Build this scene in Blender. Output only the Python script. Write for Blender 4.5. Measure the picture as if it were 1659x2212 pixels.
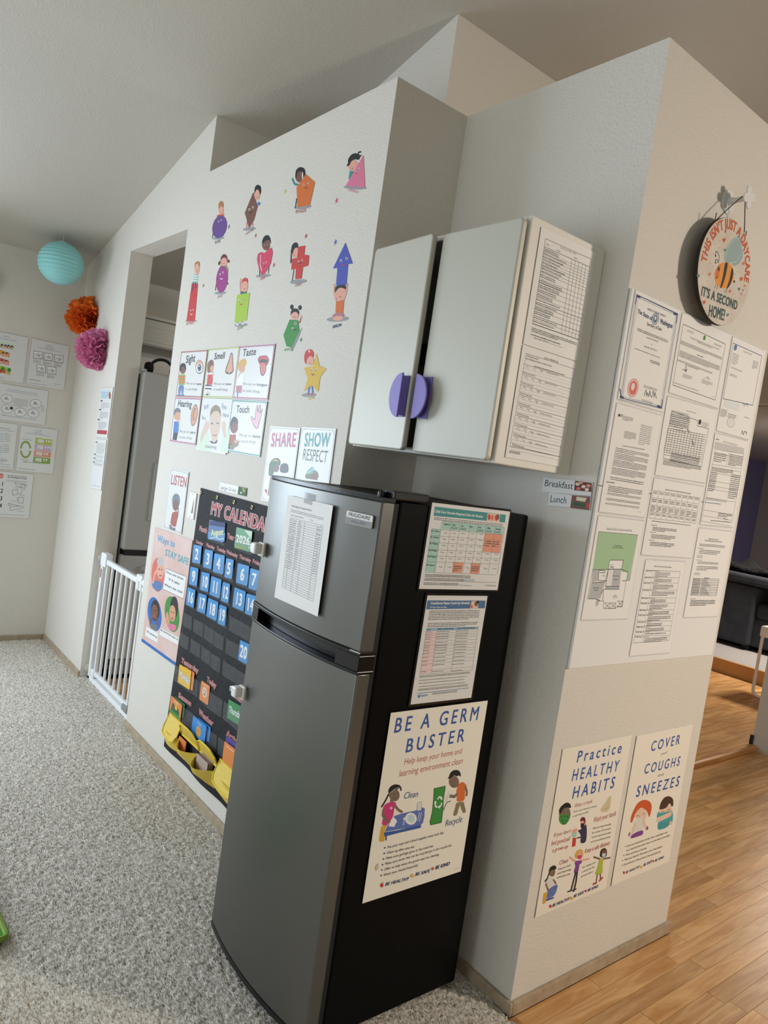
import bpy, math, random
import numpy as np
from mathutils import Matrix, Vector

for _o in list(bpy.data.objects):
    bpy.data.objects.remove(_o)
scene = bpy.context.scene
COL = scene.collection
random.seed(7)
rng = np.random.default_rng(7)

# ------------------------------------------------------------------ camera
cam_data = bpy.data.cameras.new('camera')
cam = bpy.data.objects.new('camera', cam_data)
COL.objects.link(cam)
cam_data.sensor_fit = 'VERTICAL'
cam_data.sensor_height = 36.0
cam_data.sensor_width = 27.0
cam_data.lens = 1592.0 / 2212.0 * 36.0
cam_data.clip_start = 0.02
CAM = Vector((1.93883, -1.36635, 1.48149))
R_, D_, F_ = (0.61334, 0.77642, 0.14484), (0.14173, 0.07221, -0.98727), (-0.77700, 0.62606, -0.06575)
cam.matrix_world = Matrix(((R_[0], -D_[0], -F_[0], CAM.x), (R_[1], -D_[1], -F_[1], CAM.y), (R_[2], -D_[2], -F_[2], CAM.z), (0, 0, 0, 1)))
scene.camera = cam

# ------------------------------------------------------------------ world, daylight and lamps
world = bpy.data.worlds.new('world')
scene.world = world
world.use_nodes = True
_bg = world.node_tree.nodes['Background']
_bg.inputs[0].default_value = (1.0, 0.96, 0.90, 1)
_bg.inputs[1].default_value = 0.16


def area(name, loc, target, sx, sy, power, color, spread=180):
    d = bpy.data.lights.new(name, 'AREA')
    d.shape = 'RECTANGLE'
    d.size, d.size_y, d.energy, d.color = sx, sy, power, color
    d.spread = math.radians(spread)
    o = bpy.data.objects.new(name, d)
    COL.objects.link(o)
    o.location = loc
    o.rotation_euler = (Vector(target) - Vector(loc)).to_track_quat('-Z', 'Y').to_euler()
    return o


# daylight through the window in the left wall, a warm hall lamp, and added fill lights behind the camera, in kitchen and den
area('window_daylight', (-2.98, -2.15, 1.45), (0.0, -1.9, 0.65), 1.9, 1.5, 100, (0.72, 0.85, 1.0))
area('rear_fill_light', (0.45, -4.3, 1.15), (0.3, 0.0, 0.5), 2.2, 1.8, 38, (0.78, 0.90, 1.0))  # added soft fill from behind the camera; the door there is assumed
area('dining_lamp', (3.7, 2.3, 2.35), (0.9, 0.8, 0.7), 0.30, 0.30, 41, (1.0, 0.89, 0.77), 130)
area('kitchen_fill_light', (-0.9, 2.95, 1.5), (-1.8, 0.4, 1.2), 0.9, 0.9, 24, (0.88, 0.95, 1.0))  # added to brighten the kitchen; no window stands behind it
area('den_fill_light', (-0.4, 6.0, 2.30), (-1.4, 6.2, 0.0), 0.4, 0.4, 100, (1.0, 0.90, 0.80))  # unseen light added to brighten the den floor, ceiling and sofa

scene.view_settings.view_transform = 'Standard'
scene.view_settings.look = 'None'
scene.view_settings.exposure = 0.0
scene.view_settings.gamma = 1.0
scene.view_settings.use_curve_mapping = False


# ------------------------------------------------------------------ materials
def lin(h):
    h = h.lstrip('#')
    c = [int(h[i:i + 2], 16) / 255 for i in (0, 2, 4)]
    return tuple(x / 12.92 if x <= 0.04045 else ((x + 0.055) / 1.055) ** 2.4 for x in c)


MATS = {}


def mat(name, hexc, rough=0.6, metal=0.0, bump=None, vary=None, spec=0.5, coat=0.0, emit=0.0, trans=0.0, subsurf=0.0, rand=0.0):
    """bump=(scale, strength, distance), vary=(scale, hex2): noise mixed between two colours."""
    if name in MATS:
        return MATS[name]
    m = bpy.data.materials.new(name)
    m.use_nodes = True
    nt = m.node_tree
    b = nt.nodes['Principled BSDF']
    c = (*lin(hexc), 1)
    b.inputs['Base Color'].default_value = c
    b.inputs['Roughness'].default_value = rough
    b.inputs['Metallic'].default_value = metal
    b.inputs['Specular IOR Level'].default_value = spec
    b.inputs['Coat Weight'].default_value = coat
    b.inputs['Coat Roughness'].default_value = 0.12
    b.inputs['Transmission Weight'].default_value = trans
    if subsurf:
        b.inputs['Subsurface Weight'].default_value = subsurf
    geo = nt.nodes.new('ShaderNodeTexCoord')
    if vary:
        n = nt.nodes.new('ShaderNodeTexNoise')
        n.inputs['Scale'].default_value = vary[0]
        n.inputs['Detail'].default_value = 4
        nt.links.new(geo.outputs['Object'], n.inputs['Vector'])
        r = nt.nodes.new('ShaderNodeMapRange')
        r.inputs['From Min'].default_value = 0.35
        r.inputs['From Max'].default_value = 0.65
        nt.links.new(n.outputs['Fac'], r.inputs['Value'])
        mx = nt.nodes.new('ShaderNodeMix')
        mx.data_type = 'RGBA'
        mx.inputs[6].default_value = c
        mx.inputs[7].default_value = (*lin(vary[1]), 1)
        nt.links.new(r.outputs['Result'], mx.inputs['Factor'])
        nt.links.new(mx.outputs[2], b.inputs['Base Color'])
    if bump:
        n = nt.nodes.new('ShaderNodeTexNoise')
        n.inputs['Scale'].default_value = bump[0]
        n.inputs['Detail'].default_value = 3
        nt.links.new(geo.outputs['Object'], n.inputs['Vector'])
        bp = nt.nodes.new('ShaderNodeBump')
        bp.inputs['Strength'].default_value = bump[1]
        bp.inputs['Distance'].default_value = bump[2]
        nt.links.new(n.outputs['Fac'], bp.inputs['Height'])
        nt.links.new(bp.outputs['Normal'], b.inputs['Normal'])
    MATS[name] = m
    return m


def wood_mat(name, h1, h2, rough=0.32, scale=1.0):
    """Oak: stretched grain along local y, tone changing from board to board."""
    m = bpy.data.materials.new(name)
    m.use_nodes = True
    nt = m.node_tree
    b = nt.nodes['Principled BSDF']
    b.inputs['Roughness'].default_value = rough
    g = nt.nodes.new('ShaderNodeNewGeometry')
    oi = nt.nodes.new('ShaderNodeObjectInfo')
    cmb = nt.nodes.new('ShaderNodeVectorMath')
    cmb.operation = 'MULTIPLY'
    cmb.inputs[1].default_value = (38 * scale, 3.2 * scale, 38 * scale)
    add = nt.nodes.new('ShaderNodeVectorMath')
    add.operation = 'ADD'
    mul = nt.nodes.new('ShaderNodeMath')
    mul.operation = 'MULTIPLY'
    mul.inputs[1].default_value = 57.0
    nt.links.new(oi.outputs['Random'], mul.inputs[0])
    nt.links.new(g.outputs['Position'], cmb.inputs[0])
    nt.links.new(cmb.outputs[0], add.inputs[0])
    nt.links.new(mul.outputs[0], add.inputs[1])
    n = nt.nodes.new('ShaderNodeTexNoise')
    n.inputs['Scale'].default_value = 1.0
    n.inputs['Detail'].default_value = 5
    n.inputs['Distortion'].default_value = 0.9
    nt.links.new(add.outputs[0], n.inputs['Vector'])
    n2 = nt.nodes.new('ShaderNodeTexNoise')
    n2.inputs['Scale'].default_value = 9.0
    n2.inputs['Detail'].default_value = 2
    nt.links.new(add.outputs[0], n2.inputs['Vector'])
    mr = nt.nodes.new('ShaderNodeMapRange')
    mr.inputs['From Min'].default_value = 0.36
    mr.inputs['From Max'].default_value = 0.66
    nt.links.new(n.outputs['Fac'], mr.inputs['Value'])
    mx = nt.nodes.new('ShaderNodeMix')
    mx.data_type = 'RGBA'
    mx.inputs[6].default_value = (*lin(h1), 1)
    mx.inputs[7].default_value = (*lin(h2), 1)
    nt.links.new(mr.outputs['Result'], mx.inputs['Factor'])
    hsv = nt.nodes.new('ShaderNodeHueSaturation')
    mr2 = nt.nodes.new('ShaderNodeMapRange')
    mr2.inputs['To Min'].default_value = 0.78
    mr2.inputs['To Max'].default_value = 1.14
    nt.links.new(oi.outputs['Random'], mr2.inputs['Value'])
    mm = nt.nodes.new('ShaderNodeMath')
    mm.operation = 'MULTIPLY_ADD'
    mm.inputs[1].default_value = 0.25
    nt.links.new(n2.outputs['Fac'], mm.inputs[0])
    sub = nt.nodes.new('ShaderNodeMath')
    sub.operation = 'SUBTRACT'
    sub.inputs[1].default_value = 0.125
    nt.links.new(mr2.outputs['Result'], sub.inputs[0])
    nt.links.new(sub.outputs[0], mm.inputs[2])
    nt.links.new(mm.outputs[0], hsv.inputs['Value'])
    nt.links.new(mx.outputs[2], hsv.inputs['Color'])
    nt.links.new(hsv.outputs['Color'], b.inputs['Base Color'])
    return m


def carpet_mat(name):
    """Twisted wool yarn: short flecks lying roughly one way, light tips over darker roots."""
    m = bpy.data.materials.new(name)
    m.use_nodes = True
    nt = m.node_tree
    b = nt.nodes['Principled BSDF']
    b.inputs['Roughness'].default_value = 0.95
    b.inputs['Specular IOR Level'].default_value = 0.1
    tc = nt.nodes.new('ShaderNodeTexCoord')
    mp = nt.nodes.new('ShaderNodeMapping')
    mp.inputs['Rotation'].default_value = (0, 0, math.radians(-52))
    mp.inputs['Scale'].default_value = (85, 250, 150)
    nt.links.new(tc.outputs['Object'], mp.inputs['Vector'])
    n = nt.nodes.new('ShaderNodeTexNoise')
    n.inputs['Scale'].default_value = 1.0
    n.inputs['Detail'].default_value = 2.5
    n.inputs['Distortion'].default_value = 0.7
    nt.links.new(mp.outputs[0], n.inputs['Vector'])
    cr = nt.nodes.new('ShaderNodeValToRGB')
    cr.color_ramp.elements[0].position = 0.30
    cr.color_ramp.elements[0].color = (*lin('#877D6F'), 1)
    cr.color_ramp.elements[1].position = 0.62
    cr.color_ramp.elements[1].color = (*lin('#F0E9DC'), 1)
    e = cr.color_ramp.elements.new(0.44)
    e.color = (*lin('#CEC5B6'), 1)
    nt.links.new(n.outputs['Fac'], cr.inputs[0])
    nt.links.new(cr.outputs[0], b.inputs['Base Color'])
    bp = nt.nodes.new('ShaderNodeBump')
    bp.inputs['Strength'].default_value = 0.9
    bp.inputs['Distance'].default_value = 0.006
    nt.links.new(n.outputs['Fac'], bp.inputs['Height'])
    nt.links.new(bp.outputs['Normal'], b.inputs['Normal'])
    return m


def print_mat(name, rough=0.55, coat=0.0):
    """Printed ink: colour of each printed shape is stored with its faces."""
    m = bpy.data.materials.new(name)
    m.use_nodes = True
    b = m.node_tree.nodes['Principled BSDF']
    a = m.node_tree.nodes.new('ShaderNodeAttribute')
    a.attribute_name = 'ink'
    m.node_tree.links.new(a.outputs['Color'], b.inputs['Base Color'])
    b.inputs['Roughness'].default_value = rough
    b.inputs['Coat Weight'].default_value = coat
    b.inputs['Coat Roughness'].default_value = 0.15
    return m


def clear_mat(name, clear=0.86, rough=0.08):
    m = bpy.data.materials.new(name)
    m.use_nodes = True
    nt = m.node_tree
    out = nt.nodes['Material Output']
    b = nt.nodes['Principled BSDF']
    b.inputs['Base Color'].default_value = (0.75, 0.76, 0.76, 1)
    b.inputs['Roughness'].default_value = rough
    tr = nt.nodes.new('ShaderNodeBsdfTransparent')
    mx = nt.nodes.new('ShaderNodeMixShader')
    mx.inputs[0].default_value = 1 - clear
    n = nt.nodes.new('ShaderNodeTexNoise')
    n.inputs['Scale'].default_value = 30
    bp = nt.nodes.new('ShaderNodeBump')
    bp.inputs['Strength'].default_value = 0.5
    bp.inputs['Distance'].default_value = 0.01
    nt.links.new(n.outputs['Fac'], bp.inputs['Height'])
    nt.links.new(bp.outputs['Normal'], b.inputs['Normal'])
    nt.links.new(tr.outputs[0], mx.inputs[1])
    nt.links.new(b.outputs[0], mx.inputs[2])
    nt.links.new(mx.outputs[0], out.inputs['Surface'])
    return m


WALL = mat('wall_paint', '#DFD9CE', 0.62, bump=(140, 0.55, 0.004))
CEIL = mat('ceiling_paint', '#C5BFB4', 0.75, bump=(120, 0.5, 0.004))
BASEB = mat('baseboard_vinyl_oak', '#B5A48B', 0.5, vary=(26, '#A39178'))
CARPET = carpet_mat('carpet_yarn')
CARPET2 = mat('carpet_den', '#8F8B86', 0.95, vary=(120, '#C5C2BE'), bump=(200, 0.8, 0.01), spec=0.1)
SUBFLOOR = mat('subfloor_dark', '#3A2A1C', 0.9)
OAK = wood_mat('oak_boards', '#C08B50', '#DDB078')
OAKTRIM = wood_mat('oak_trim', '#A97544', '#C8955C', 0.4)
PURPLEW = mat('den_purple_paint', '#77719E', 0.7, bump=(140, 0.4, 0.003))
GREYW = mat('den_grey_paint', '#8D8681', 0.7, bump=(140, 0.4, 0.003))
BEIGEW = mat('trim_beige', '#B9B2A6', 0.6)
STEEL = mat('brushed_steel', '#72726E', 0.38, metal=0.85, bump=(60, 0.04, 0.002))
STEEL_SIDE = mat('brushed_steel_edge', '#A59C90', 0.42, metal=0.7)
BLACKBODY = mat('black_enamel', '#040404', 0.5, bump=(420, 0.25, 0.0015), spec=0.1)
BLACKGLOSS = mat('black_gloss_plastic', '#060607', 0.3)
CHROME = mat('chrome', '#D5D5D5', 0.12, metal=1.0)
WHITEPL = mat('white_plastic', '#EBEBE8', 0.35)
OFFWHITE = mat('ivory_plastic', '#DAD5C8', 0.4)
GATEWHITE = mat('gate_white_enamel', '#F2F4F4', 0.3)
GREYPL = mat('grey_plastic', '#8E8F8B', 0.45)
CABDOOR = mat('cabinet_door_satin', '#C2BFB1', 0.46, metal=0.12)
CABBODY = mat('cabinet_body_white', '#EAE7DC', 0.45)
CABDARK = mat('cabinet_inside', '#1B1A18', 0.8)
LILAC = mat('lilac_plastic', '#8273C0', 0.5)
PAPERW = mat('paper_white', '#F3F1ED', 0.65)
PAPERCREAM = mat('paper_cream', '#F1EADB', 0.6)
LAMIN = mat('laminated_paper', '#E3E2DE', 0.42, bump=(14, 0.25, 0.004), coat=0.12)
FILM = clear_mat('laminate_film', 0.8, 0.1)
FILMDARK = mat('laminate_edge_over_black', '#171614', 0.2, coat=0.5)
VINYL = clear_mat('clear_vinyl', 0.9, 0.1)
TAPE = clear_mat('clear_tape', 0.72, 0.3)
BOARDW = mat('foam_board_white', '#F0EEEB', 0.55)
INK = print_mat('ink', 0.6)
INKGLOSS = print_mat('ink_laminated', 0.45, 0.1)
CLOTHBLACK = mat('black_nylon', '#0D0D10', 0.75, bump=(22, 0.5, 0.01))
YELLOWCLOTH = mat('yellow_nylon', '#E5C652', 0.6, bump=(25, 0.4, 0.008))
YELLOWTRIM = mat('yellow_binding', '#F2D23C', 0.5)
LANTERN = mat('turquoise_paper', '#98DADA', 0.7, subsurf=0.2)
ORANGEP = mat('orange_tissue', '#FA7A22', 0.8, subsurf=0.25)
PINKP = mat('pink_tissue', '#F094BE', 0.8, subsurf=0.25)
LIMEP = mat('lime_tissue', '#A5C93A', 0.8)
STRING = mat('jute_string', '#5D5142', 0.9)
SIGNWOOD = mat('sign_face_whitewashed', '#DDD2C5', 0.6, vary=(14, '#CFC3B4'))
SIGNEDGE = mat('sign_edge_dark', '#2B211B', 0.8)
SOFA = mat('sofa_charcoal_fabric', '#3C4047', 0.95, vary=(9, '#33373D'), bump=(150, 0.5, 0.004))
THROW = mat('throw_black', '#0B0B0F', 0.9, bump=(16, 0.8, 0.03))
KFRIDGE = mat('kitchen_fridge_white', '#B9B9B4', 0.38, bump=(220, 0.15, 0.001))
KDARK = mat('kitchen_fridge_gasket', '#1E1E1E', 0.6)
KCAB = mat('kitchen_cabinet_paint', '#C3BFB4', 0.5)
BLACKMATTE = mat('black_matte', '#0A0A0A', 0.7)
GREENF = mat('green_fabric', '#4FA63A', 0.8, bump=(90, 0.5, 0.004))
GREENP = mat('green_piping', '#7C9630', 0.7)
BRASS = mat('brass_grommet', '#C9B98A', 0.35, metal=0.8)
BROWNLABEL = mat('label_brown', '#8A4A2B', 0.6)


# ------------------------------------------------------------------ mesh helpers
class MB:
    def __init__(s):
        s.v, s.f = [], []

    def add(s, verts, faces):
        o = len(s.v)
        s.v += [tuple(p) for p in verts]
        s.f += [tuple(i + o for i in f) for f in faces]
        return s

    def box(s, x0, x1, y0, y1, z0, z1, M=None):
        vs = [(x, y, z) for z in (z0, z1) for y in (y0, y1) for x in (x0, x1)]
        if M is not None:
            vs = [tuple(M @ Vector(p)) for p in vs]
        return s.add(vs, [(0, 2, 3, 1), (4, 5, 7, 6), (0, 1, 5, 4), (1, 3, 7, 5), (3, 2, 6, 7), (2, 0, 4, 6)])

    def prism(s, poly, ext, origin=(0, 0, 0), u=(1, 0, 0), v=(0, 0, 1), n=(0, 1, 0)):
        """polygon in (u, v), extruded by ext along n."""
        o, u, v, n = (Vector(a) for a in (origin, u, v, n))
        k = len(poly)
        a = [o + u * p[0] + v * p[1] for p in poly]
        b = [p + n * ext for p in a]
        return s.add(a + b, [tuple(range(k)), tuple(range(2 * k - 1, k - 1, -1))] + [(i, i + k, (i + 1) % k + k, (i + 1) % k) for i in range(k)])

    def tube(s, path, r, n=10, closed=False, caps=True):
        path = [Vector(p) for p in path]
        k = len(path)
        rings = []
        ref = Vector((0.123, 0.456, 0.881))
        for i, p in enumerate(path):
            if closed:
                t = path[(i + 1) % k] - path[i - 1]
            else:
                t = path[min(i + 1, k - 1)] - path[max(i - 1, 0)]
            t.normalize()
            a = t.cross(ref).normalized()
            b = t.cross(a)
            rr = r[i] if isinstance(r, (list, tuple)) else r
            rings.append([p + (a * math.cos(2 * math.pi * j / n) + b * math.sin(2 * math.pi * j / n)) * rr for j in range(n)])
        vs = [q for ring in rings for q in ring]
        fs = []
        for i in range(k if closed else k - 1):
            for j in range(n):
                i2 = (i + 1) % k
                fs.append((i * n + j, i * n + (j + 1) % n, i2 * n + (j + 1) % n, i2 * n + j))
        if caps and not closed:
            fs.append(tuple(range(n - 1, -1, -1)))
            fs.append(tuple(range((k - 1) * n, k * n)))
        return s.add(vs, fs)

    def lathe(s, prof, origin, axis, n=28):
        """prof: list of (radius, along-axis)."""
        o, ax = Vector(origin), Vector(axis).normalized()
        a = ax.orthogonal().normalized()
        b = ax.cross(a)
        vs = [o + ax * h + (a * math.cos(2 * math.pi * j / n) + b * math.sin(2 * math.pi * j / n)) * max(r, 1e-5) for r, h in prof for j in range(n)]
        fs = [(i * n + j, i * n + (j + 1) % n, (i + 1) * n + (j + 1) % n, (i + 1) * n + j) for i in range(len(prof) - 1) for j in range(n)]
        fs.append(tuple(range(n - 1, -1, -1)))
        fs.append(tuple(range((len(prof) - 1) * n, len(prof) * n)))
        return s.add(vs, fs)

    def build(s, name, m, parent=None, smooth=False, bevel=0.0, seg=2, label=None):
        me = bpy.data.meshes.new(name)
        me.from_pydata(s.v, [], s.f)
        me.validate()
        me.materials.append(m)
        if smooth:
            me.polygons.foreach_set('use_smooth', [True] * len(me.polygons))
            me.set_sharp_from_angle(angle=math.radians(38))
        o = bpy.data.objects.new(name, me)
        COL.objects.link(o)
        if parent is not None:
            o.parent = parent
            o.matrix_parent_inverse = WORLD_OF[parent.name].inverted()
        WORLD_OF[o.name] = Matrix.Identity(4)
        if bevel:
            b = o.modifiers.new('bevel', 'BEVEL')
            b.width, b.segments, b.limit_method = bevel, seg, 'ANGLE'
        if label:
            o['label'] = label
        return o


WORLD_OF = {}


def tag(o, label, cat, group=None):
    o['label'], o['category'] = label, cat
    if group:
        o['group'] = group
    return o


def thing(name, label, cat, loc, group=None):
    o = bpy.data.objects.new(name, None)
    o.empty_display_size = 0.05
    COL.objects.link(o)
    o.location = loc
    WORLD_OF[o.name] = Matrix.Translation(loc)
    return tag(o, label, cat, group)


def struct(o):
    o['kind'] = 'structure'
    return o


def B(*a):
    return MB().box(*a)


# ------------------------------------------------------------------ printed sheets
PAL = {k: lin(v) for k, v in dict(
    ink='#1A1A1C', charcoal='#3A3A3C', grey='#77777A', silver='#BDBDBD', palegrey='#DDDBD6', white='#F2F1EE', paper='#E9E7E2', shade='#9A9A9C', greytext='#626264', palertext='#98989A',
    black='#141416', navy='#26386B', darknavy='#2E3152', denim='#5A7DAE', royal='#2A6BB8', royalblue='#3558A0', skyblue='#5AA0D0', babyblue='#8FBBD3', paleblue='#BFD6DF',
    blue='#3E7CC4', indigo='#4A55B4', slate='#6C7781', slateblue='#5A6C93', steelblue='#4A6E98', periwinkle='#5F74B5', inkblue='#4A4F86', aqua='#4AA5AE', teal='#3A8F8E',
    tealdark='#2F6B6E', darkteal='#2B4F4C', seafoam='#8CC4B8', mint='#A9CFC3', sage='#98AFAC', sagelight='#C9D6D2', sagedark='#5C8478', green='#3A8F3C', hunter='#2F5B34',
    moss='#8AA64A', olive='#6F6B33', lime='#A9CB3E', yellowgreen='#B4BF45', palegreen='#D3E2CB', mapgreen='#A9CBA0', gold='#DDB63A', mustard='#D9A93C', paleyellow='#F2EBB0', amber='#E8962E',
    orange='#D96F2E', brickorange='#CE5A2B', redorange='#D4502F', ginger='#B97A4A', rust='#A8503A', red='#CC3A36', coral='#DD6F60', salmon='#E39A7E', brickred='#B04347', maroon='#6E2A33',
    hotpink='#D63F63', magentapink='#CE3878', rose='#B5557F', pink='#E07A98', dustyrose='#B87A82', lightpink='#E6B3BF', blush='#EBD0CC', mauve='#CBAEC0', magenta='#A03A86', purple='#68478F', plum='#7F4590',
    brown='#7A5040', darkbrown='#4A3324', olivebrown='#7F6A57', khaki='#8C7C5C', tan='#D9A17E', tanpale='#CDBFA6', palesand='#D8CBA8', peach='#E8A993', palepeach='#E8C7AE', paleskin='#D9C0AC', cream='#E8DCC0', yellow='#F2C92E',
    cardblue='#3D93D3', cardgreen='#3F8F57', cardorange='#E58A45', cardyellow='#F2C233', titlered='#B5474E').items()}

_glyphs = {}


def glyph(ch, off=0.0):
    k = (ch, off)
    if k in _glyphs:
        return _glyphs[k]
    if off:
        # bolder letters: shifted copies laid over one another
        bv, bf, adv = glyph(ch, 0.0)
        layers = [([(a + sx, b + sy) for a, b in bv], bf) for sx, sy in ((-off, -off * 0.6), (off, -off * 0.6), (-off, off * 0.6), (off, off * 0.6))]
        _glyphs[k] = (layers, None, adv + off)
        return _glyphs[k]

    def measure(body):
        cu = bpy.data.curves.new('glyph', 'FONT')
        cu.body = body
        cu.size = 1.0
        cu.resolution_u = 3
        ob = bpy.data.objects.new('glyph', cu)
        COL.objects.link(ob)
        dg = bpy.context.evaluated_depsgraph_get()
        me = ob.evaluated_get(dg).to_mesh()
        vs = [(v.co.x, v.co.y) for v in me.vertices]
        fs = [tuple(p.vertices) for p in me.polygons]
        bpy.data.objects.remove(ob)
        bpy.data.curves.remove(cu)
        return vs, fs
    vs, fs = measure(ch) if ch != ' ' else ([], [])
    if '||' not in _glyphs:
        _glyphs['||'] = max(v[0] for v in measure('||')[0])
    adv = max(v[0] for v in measure('|' + ch + '|')[0]) - _glyphs['||']
    _glyphs[k] = (vs, fs, adv)
    return _glyphs[k]


CAP = [None]
TRACK = {'w': 0.20}
STYLE = {'': (0.0, 0.0), 'b': (0.022, 0.0), 'B': (0.034, 0.0), 'i': (0.0, 0.12), 'bi': (0.022, 0.18), 's': (0.006, 0.0), 'm': (0.006, 0.0), 'w': (0.016, 0.05)}


ROUNDED = {'child', 'girl', 'boy', 'hands', 'hand', 'nose', 'lips', 'ear', 'bee', 'masked_child', 'grown_up', 'purple_child', 'green_child', 'cleaning_child', 'red_haired_child', 'sneezing_child', 'boy_photo', 'calling_girl_photo', 'stop_hand_girl_photo'}


class Sheet:
    """A flat printed thing: local x to the right, y up, z out of the sheet; millimetre drawing."""

    def __init__(s, root, z0=0.0, mat_=None):
        s.root, s.parts, s.z, s.mat = root, {}, z0, mat_ or INK

    def _part(s, name):
        return s.parts.setdefault(name, ([], [], []))

    def poly(s, part, col, pts, lift=True):
        V, Fc, C = s._part(part)
        if lift:
            s.z += 7e-6
        o = len(V)
        V += [(p[0], p[1], s.z) for p in pts]
        Fc.append(tuple(range(o, o + len(pts))))
        C.append(PAL[col])

    def mesh(s, part, col, vs, fs, up=0):
        V, Fc, C = s._part(part)
        o = len(V)
        V += [(p[0], p[1], s.z + up * 5e-6) for p in vs]
        for f in fs:
            Fc.append(tuple(i + o for i in f))
            C.append(PAL[col])

    def ellipse(s, part, col, c, a, b, n=20):
        s.poly(part, col, [(c[0] + a[0] * math.cos(t) + b[0] * math.sin(t), c[1] + a[1] * math.cos(t) + b[1] * math.sin(t)) for t in (2 * math.pi * i / n for i in range(n))])

    def line(s, part, col, w, pts):
        s.z += 7e-6
        for i in range(len(pts) - 1):
            (x0, y0), (x1, y1) = pts[i], pts[i + 1]
            L = math.hypot(x1 - x0, y1 - y0) or 1e-9
            tx, ty = (x1 - x0) / L * w / 2, (y1 - y0) / L * w / 2
            s.mesh(part, col, [(x0 - ty, y0 + tx), (x0 + ty, y0 - tx), (x1 + ty, y1 - tx), (x1 - ty, y1 + tx)], [(0, 1, 2, 3)], i % 2)
            if w > 0.002:
                for k, (cx, cy) in enumerate(((x0, y0), (x1, y1)) if i == 0 else ((x1, y1),)):
                    s.mesh(part, col, [(cx + math.cos(t) * w / 2, cy + math.sin(t) * w / 2) for t in (2 * math.pi * j / 10 for j in range(10))], [tuple(range(10))], 2 + (i + k) % 2)
        if len(pts) > 2 or w > 0.002:
            s.z += 1.6e-5

    def text(s, part, col, txt, x, y, width, height, ang=0.0, style='', outline=None, ow=0.03):
        off, shear = STYLE[style]
        if CAP[0] is None:
            CAP[0] = max(v[1] for v in glyph('H')[0])
        s.z += 7e-6
        z_base = s.z
        sc = height / CAP[0]
        gap = TRACK.get(style, 0.0)
        nat = sum(glyph(ch, off)[2] for ch in txt) + gap * (len(txt) - 1) or 1
        sx = width / nat if width else sc
        ca, sa = math.cos(math.radians(ang)), math.sin(math.radians(ang))
        for o2, c2 in (((off + ow, outline), (off, col)) if outline else ((off, col),)):
            px = 0.0
            for n_, ch in enumerate(txt):
                vs, fs, _ = glyph(ch, o2)
                adv = glyph(ch, off)[2]
                for j, (gv, gf) in enumerate([(vs, fs)] if fs is not None else vs):
                    q = []
                    for a, b in gv:
                        lx, ly = (px + a + b * shear) * sx, b * sc
                        q.append((x + lx * ca - ly * sa, y + lx * sa + ly * ca))
                    s.mesh(part, c2, q, gf, j + 4 * (n_ % 2))
                px += adv + gap
            s.z += 4.5e-5
        s.z = z_base + (6e-5 if outline else 7e-6)

    def arc_text(s, part, col, txt, cx, cy, r, a0, a1, h, style='B', squash=1.0):
        off, _ = STYLE[style]
        if CAP[0] is None:
            CAP[0] = max(v[1] for v in glyph('H')[0])
        s.z += 2e-5
        sc = h / CAP[0]
        nat = sum(glyph(ch, off)[2] for ch in txt)
        px = 0.0
        span = math.radians(a0 - a1)
        for ch in txt:
            vs, fs, adv = glyph(ch, off)
            mid = px + adv / 2
            ang = math.radians(a0) - span * mid / nat
            sx = span * r / nat
            ux, uy = math.sin(ang), -math.cos(ang)
            vx, vy = math.cos(ang), math.sin(ang)
            for j, (gv, gf) in enumerate([(vs, fs)] if fs is not None else vs):
                q = [(cx + vx * (r - h / 2 + b * sc) + ux * (a - adv / 2) * sx, cy + vy * (r - h / 2 + b * sc) + uy * (a - adv / 2) * sx) for a, b in gv]
                s.mesh(part, col, q, gf, j)
            px += adv

    def greek(s, part, col, x, y, w, h, n):
        """Body copy too small to read: rows of letter-high marks."""
        s.z += 7e-6
        col = {'ink': 'charcoal', 'charcoal': 'greytext', 'grey': 'palertext'}.get(col, col)
        lh = h / n
        xh = min(lh * 0.42, 0.0022)
        vs, fs = [], []
        for i in range(n):
            yb = y - lh * (i + 0.75)
            px, end = x, x + w * (1.0 if i < n - 1 or n < 3 else random.uniform(0.45, 0.9))
            while px < end:
                for _ in range(random.randint(2, 8)):
                    lw = xh * random.choice((0.35, 0.55, 0.6, 0.6))
                    if px + lw > end:
                        break
                    hh = xh * random.choice((1, 1, 1, 1.45))
                    st = xh * 0.26
                    o = len(vs)
                    vs += [(px, yb), (px + lw, yb), (px + lw, yb + hh), (px, yb + hh)]
                    fs.append((o, o + 1, o + 2, o + 3))
                    px += lw + xh * 0.16
                px += xh * 0.55
        s.mesh(part, col, vs, fs)

    def draw(s, items):
        for it in items:
            k, part, col = it[0], it[1], it[2]
            if part == 'limb':
                part = 'limb#%d' % len(s.parts)
            if k == 'P':
                q = it[3]
                q = [(q[i] / 1000, q[i + 1] / 1000) for i in range(0, len(q), 2)]
                if part in ROUNDED and len(q) > 4:
                    for _ in range(2):
                        q = [(a[0] * (1 - t) + b[0] * t, a[1] * (1 - t) + b[1] * t) for a, b in zip(q, q[1:] + q[:1]) for t in (0.22, 0.78)]
                s.poly(part, col, q)
            elif k == 'E':
                c = [a / 1000 for a in it[3:]]
                s.ellipse(part, col, c[0:2], c[2:4], c[4:6])
            elif k == 'L':
                q = it[4]
                s.line(part, col, it[3] / 1000, [(q[i] / 1000, q[i + 1] / 1000) for i in range(0, len(q), 2)])
            elif k == 'T':
                s.text(part, col, it[3], it[4] / 1000, it[5] / 1000, it[6] / 1000, it[7] / 1000, it[8], it[9])
            elif k == 'G':
                s.greek(part, col, it[3] / 1000, it[4] / 1000, it[5] / 1000, it[6] / 1000, it[7])
        return s

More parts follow.
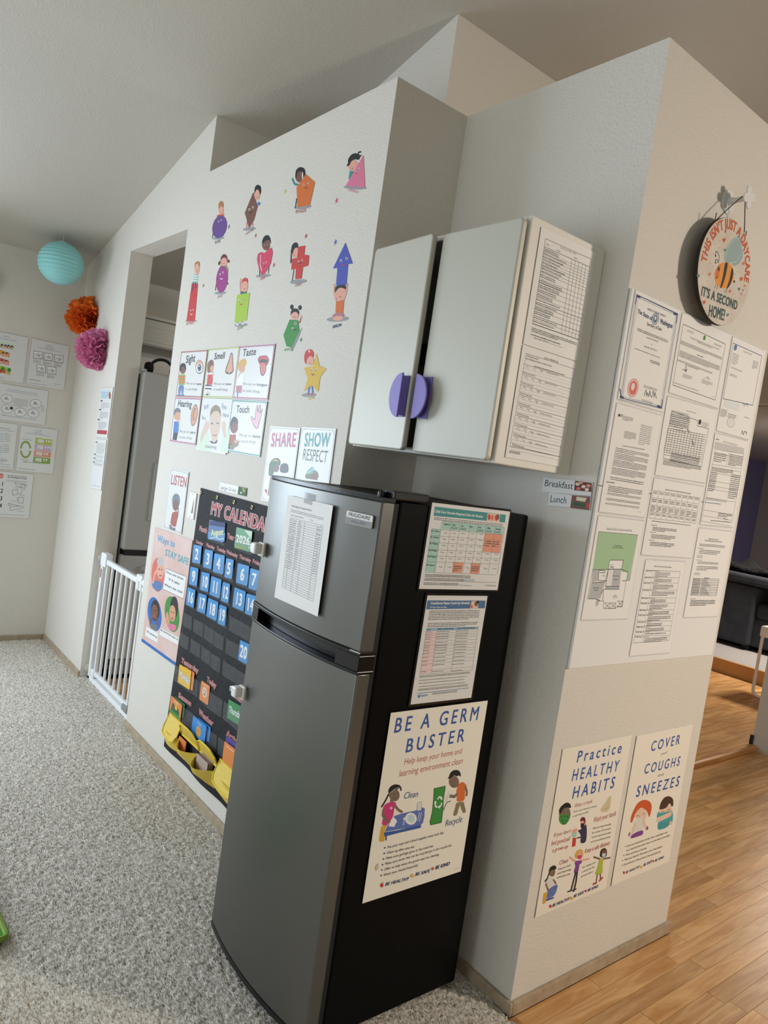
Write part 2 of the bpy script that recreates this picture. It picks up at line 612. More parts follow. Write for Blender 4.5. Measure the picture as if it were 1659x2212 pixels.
    def finish(s):
        jobs = []
        for name, (V, Fc, C) in s.parts.items():
            if name in ('heart', 'caption_box'):
                jobs += [(name, [V[i] for i in f], [tuple(range(len(f)))], [c]) for f, c in zip(Fc, C)]
            else:
                jobs.append((name, V, Fc, C))
        for name, V, Fc, C in jobs:
            name = name.split('#')[0]
            me = bpy.data.meshes.new(name)
            me.from_pydata(V, [], Fc)
            a = me.attributes.new('ink', 'FLOAT_COLOR', 'FACE')
            a.data.foreach_set('color', [x for c in C for x in (*c, 1.0)])
            me.materials.append(s.mat)
            o = bpy.data.objects.new(name, me)
            COL.objects.link(o)
            o.parent = s.root
            if name in ('lettering', 'heading', 'writing', 'dot_pattern', 'subtitle', 'footer', 'table', 'border', 'face', 'caption', 'title', 'signature'):
                o['kind'] = 'stuff'
        return s


def plane_matrix(axis, val, u, z, tilt=0.0, lift=0.0):
    """axis 1: on a wall facing -y at y=val; axis 0: on a wall facing +x at x=val."""
    if axis == 1:
        M = Matrix(((1, 0, 0, u), (0, 0, -1, val - lift), (0, 1, 0, z), (0, 0, 0, 1)))
    else:
        M = Matrix(((0, 0, 1, val + lift), (1, 0, 0, u), (0, 1, 0, z), (0, 0, 0, 1)))
    return M @ Matrix.Rotation(math.radians(tilt), 4, 'Z')


def rounded(w, h, r, n=4):
    pts = []
    for cx, cy, a in ((w / 2 - r, h / 2 - r, 0), (-w / 2 + r, h / 2 - r, 90), (-w / 2 + r, -h / 2 + r, 180), (w / 2 - r, -h / 2 + r, 270)):
        for i in range(n + 1):
            t = math.radians(a + 90 * i / n)
            pts.append((cx + r * math.cos(t), cy + r * math.sin(t)))
    return pts


def sheet(name, label, cat, key=None, frame=None, group=None, m=None, thick=0.0008, film=0.0, ink=None, corner=0.0, dark_film=False, curl=0.0):
    ax, val, u, z, w, h, t = frame or FRAME[key]
    mb = MB()
    if corner:
        mb.prism(rounded(w, h, corner), thick, v=(0, 1, 0), n=(0, 0, 1))
    else:
        nx, ny = 6, 6
        def zc(a, b):
            return thick + curl * (max(0, abs(a) * 2 - 0.8) * max(0, -b * 2 - 0.75)) * 20 * 0.05
        V = [((i / nx - .5) * w, (j / ny - .5) * h, zc(i / nx - .5, j / ny - .5)) for j in range(ny + 1) for i in range(nx + 1)]
        Fc = [(j * (nx + 1) + i, j * (nx + 1) + i + 1, (j + 1) * (nx + 1) + i + 1, (j + 1) * (nx + 1) + i) for j in range(ny) for i in range(nx)]
        o = len(V)
        V += [(-w / 2, -h / 2, 0), (w / 2, -h / 2, 0), (w / 2, h / 2, 0), (-w / 2, h / 2, 0)]
        Fc += [tuple([o, o + 1] + list(range(nx, -1, -1))),
               tuple([o + 1, o + 2] + [j * (nx + 1) + nx for j in range(ny, -1, -1)]),
               tuple([o + 2, o + 3] + [ny * (nx + 1) + i for i in range(0, nx + 1)]),
               tuple([o + 3, o] + [j * (nx + 1) for j in range(0, ny + 1)]),
               (o + 3, o + 2, o + 1, o)]
        mb.add(V, Fc)
    ob = mb.build(name, m or PAPERW)
    ob.matrix_world = plane_matrix(ax, val, u, z, t)
    WORLD_OF[ob.name] = ob.matrix_world.copy()
    tag(ob, label, cat, group)
    if film:
        e = film
        f = MB().prism(rounded(w + 2 * e, h + 2 * e, 0.006), 0.0003, v=(0, 1, 0), n=(0, 0, 1), origin=(0, 0, -0.0004)).build('laminate_film', FILMDARK if dark_film else FILM)
        f.parent = ob
    s = Sheet(ob, thick + 5e-5, ink or INK)
    if key and key in DRAW:
        s.draw(DRAW[key])
    return ob, s

# ------------------------------------------------------------------ what is printed on each sheet, in millimetres from its centre
FRAME = {
  'sight': (1, -0.0030, -1.271, 1.752, 0.288, 0.212, 0),
  'smell': (1, -0.0030, -0.972, 1.756, 0.292, 0.212, 0.5),
  'taste': (1, -0.0030, -0.682, 1.757, 0.286, 0.212, 0),
  'hearing': (1, -0.0030, -1.272, 1.541, 0.29, 0.208, 0.4),
  'photo': (1, -0.0035, -0.969, 1.533, 0.286, 0.226, 0.3),
  'touch': (1, -0.0030, -0.684, 1.541, 0.29, 0.211, 0),
  'share': (1, -0.0030, -0.384, 1.419, 0.212, 0.278, 1),
  'respect': (1, -0.0030, -0.164, 1.427, 0.212, 0.278, 1.5),
  'listen': (1, -0.0030, -1.259, 1.174, 0.206, 0.281, 1),
  'ways': (1, -0.0030, -1.24, 0.748, 0.43, 0.554, 1.5),
  'group': (1, -0.0030, -0.727, 1.292, 0.233, 0.032, 0.7),
  'docu': (1, -0.0030, -2.424, 1.534, 0.212, 0.287, 1),
  'docl': (1, -0.0030, -2.42, 1.235, 0.204, 0.288, 2),
  'tphoto': (0, -3.1027, -0.407, 1.786, 0.216, 0.283, 0),
  'floss': (0, -3.1027, -0.168, 1.785, 0.222, 0.284, -0.4),
  'fluor': (0, -3.1027, -0.288, 1.514, 0.279, 0.217, 0.4),
  'appear': (0, -3.1027, -0.411, 1.245, 0.216, 0.284, 0),
  'types': (0, -3.1027, -0.175, 1.243, 0.219, 0.284, 0),
  'steps': (0, -3.1027, -0.29, 0.944, 0.22, 0.283, 0),
  'cert': (0, 0.7525, 0.436, 1.884, 0.226, 0.288, 0),
  'lic': (0, 0.7525, 0.704, 1.912, 0.288, 0.226, 0),
  'bus': (0, 0.7525, 0.966, 1.878, 0.216, 0.292, 0),
  'irs': (0, 0.7525, 0.434, 1.582, 0.222, 0.292, 0),
  'grid': (0, 0.7525, 0.701, 1.676, 0.284, 0.226, 1),
  'menu': (0, 0.7525, 0.701, 1.439, 0.282, 0.224, 0),
  'ins': (0, 0.7525, 0.966, 1.58, 0.218, 0.286, 1),
  'hol': (0, 0.7525, 0.966, 1.279, 0.217, 0.286, 0),
  'map': (0, 0.7525, 0.435, 1.281, 0.221, 0.286, 0),
  'sched': (0, 0.7525, 0.7, 1.168, 0.222, 0.288, 0),
  'healthy': (0, 0.7455, 0.519, 0.522, 0.339, 0.492, 0),
  'cover': (0, 0.7455, 0.887, 0.518, 0.337, 0.486, 0),
  'bee': (0, 0.7885, 0.688, 2.17, 0.3, 0.3, 0),
  'vacc': (0, 0.6030, -0.002, 1.294, 0.285, 0.216, -0.3),
  'cond': (0, 0.6030, -0.005, 1.029, 0.218, 0.281, -0.3),
  'germ': (0, 0.6030, -0.002, 0.626, 0.348, 0.495, 0),
  'temp': (1, -0.3220, 0.34, 1.219, 0.216, 0.28, 0),
  'badge': (1, -0.3150, 0.545, 1.342, 0.09, 0.031, 0),
  'cab1': (0, 0.6540, 0.146, 1.973, 0.224, 0.291, 0),
  'cab2': (0, 0.6540, 0.145, 1.683, 0.223, 0.285, 0),
  'bf': (1, 0.3014, 0.651, 1.489, 0.169, 0.041, 1.8),
  'lu': (1, 0.3014, 0.667, 1.452, 0.142, 0.037, 3),
  'august': (1, -0.0180, -0.807, 1.108, 0.145, 0.078, 0),
  'y2026': (1, -0.0180, -0.571, 1.114, 0.13, 0.08, 0),
  'ellipse': (1, -0.0010, -1.178, 2.404, 0, 0, 0),
  'diamond': (1, -0.0010, -0.892, 2.418, 0, 0, 0),
  'pentagon': (1, -0.0010, -0.481, 2.418, 0, 0, 0),
  'triangle': (1, -0.0010, -0.158, 2.407, 0, 0, 0),
  'rectangle': (1, -0.0010, -1.37, 2.107, 0, 0, 0),
  'circle': (1, -0.0010, -1.084, 2.174, 0, 0, 0),
  'square': (1, -0.0010, -0.864, 2.032, 0, 0, 0),
  'heart': (1, -0.0010, -0.715, 2.202, 0, 0, 0),
  'cross': (1, -0.0010, -0.452, 2.15, 0, 0, 0),
  'arrow': (1, -0.0010, -0.157, 2.044, 0, 0, 0),
  'hexagon': (1, -0.0010, -0.424, 1.907, 0, 0, 0),
  'star': (1, -0.0010, -0.239, 1.75, 0, 0, 0),
}
DRAW = {
  'ellipse': [
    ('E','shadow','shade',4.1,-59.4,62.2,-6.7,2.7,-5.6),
    ('L','limb','ink',6.41,[-55.8,-26.1,-58,-46.3]),
    ('L','limb','ink',6.17,[52.7,-36.7,51.5,-54.8]),
    ('E','child','redorange',-2.6,39.8,39.4,-3.1,4.2,-5.8),
    ('E','shape','purple',2.8,-10.1,74.3,-18,-9.9,-47.1),
    ('E','child','peach',-1.9,59.9,26.3,-4.6,5.4,-18.2),
    ('P','child','ginger',[-33.1,75.1,-38.9,99.4,-18.2,106,6.9,96.8,20.1,74.4,12.2,70,-4.4,81.6,-20.3,81.5,-24.2,67.8]),
    ('E','face','white',-14,15.1,7,-1.1,1.2,-4),
    ('E','face','ink',-13.8,14.5,4.2,-0.7,0.8,-2.7),
    ('E','face','white',12,17.2,6.9,-1.1,1.2,-3.9),
    ('E','face','ink',12.1,16.6,4.2,-0.7,0.8,-2.7),
    ('L','face','red',2.7,[-13.4,-4.9,-1.2,-10,9,-8.5]),
    ('E','face','white',-10.7,62.5,3.5,-0.6,0.6,-2),
    ('E','face','ink',-10.5,61.9,2.1,-0.4,0.4,-1.4),
    ('E','face','white',7.1,60.6,3.5,-0.6,0.6,-2),
    ('E','face','ink',7.3,60,2.1,-0.4,0.4,-1.4),
    ('L','face','ink',1.34,[-3.7,52.2,2.4,49.6,7.5,50.3]),
    ('T','lettering','navy','ELLIPSE',-23.6,-79.2,53.8,12.2,-1.3,''),
  ],
  'diamond': [
    ('E','shadow','shade',6,-77.5,55.5,-5.1,3.9,-7),
    ('L','limb','pink',6.51,[-21.8,-45.1,-18.7,-68.3]),
    ('L','limb','pink',6.39,[23.5,-41.7,33.7,-70.1]),
    ('E','child','blue',62.2,13.1,11.7,-2.1,2.2,-7.8),
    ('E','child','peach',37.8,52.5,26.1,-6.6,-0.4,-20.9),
    ('P','child','black',[10,67.4,8.9,91.6,32.8,94.8,61,81.3,69.5,58.6,64,46.5,49.3,67.8,30,76.8,17.6,68.6,15.9,58.3]),
    ('P','shape','brown',[0,70.4,56.1,3.1,39.7,-47.1,4.1,-75.1,-27.4,-33.4,-52.5,-3.1]),
    ('E','face','white',-14.5,3.3,8.5,-1.5,1.5,-5.2),
    ('E','face','ink',-14.3,2.7,5.1,-0.9,1,-3.6),
    ('E','face','white',15.6,6.6,8.4,-1.5,1.4,-5.1),
    ('E','face','ink',15.8,6,5,-0.9,1,-3.5),
    ('L','face','ink',3.4,[-10.9,-6.2,3.9,-12.9,16.2,-10.9]),
    ('E','face','white',31,52.7,3.6,-0.7,0.6,-2.2),
    ('E','face','ink',31.2,52.2,2.1,-0.4,0.4,-1.5),
    ('E','face','white',48.5,50.5,3.5,-0.7,0.6,-2.2),
    ('E','face','ink',48.6,49.9,2.1,-0.4,0.4,-1.5),
    ('L','face','ink',1.43,[36.2,43,42.4,40.1,47.6,40.9]),
    ('T','lettering','rust','DIAMOND',-20.4,-99.4,69.3,8.1,8.3,''),
  ],
  'pentagon': [
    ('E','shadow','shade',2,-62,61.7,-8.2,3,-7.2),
    ('L','limb','ink',6.26,[-49,-24,-49,-55]),
    ('E','child','brown',-50,58,31.5,-6.6,6,-23),
    ('P','child','black',[-81,60,-85,87,-62,95,-26,84,-9,64,-15,41,-25,63,-48,77,-68,77,-72,53]),
    ('L','limb','teal',7.8,[-102,60,-80,37,-49,26]),
    ('P','shape','orange',[-6,57,67,13,53,-65,-33,-57,-61,19]),
    ('E','face','white',-12,20,5.8,-1.2,1,-3.9),
    ('E','face','ink',-12,20,3.5,-0.7,0.7,-2.7),
    ('E','face','white',22,19,5.7,-1.2,1,-3.9),
    ('E','face','ink',23,19,3.4,-0.7,0.7,-2.7),
    ('L','face','ink',2.45,[0,8,10,3,19,5]),
    ('E','face','white',-28,56,3.9,-0.8,4,-15.2),
    ('T','lettering','rust','PENTAGON',-45,-77.2,76.7,12.1,-5.8,''),
  ],
  'triangle': [
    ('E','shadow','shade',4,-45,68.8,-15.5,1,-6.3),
    ('P','child','teal',[-40,19,-18,12,-23,-13,-41,-9]),
    ('E','child','peach',-25,31,30.4,-6.7,4.7,-19.3),
    ('P','child','black',[-57,41,-61,61,-44,73,-17,71,11,56,5,42,-16,51,-39,50,-47,36,-67,38,-57,47]),
    ('L','child','black',4.69,[-2,57,-4,70,10,68]),
    ('L','child','black',4.09,[5,57,15,54]),
    ('P','shape','pink',[28,54,64,-57,-52,-29]),
    ('E','face','white',-3,11,4.8,-1,0.9,-3.6),
    ('E','face','ink',-2,11,2.9,-0.6,0.6,-2.5),
    ('E','face','white',12,13,4.7,-1,0.9,-3.5),
    ('E','face','ink',12,12,2.8,-0.6,0.6,-2.5),
    ('L','face','red',2.12,[-4,3,4,-2,11,0]),
    ('E','face','white',-34,31,3.2,-0.7,0.6,-2.4),
    ('E','face','ink',-34,31,1.9,-0.4,0.4,-1.7),
    ('E','face','white',-18,28,3.2,-0.7,0.6,-2.4),
    ('E','face','ink',-18,27,1.9,-0.4,0.4,-1.7),
    ('L','face','ink',1.43,[-31,24,-25,21,-21,22]),
    ('T','lettering','pink','TRIANGLE',-36.4,-47.1,68.6,7.5,-19.1,''),
  ],
  'rectangle': [
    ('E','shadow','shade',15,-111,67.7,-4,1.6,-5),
    ('P','child','seafoam',[-18,105,28,100,31,59,-24,63]),
    ('L','limb','white',3.89,[-18,98,26,92]),
    ('L','limb','white',3.89,[-20,87,27,81]),
    ('L','limb','white',3.89,[-21,76,27,70]),
    ('E','child','peach',9,126,28.8,-3.3,7.7,-25.1),
    ('P','child','ginger',[-20,127,-27,158,2,163,30,155,38,130,21,147,-7,152,-17,142]),
    ('P','shape','red',[-30,64,41,58,58,-115,-37,-108]),
    ('L','limb','navy',10.68,[-13,65,-8,31]),
    ('L','limb','navy',9.63,[12,63,25,40]),
    ('E','face','white',-3,-62,7.7,-0.5,1.3,-4.1),
    ('E','face','ink',-3,-63,4.6,-0.3,0.9,-2.8),
    ('E','face','white',24,-62,7.6,-0.5,1.3,-4),
    ('E','face','ink',24,-63,4.6,-0.3,0.9,-2.8),
    ('L','face','white',2.91,[-3,-78,11,-82,22,-80]),
    ('E','face','white',0,129,4.6,-0.5,0.8,-2.5),
    ('E','face','ink',0,128,2.8,-0.3,0.5,-1.7),
    ('E','face','white',21,127,4.5,-0.5,0.8,-2.4),
    ('E','face','ink',22,127,2.7,-0.3,0.5,-1.7),
    ('L','face','ink',1.73,[6,117,14,114,20,116]),
    ('T','lettering','red','RECTANGLE',-35.9,-127.5,85.3,11.7,1.3,''),
  ],
  'circle': [
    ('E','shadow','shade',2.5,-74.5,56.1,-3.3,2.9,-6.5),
    ('L','limb','ink',5.34,[-49.6,-32.3,-48.5,-58.4]),
    ('L','limb','ink',5.15,[46.6,-27.6,67.8,-43.8]),
    ('E','child','moss',7.4,19,47.4,-5.3,8.3,-28.1),
    ('E','shape','magenta',2,-15.7,58.5,-8.6,3.3,-58.1),
    ('E','child','peach',-1.5,58,34.5,-4.2,5.5,-18.8),
    ('P','child','maroon',[-35.3,62.1,-37.9,84.2,-12.1,94,20.8,82.4,32,61.3,10.1,75.3,-16.2,76.9,-29.4,68.8]),
    ('E','child','maroon',-43.2,57.9,12.1,-3.2,-4.8,-8.1),
    ('E','child','maroon',42.4,56.1,10.5,0.4,7.9,-7.8),
    ('E','face','white',-21.5,6.7,8.1,-0.9,1.4,-4.6),
    ('E','face','ink',-21.4,6.1,4.9,-0.5,0.9,-3.2),
    ('E','face','white',5.6,11.8,8,-0.9,1.3,-4.6),
    ('E','face','ink',5.8,11.2,4.8,-0.5,0.9,-3.2),
    ('L','face','white',3.16,[-15.8,-11,-1.7,-16.2,10,-13.7]),
    ('E','face','white',-13.3,62.9,4,-0.5,0.7,-2.3),
    ('E','face','ink',-13.1,62.3,2.4,-0.3,0.5,-1.6),
    ('E','face','white',8.7,62.5,4,-0.5,0.7,-2.3),
    ('E','face','ink',8.9,61.9,2.4,-0.3,0.5,-1.6),
    ('L','face','ink',1.57,[-4.8,52.5,2.2,49.8,8,50.9]),
    ('T','lettering','rust','CIRCLE',-20.2,-95.4,47.7,10.3,2.7,''),
  ],
  'square': [
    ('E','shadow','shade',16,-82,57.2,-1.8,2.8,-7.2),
    ('L','limb','grey',4.88,[-15,-62,-14,-76]),
    ('L','limb','grey',4.81,[22,-61,29,-76]),
    ('E','child','white',-15,-78,9.7,-0.5,1.1,-3.9),
    ('E','child','white',34,-78,9.4,-0.5,1.1,-3.8),
    ('L','limb','peach',7.31,[-24,50,-38,84,-40,106]),
    ('P','child','tealdark',[-25,56,25,57,36,37,-20,39]),
    ('E','child','peach',4,76,30.9,-3,7.2,-25.5),
    ('P','child','red',[-28,86,-24,105,-2,111,27,102,32,83,14,95,-9,95]),
    ('P','shape','lime',[-54,45,59,44,63,-67,-42,-70]),
    ('E','face','white',-23,18,8.5,-0.7,1.5,-5.1),
    ('E','face','ink',-22,17,5.1,-0.4,1,-3.5),
    ('E','face','white',12,21,8.3,-0.7,1.4,-5),
    ('E','face','ink',12,21,5,-0.4,1,-3.5),
    ('L','face','red',3.41,[-16,5,-1,0,11,3]),
    ('E','face','white',-7,80,4.8,-0.5,0.8,-2.9),
    ('E','face','ink',-7,80,2.9,-0.3,0.6,-2),
    ('E','face','white',15,80,4.8,-0.5,0.8,-2.9),
    ('E','face','ink',15,80,2.9,-0.3,0.6,-2),
    ('L','face','ink',1.93,[0,67,8,64,15,65]),
    ('T','lettering','moss','SQUARE',-12.1,-101.9,51.8,12.5,6.1,''),
  ],
  'heart': [
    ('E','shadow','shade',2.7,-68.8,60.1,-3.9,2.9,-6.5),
    ('L','limb','ink',4.61,[-37.9,-32.1,-25.5,-64.8]),
    ('L','limb','ink',4.47,[41.4,-36.1,43.3,-61.9]),
    ('E','child','brown',-6.8,51.2,31.9,-4.4,5.9,-21.4),
    ('P','child','black',[-39.2,51.5,-39.2,74.9,-50.5,53.1,-39.2,82.7,-21.9,90.6,2.2,88,23.7,71,32.4,46.8,13.1,67.4,-13.8,68.7,-28.3,63]),
    ('P','shape','hotpink',[-9.1,20.5,17.4,32.5,43.2,34.1,57.2,12.9,52.6,-27.2,19.3,-59.3,-8.4,-67.7,-41.6,-34.3,-66.3,2.7,-64.3,23.5,-43.8,28.7]),
    ('L','shape','white',3.84,[-39.2,16.1,-31.8,-22.4,-13.9,-47.8]),
    ('E','face','white',-5.3,-20.3,5.5,-0.7,1,-3.5),
    ('E','face','ink',-5.2,-20.8,3.3,-0.4,0.7,-2.4),
    ('E','face','white',14.5,-18.5,5.5,-0.7,1,-3.5),
    ('E','face','ink',14.6,-19.1,3.3,-0.4,0.7,-2.4),
    ('L','face','ink',2.27,[-2,-28.7,7.7,-32.7,15.7,-30.8]),
    ('E','face','white',-17.5,51.1,3.3,-0.5,0.6,-2.1),
    ('E','face','ink',-17.4,50.6,2,-0.3,0.4,-1.5),
    ('E','face','white',3.9,50.8,3.3,-0.5,0.6,-2.1),
    ('E','face','ink',4.1,50.2,2,-0.3,0.4,-1.4),
    ('L','face','ink',1.36,[-9.4,42,-3.6,39.5,1.2,40.6]),
    ('T','lettering','red','HEART',-16.8,-84.5,42.4,10.9,3.2,''),
  ],
  'cross': [
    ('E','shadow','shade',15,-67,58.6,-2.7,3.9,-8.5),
    ('L','limb','ink',4.81,[-28,-21,-29,-60]),
    ('L','child','black',7.65,[-65,56,-57,11]),
    ('E','child','peach',-39,46,25.2,-3.3,6,-22.6),
    ('P','child','black',[-64,47,-69,72,-50,83,-25,76,-18,57,-35,62,-49,54,-52,35]),
    ('P','shape','red',[-17,62,30,60,32,27,67,20,70,-16,35,-18,36,-58,-9,-56,-14,-18,-47,-18,-51,23,-15,21]),
    ('E','face','white',-2,7,5.7,-0.7,1,-3.9),
    ('E','face','ink',-2,7,3.4,-0.4,0.7,-2.7),
    ('E','face','white',21,8,5.7,-0.7,1,-3.8),
    ('E','face','ink',21,7,3.4,-0.4,0.7,-2.7),
    ('L','face','ink',2.44,[0,2,10,-2,19,0]),
    ('E','face','white',-44,41,2.9,-0.4,0.5,-2),
    ('E','face','ink',-44,41,1.8,-0.2,0.4,-1.4),
    ('E','face','white',-30,41,2.9,-0.4,0.5,-2),
    ('E','face','ink',-30,41,1.7,-0.2,0.4,-1.4),
    ('L','face','ink',1.24,[-41,33,-36,31,-31,32]),
    ('T','lettering','rust','CROSS',-3.4,-84.2,43,11.1,2.8,''),
  ],
  'arrow': [
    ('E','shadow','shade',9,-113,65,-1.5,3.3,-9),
    ('P','shape','indigo',[-7,140,53,64,27,65,34,-4,-28,1,-34,59,-61,61]),
    ('L','limb','peach',7.27,[-39,4,-34,-23,-12,-54]),
    ('L','limb','peach',7.01,[38,-1,39,-26,30,-53]),
    ('E','child','peach',6,-29,33.3,-2.9,5.8,-23.4),
    ('P','child','black',[-27,-24,-32,1,30,-2,37,-19,10,-10,-9,-9,-23,-20]),
    ('P','child','orange',[-14,-53,33,-53,37,-100,-6,-101]),
    ('E','child','dustyrose',11,-102,33.8,0.5,4.9,-9.9),
    ('E','child','peach',11,-111,29.6,-0.4,3.3,-8.1),
    ('E','face','white',-18,81,6.5,-0.8,1.2,-4.7),
    ('E','face','ink',-18,80,3.9,-0.5,0.8,-3.3),
    ('E','face','white',14,85,6.3,-0.8,1.2,-4.7),
    ('E','face','ink',14,85,3.8,-0.5,0.8,-3.2),
    ('L','face','red',2.87,[-13,69,-2,64,8,67]),
    ('E','face','white',-10,-28,4,-0.4,0.7,-2.9),
    ('E','face','ink',-10,-28,2.4,-0.2,0.5,-2),
    ('E','face','white',18,-26,4,-0.4,0.7,-2.9),
    ('E','face','ink',18,-26,2.4,-0.2,0.5,-2),
    ('L','face','ink',1.79,[2,-38,9,-41,14,-39]),
    ('T','lettering','navy','ARROW',-13.4,-142.8,52,9.8,4.3,'b'),
  ],
  'hexagon': [
    ('P','shadow','shade',[58,9,43,-25,12,-76,1,-74,30,-22]),
    ('L','limb','rust',6.43,[22,22,39,30,39,40]),
    ('E','child','peach',41,45,5.6,-0.4,1.3,-5.1),
    ('E','child','peach',-6,53,28,-1.8,3.8,-14.6),
    ('P','child','black',[-34,55,-37,72,-21,80,4,78,22,68,25,51,12,63,-10,68,-25,63]),
    ('E','child','black',-34,86,11.8,-0.9,2.5,-9.5),
    ('E','child','black',24,80,11.4,-0.8,2.2,-8.5),
    ('P','shape','green',[-37,41,23,35,42,-2,8,-63,-35,-56,-67,-14]),
    ('E','face','white',8,24,7.4,-0.4,1.3,-5),
    ('E','face','ink',8,24,4.4,-0.3,0.9,-3.5),
    ('E','face','white',-6,6,7.5,-0.4,1.3,-5),
    ('E','face','ink',-6,5,4.5,-0.2,0.9,-3.5),
    ('L','face','ink',3.2,[-3,4,10,0,21,3]),
    ('E','face','white',-14,54,3.3,-0.2,0.6,-2.2),
    ('E','face','ink',-14,53,2,-0.1,0.4,-1.5),
    ('E','face','white',2,54,3.3,-0.2,0.6,-2.2),
    ('E','face','ink',2,53,2,-0.1,0.4,-1.5),
    ('L','face','ink',1.42,[-10,48,-4,46,1,47]),
    ('T','lettering','green','HEXAGON',-47,-73.7,59.3,9,2.5,''),
  ],
  'star': [
    ('E','shadow','shade',-22,-74,45.8,2.1,2.4,-6.9),
    ('P','shape','gold',[-9,69,21,27,67,16,36,-12,36,-63,-8,-43,-56,-61,-43,-17,-78,21,-21,25]),
    ('L','limb','blue',8.88,[-25,-47,-26,-65]),
    ('L','limb','blue',8.81,[-8,-45,1,-63]),
    ('L','limb','red',5.01,[-30,-71,-17,-72]),
    ('L','limb','red',4.95,[-6,-71,5,-69]),
    ('E','child','peach',-45,45,26.6,-0.5,4.2,-16.3),
    ('P','child','red',[-79,41,-88,66,-75,84,-48,86,-26,73,-24,54,-46,63,-63,53,-66,31]),
    ('E','child','white',-58,78,3.8,-0.1,1.5,-5.7),
    ('E','face','white',-24,13,6,-0,1.1,-4.2),
    ('E','face','ink',-24,12,3.6,-0,0.8,-2.9),
    ('E','face','white',4,13,5.9,-0,1.1,-4.2),
    ('E','face','ink',4,12,3.6,-0,0.7,-2.9),
    ('L','face','ink',2.65,[-22,-2,-11,-5,-3,-2]),
    ('E','face','white',-50,44,3.1,-0.1,0.6,-2.1),
    ('E','face','ink',-50,44,1.8,-0,0.4,-1.5),
    ('E','face','white',-36,45,3,-0.1,0.5,-2.1),
    ('E','face','ink',-36,45,1.8,-0,0.4,-1.5),
    ('L','face','ink',1.34,[-46,38,-41,36,-36,38]),
    ('T','lettering','gold','STAR',-17.6,-91.8,36.4,9.8,10.2,''),
  ],
  'sight': [
    ('E','child','brown',-100,21,36.2,-0.3,6.5,-20.6),
    ('P','child','black',[-137,19,-140,41,-114,52,-76,48,-60,23,-68,13,-84,32,-115,35,-122,13]),
    ('P','child','moss',[-133,-2,-63,-2,-54,-49,-126,-51]),
    ('L','child','orange',6.93,[-132,-14,-62,-14]),
    ('L','child','orange',6.93,[-130,-26,-59,-26]),
    ('L','child','orange',6.92,[-127,-38,-57,-38]),
    ('P','child','denim',[-126,-51,-59,-50,-59,-92,-77,-93,-90,-66,-94,-96,-117,-95]),
    ('E','child','blue',-105,-98,19,0.4,1.4,-4.3),
    ('E','child','blue',-65,-96,18.6,0.3,1.4,-4.3),
    ('L','child','black',3.45,[-124,20,-103,19]),
    ('E','eye','ink',81,31,41.9,-0.5,9.6,-31.2),
    ('E','eye','tan',80,34,37,-0.4,8.3,-27.1),
    ('E','eye','white',82,26,35.7,-0.4,6.7,-21.8),
    ('E','eye','slate',82,28,22.3,-0.2,5.3,-17.2),
    ('E','eye','ink',82,28,11.2,-0.1,2.9,-9.4),
    ('E','eye','white',75,34,5,-0.1,1.3,-4.2),
    ('T','lettering','ink','Sight',-75.2,49.4,101,34.4,3.3,'b'),
    ('T','lettering','grey','We use our',-40.8,-47.4,111,10.7,-0.4,''),
    ('T','lettering','ink','eyes',76.6,-48.7,49.5,9.9,-0.2,'b'),
    ('T','lettering','grey','to see things.',-40.7,-73.1,134.9,10.7,-0.1,''),
  ],
  'smell': [
    ('P','child','brown',[-133,8,-138,44,-112,59,-82,55,-69,27,-79,2,-102,3]),
    ('E','child','tan',-88,19,18.6,-0.3,4.4,-15.2),
    ('P','child','brown',[-132,4,-139,42,-115,56,-81,52,-72,35,-99,33,-109,18,-106,-2]),
    ('P','child','red',[-123,-6,-64,-7,-63,-50,-120,-50]),
    ('L','child','tan',7.63,[-73,-18,-65,-5,-74,7]),
    ('L','child','navy',10.91,[-126,-55,-71,-57]),
    ('L','child','white',10.91,[-127,-62,-71,-63]),
    ('L','child','navy',10.91,[-127,-69,-72,-70]),
    ('L','child','white',10.92,[-128,-75,-72,-77]),
    ('L','child','tan',6.95,[-100,-78,-100,-93]),
    ('L','child','tan',6.9,[-81,-78,-79,-93]),
    ('E','child','ink',-103,-93,16.4,0.2,0.9,-3),
    ('P','nose','ink',[74,82,92,80,112,28,123,4,93,-10,42,-2,49,25,63,46]),
    ('P','nose','tan',[77,78,89,76,106,28,116,6,90,-6,49,1,57,24,70,45]),
    ('E','nose','ink',65,-1,9.7,-0.1,0.8,-2.9),
    ('E','nose','ink',102,-1,8.5,-0.1,0.8,-2.9),
    ('T','lettering','ink','Smell',-77.3,57.6,102.7,27,1.1,'b'),
    ('T','lettering','grey','We use our',-48.2,-50.9,106.2,10,-0.3,''),
    ('T','lettering','ink','nose',63.6,-52,52.4,9.7,-0,'b'),
    ('T','lettering','grey','to smell things.',-47,-74.9,142.2,11,-0.5,''),
  ],
  'taste': [
    ('P','child','mustard',[-127,4,-139,37,-117,51,-78,55,-64,41,-72,18,-94,23,-117,16]),
    ('E','child','tan',-100,16,28.2,-0.3,5.1,-17.8),
    ('P','child','mustard',[-131,11,-134,40,-106,49,-79,41,-76,22,-101,30,-119,23]),
    ('P','child','white',[-131,-9,-80,-9,-75,-52,-131,-54]),
    ('L','child','tan',6.96,[-122,-19,-111,-8,-106,2]),
    ('P','child','dustyrose',[-128,-54,-77,-53,-76,-83,-123,-82]),
    ('L','child','blue',11.09,[-106,-84,-107,-96]),
    ('P','lips','ink',[21,49,36,62,63,63,91,63,116,47,109,29,93,21,51,23]),
    ('P','lips','red',[26,48,39,60,64,61,90,61,112,47,104,31,90,24,54,26]),
    ('P','lips','ink',[34,46,67,50,106,45,95,32,53,32]),
    ('P','lips','ink',[41,34,95,33,103,3,86,-17,61,-11]),
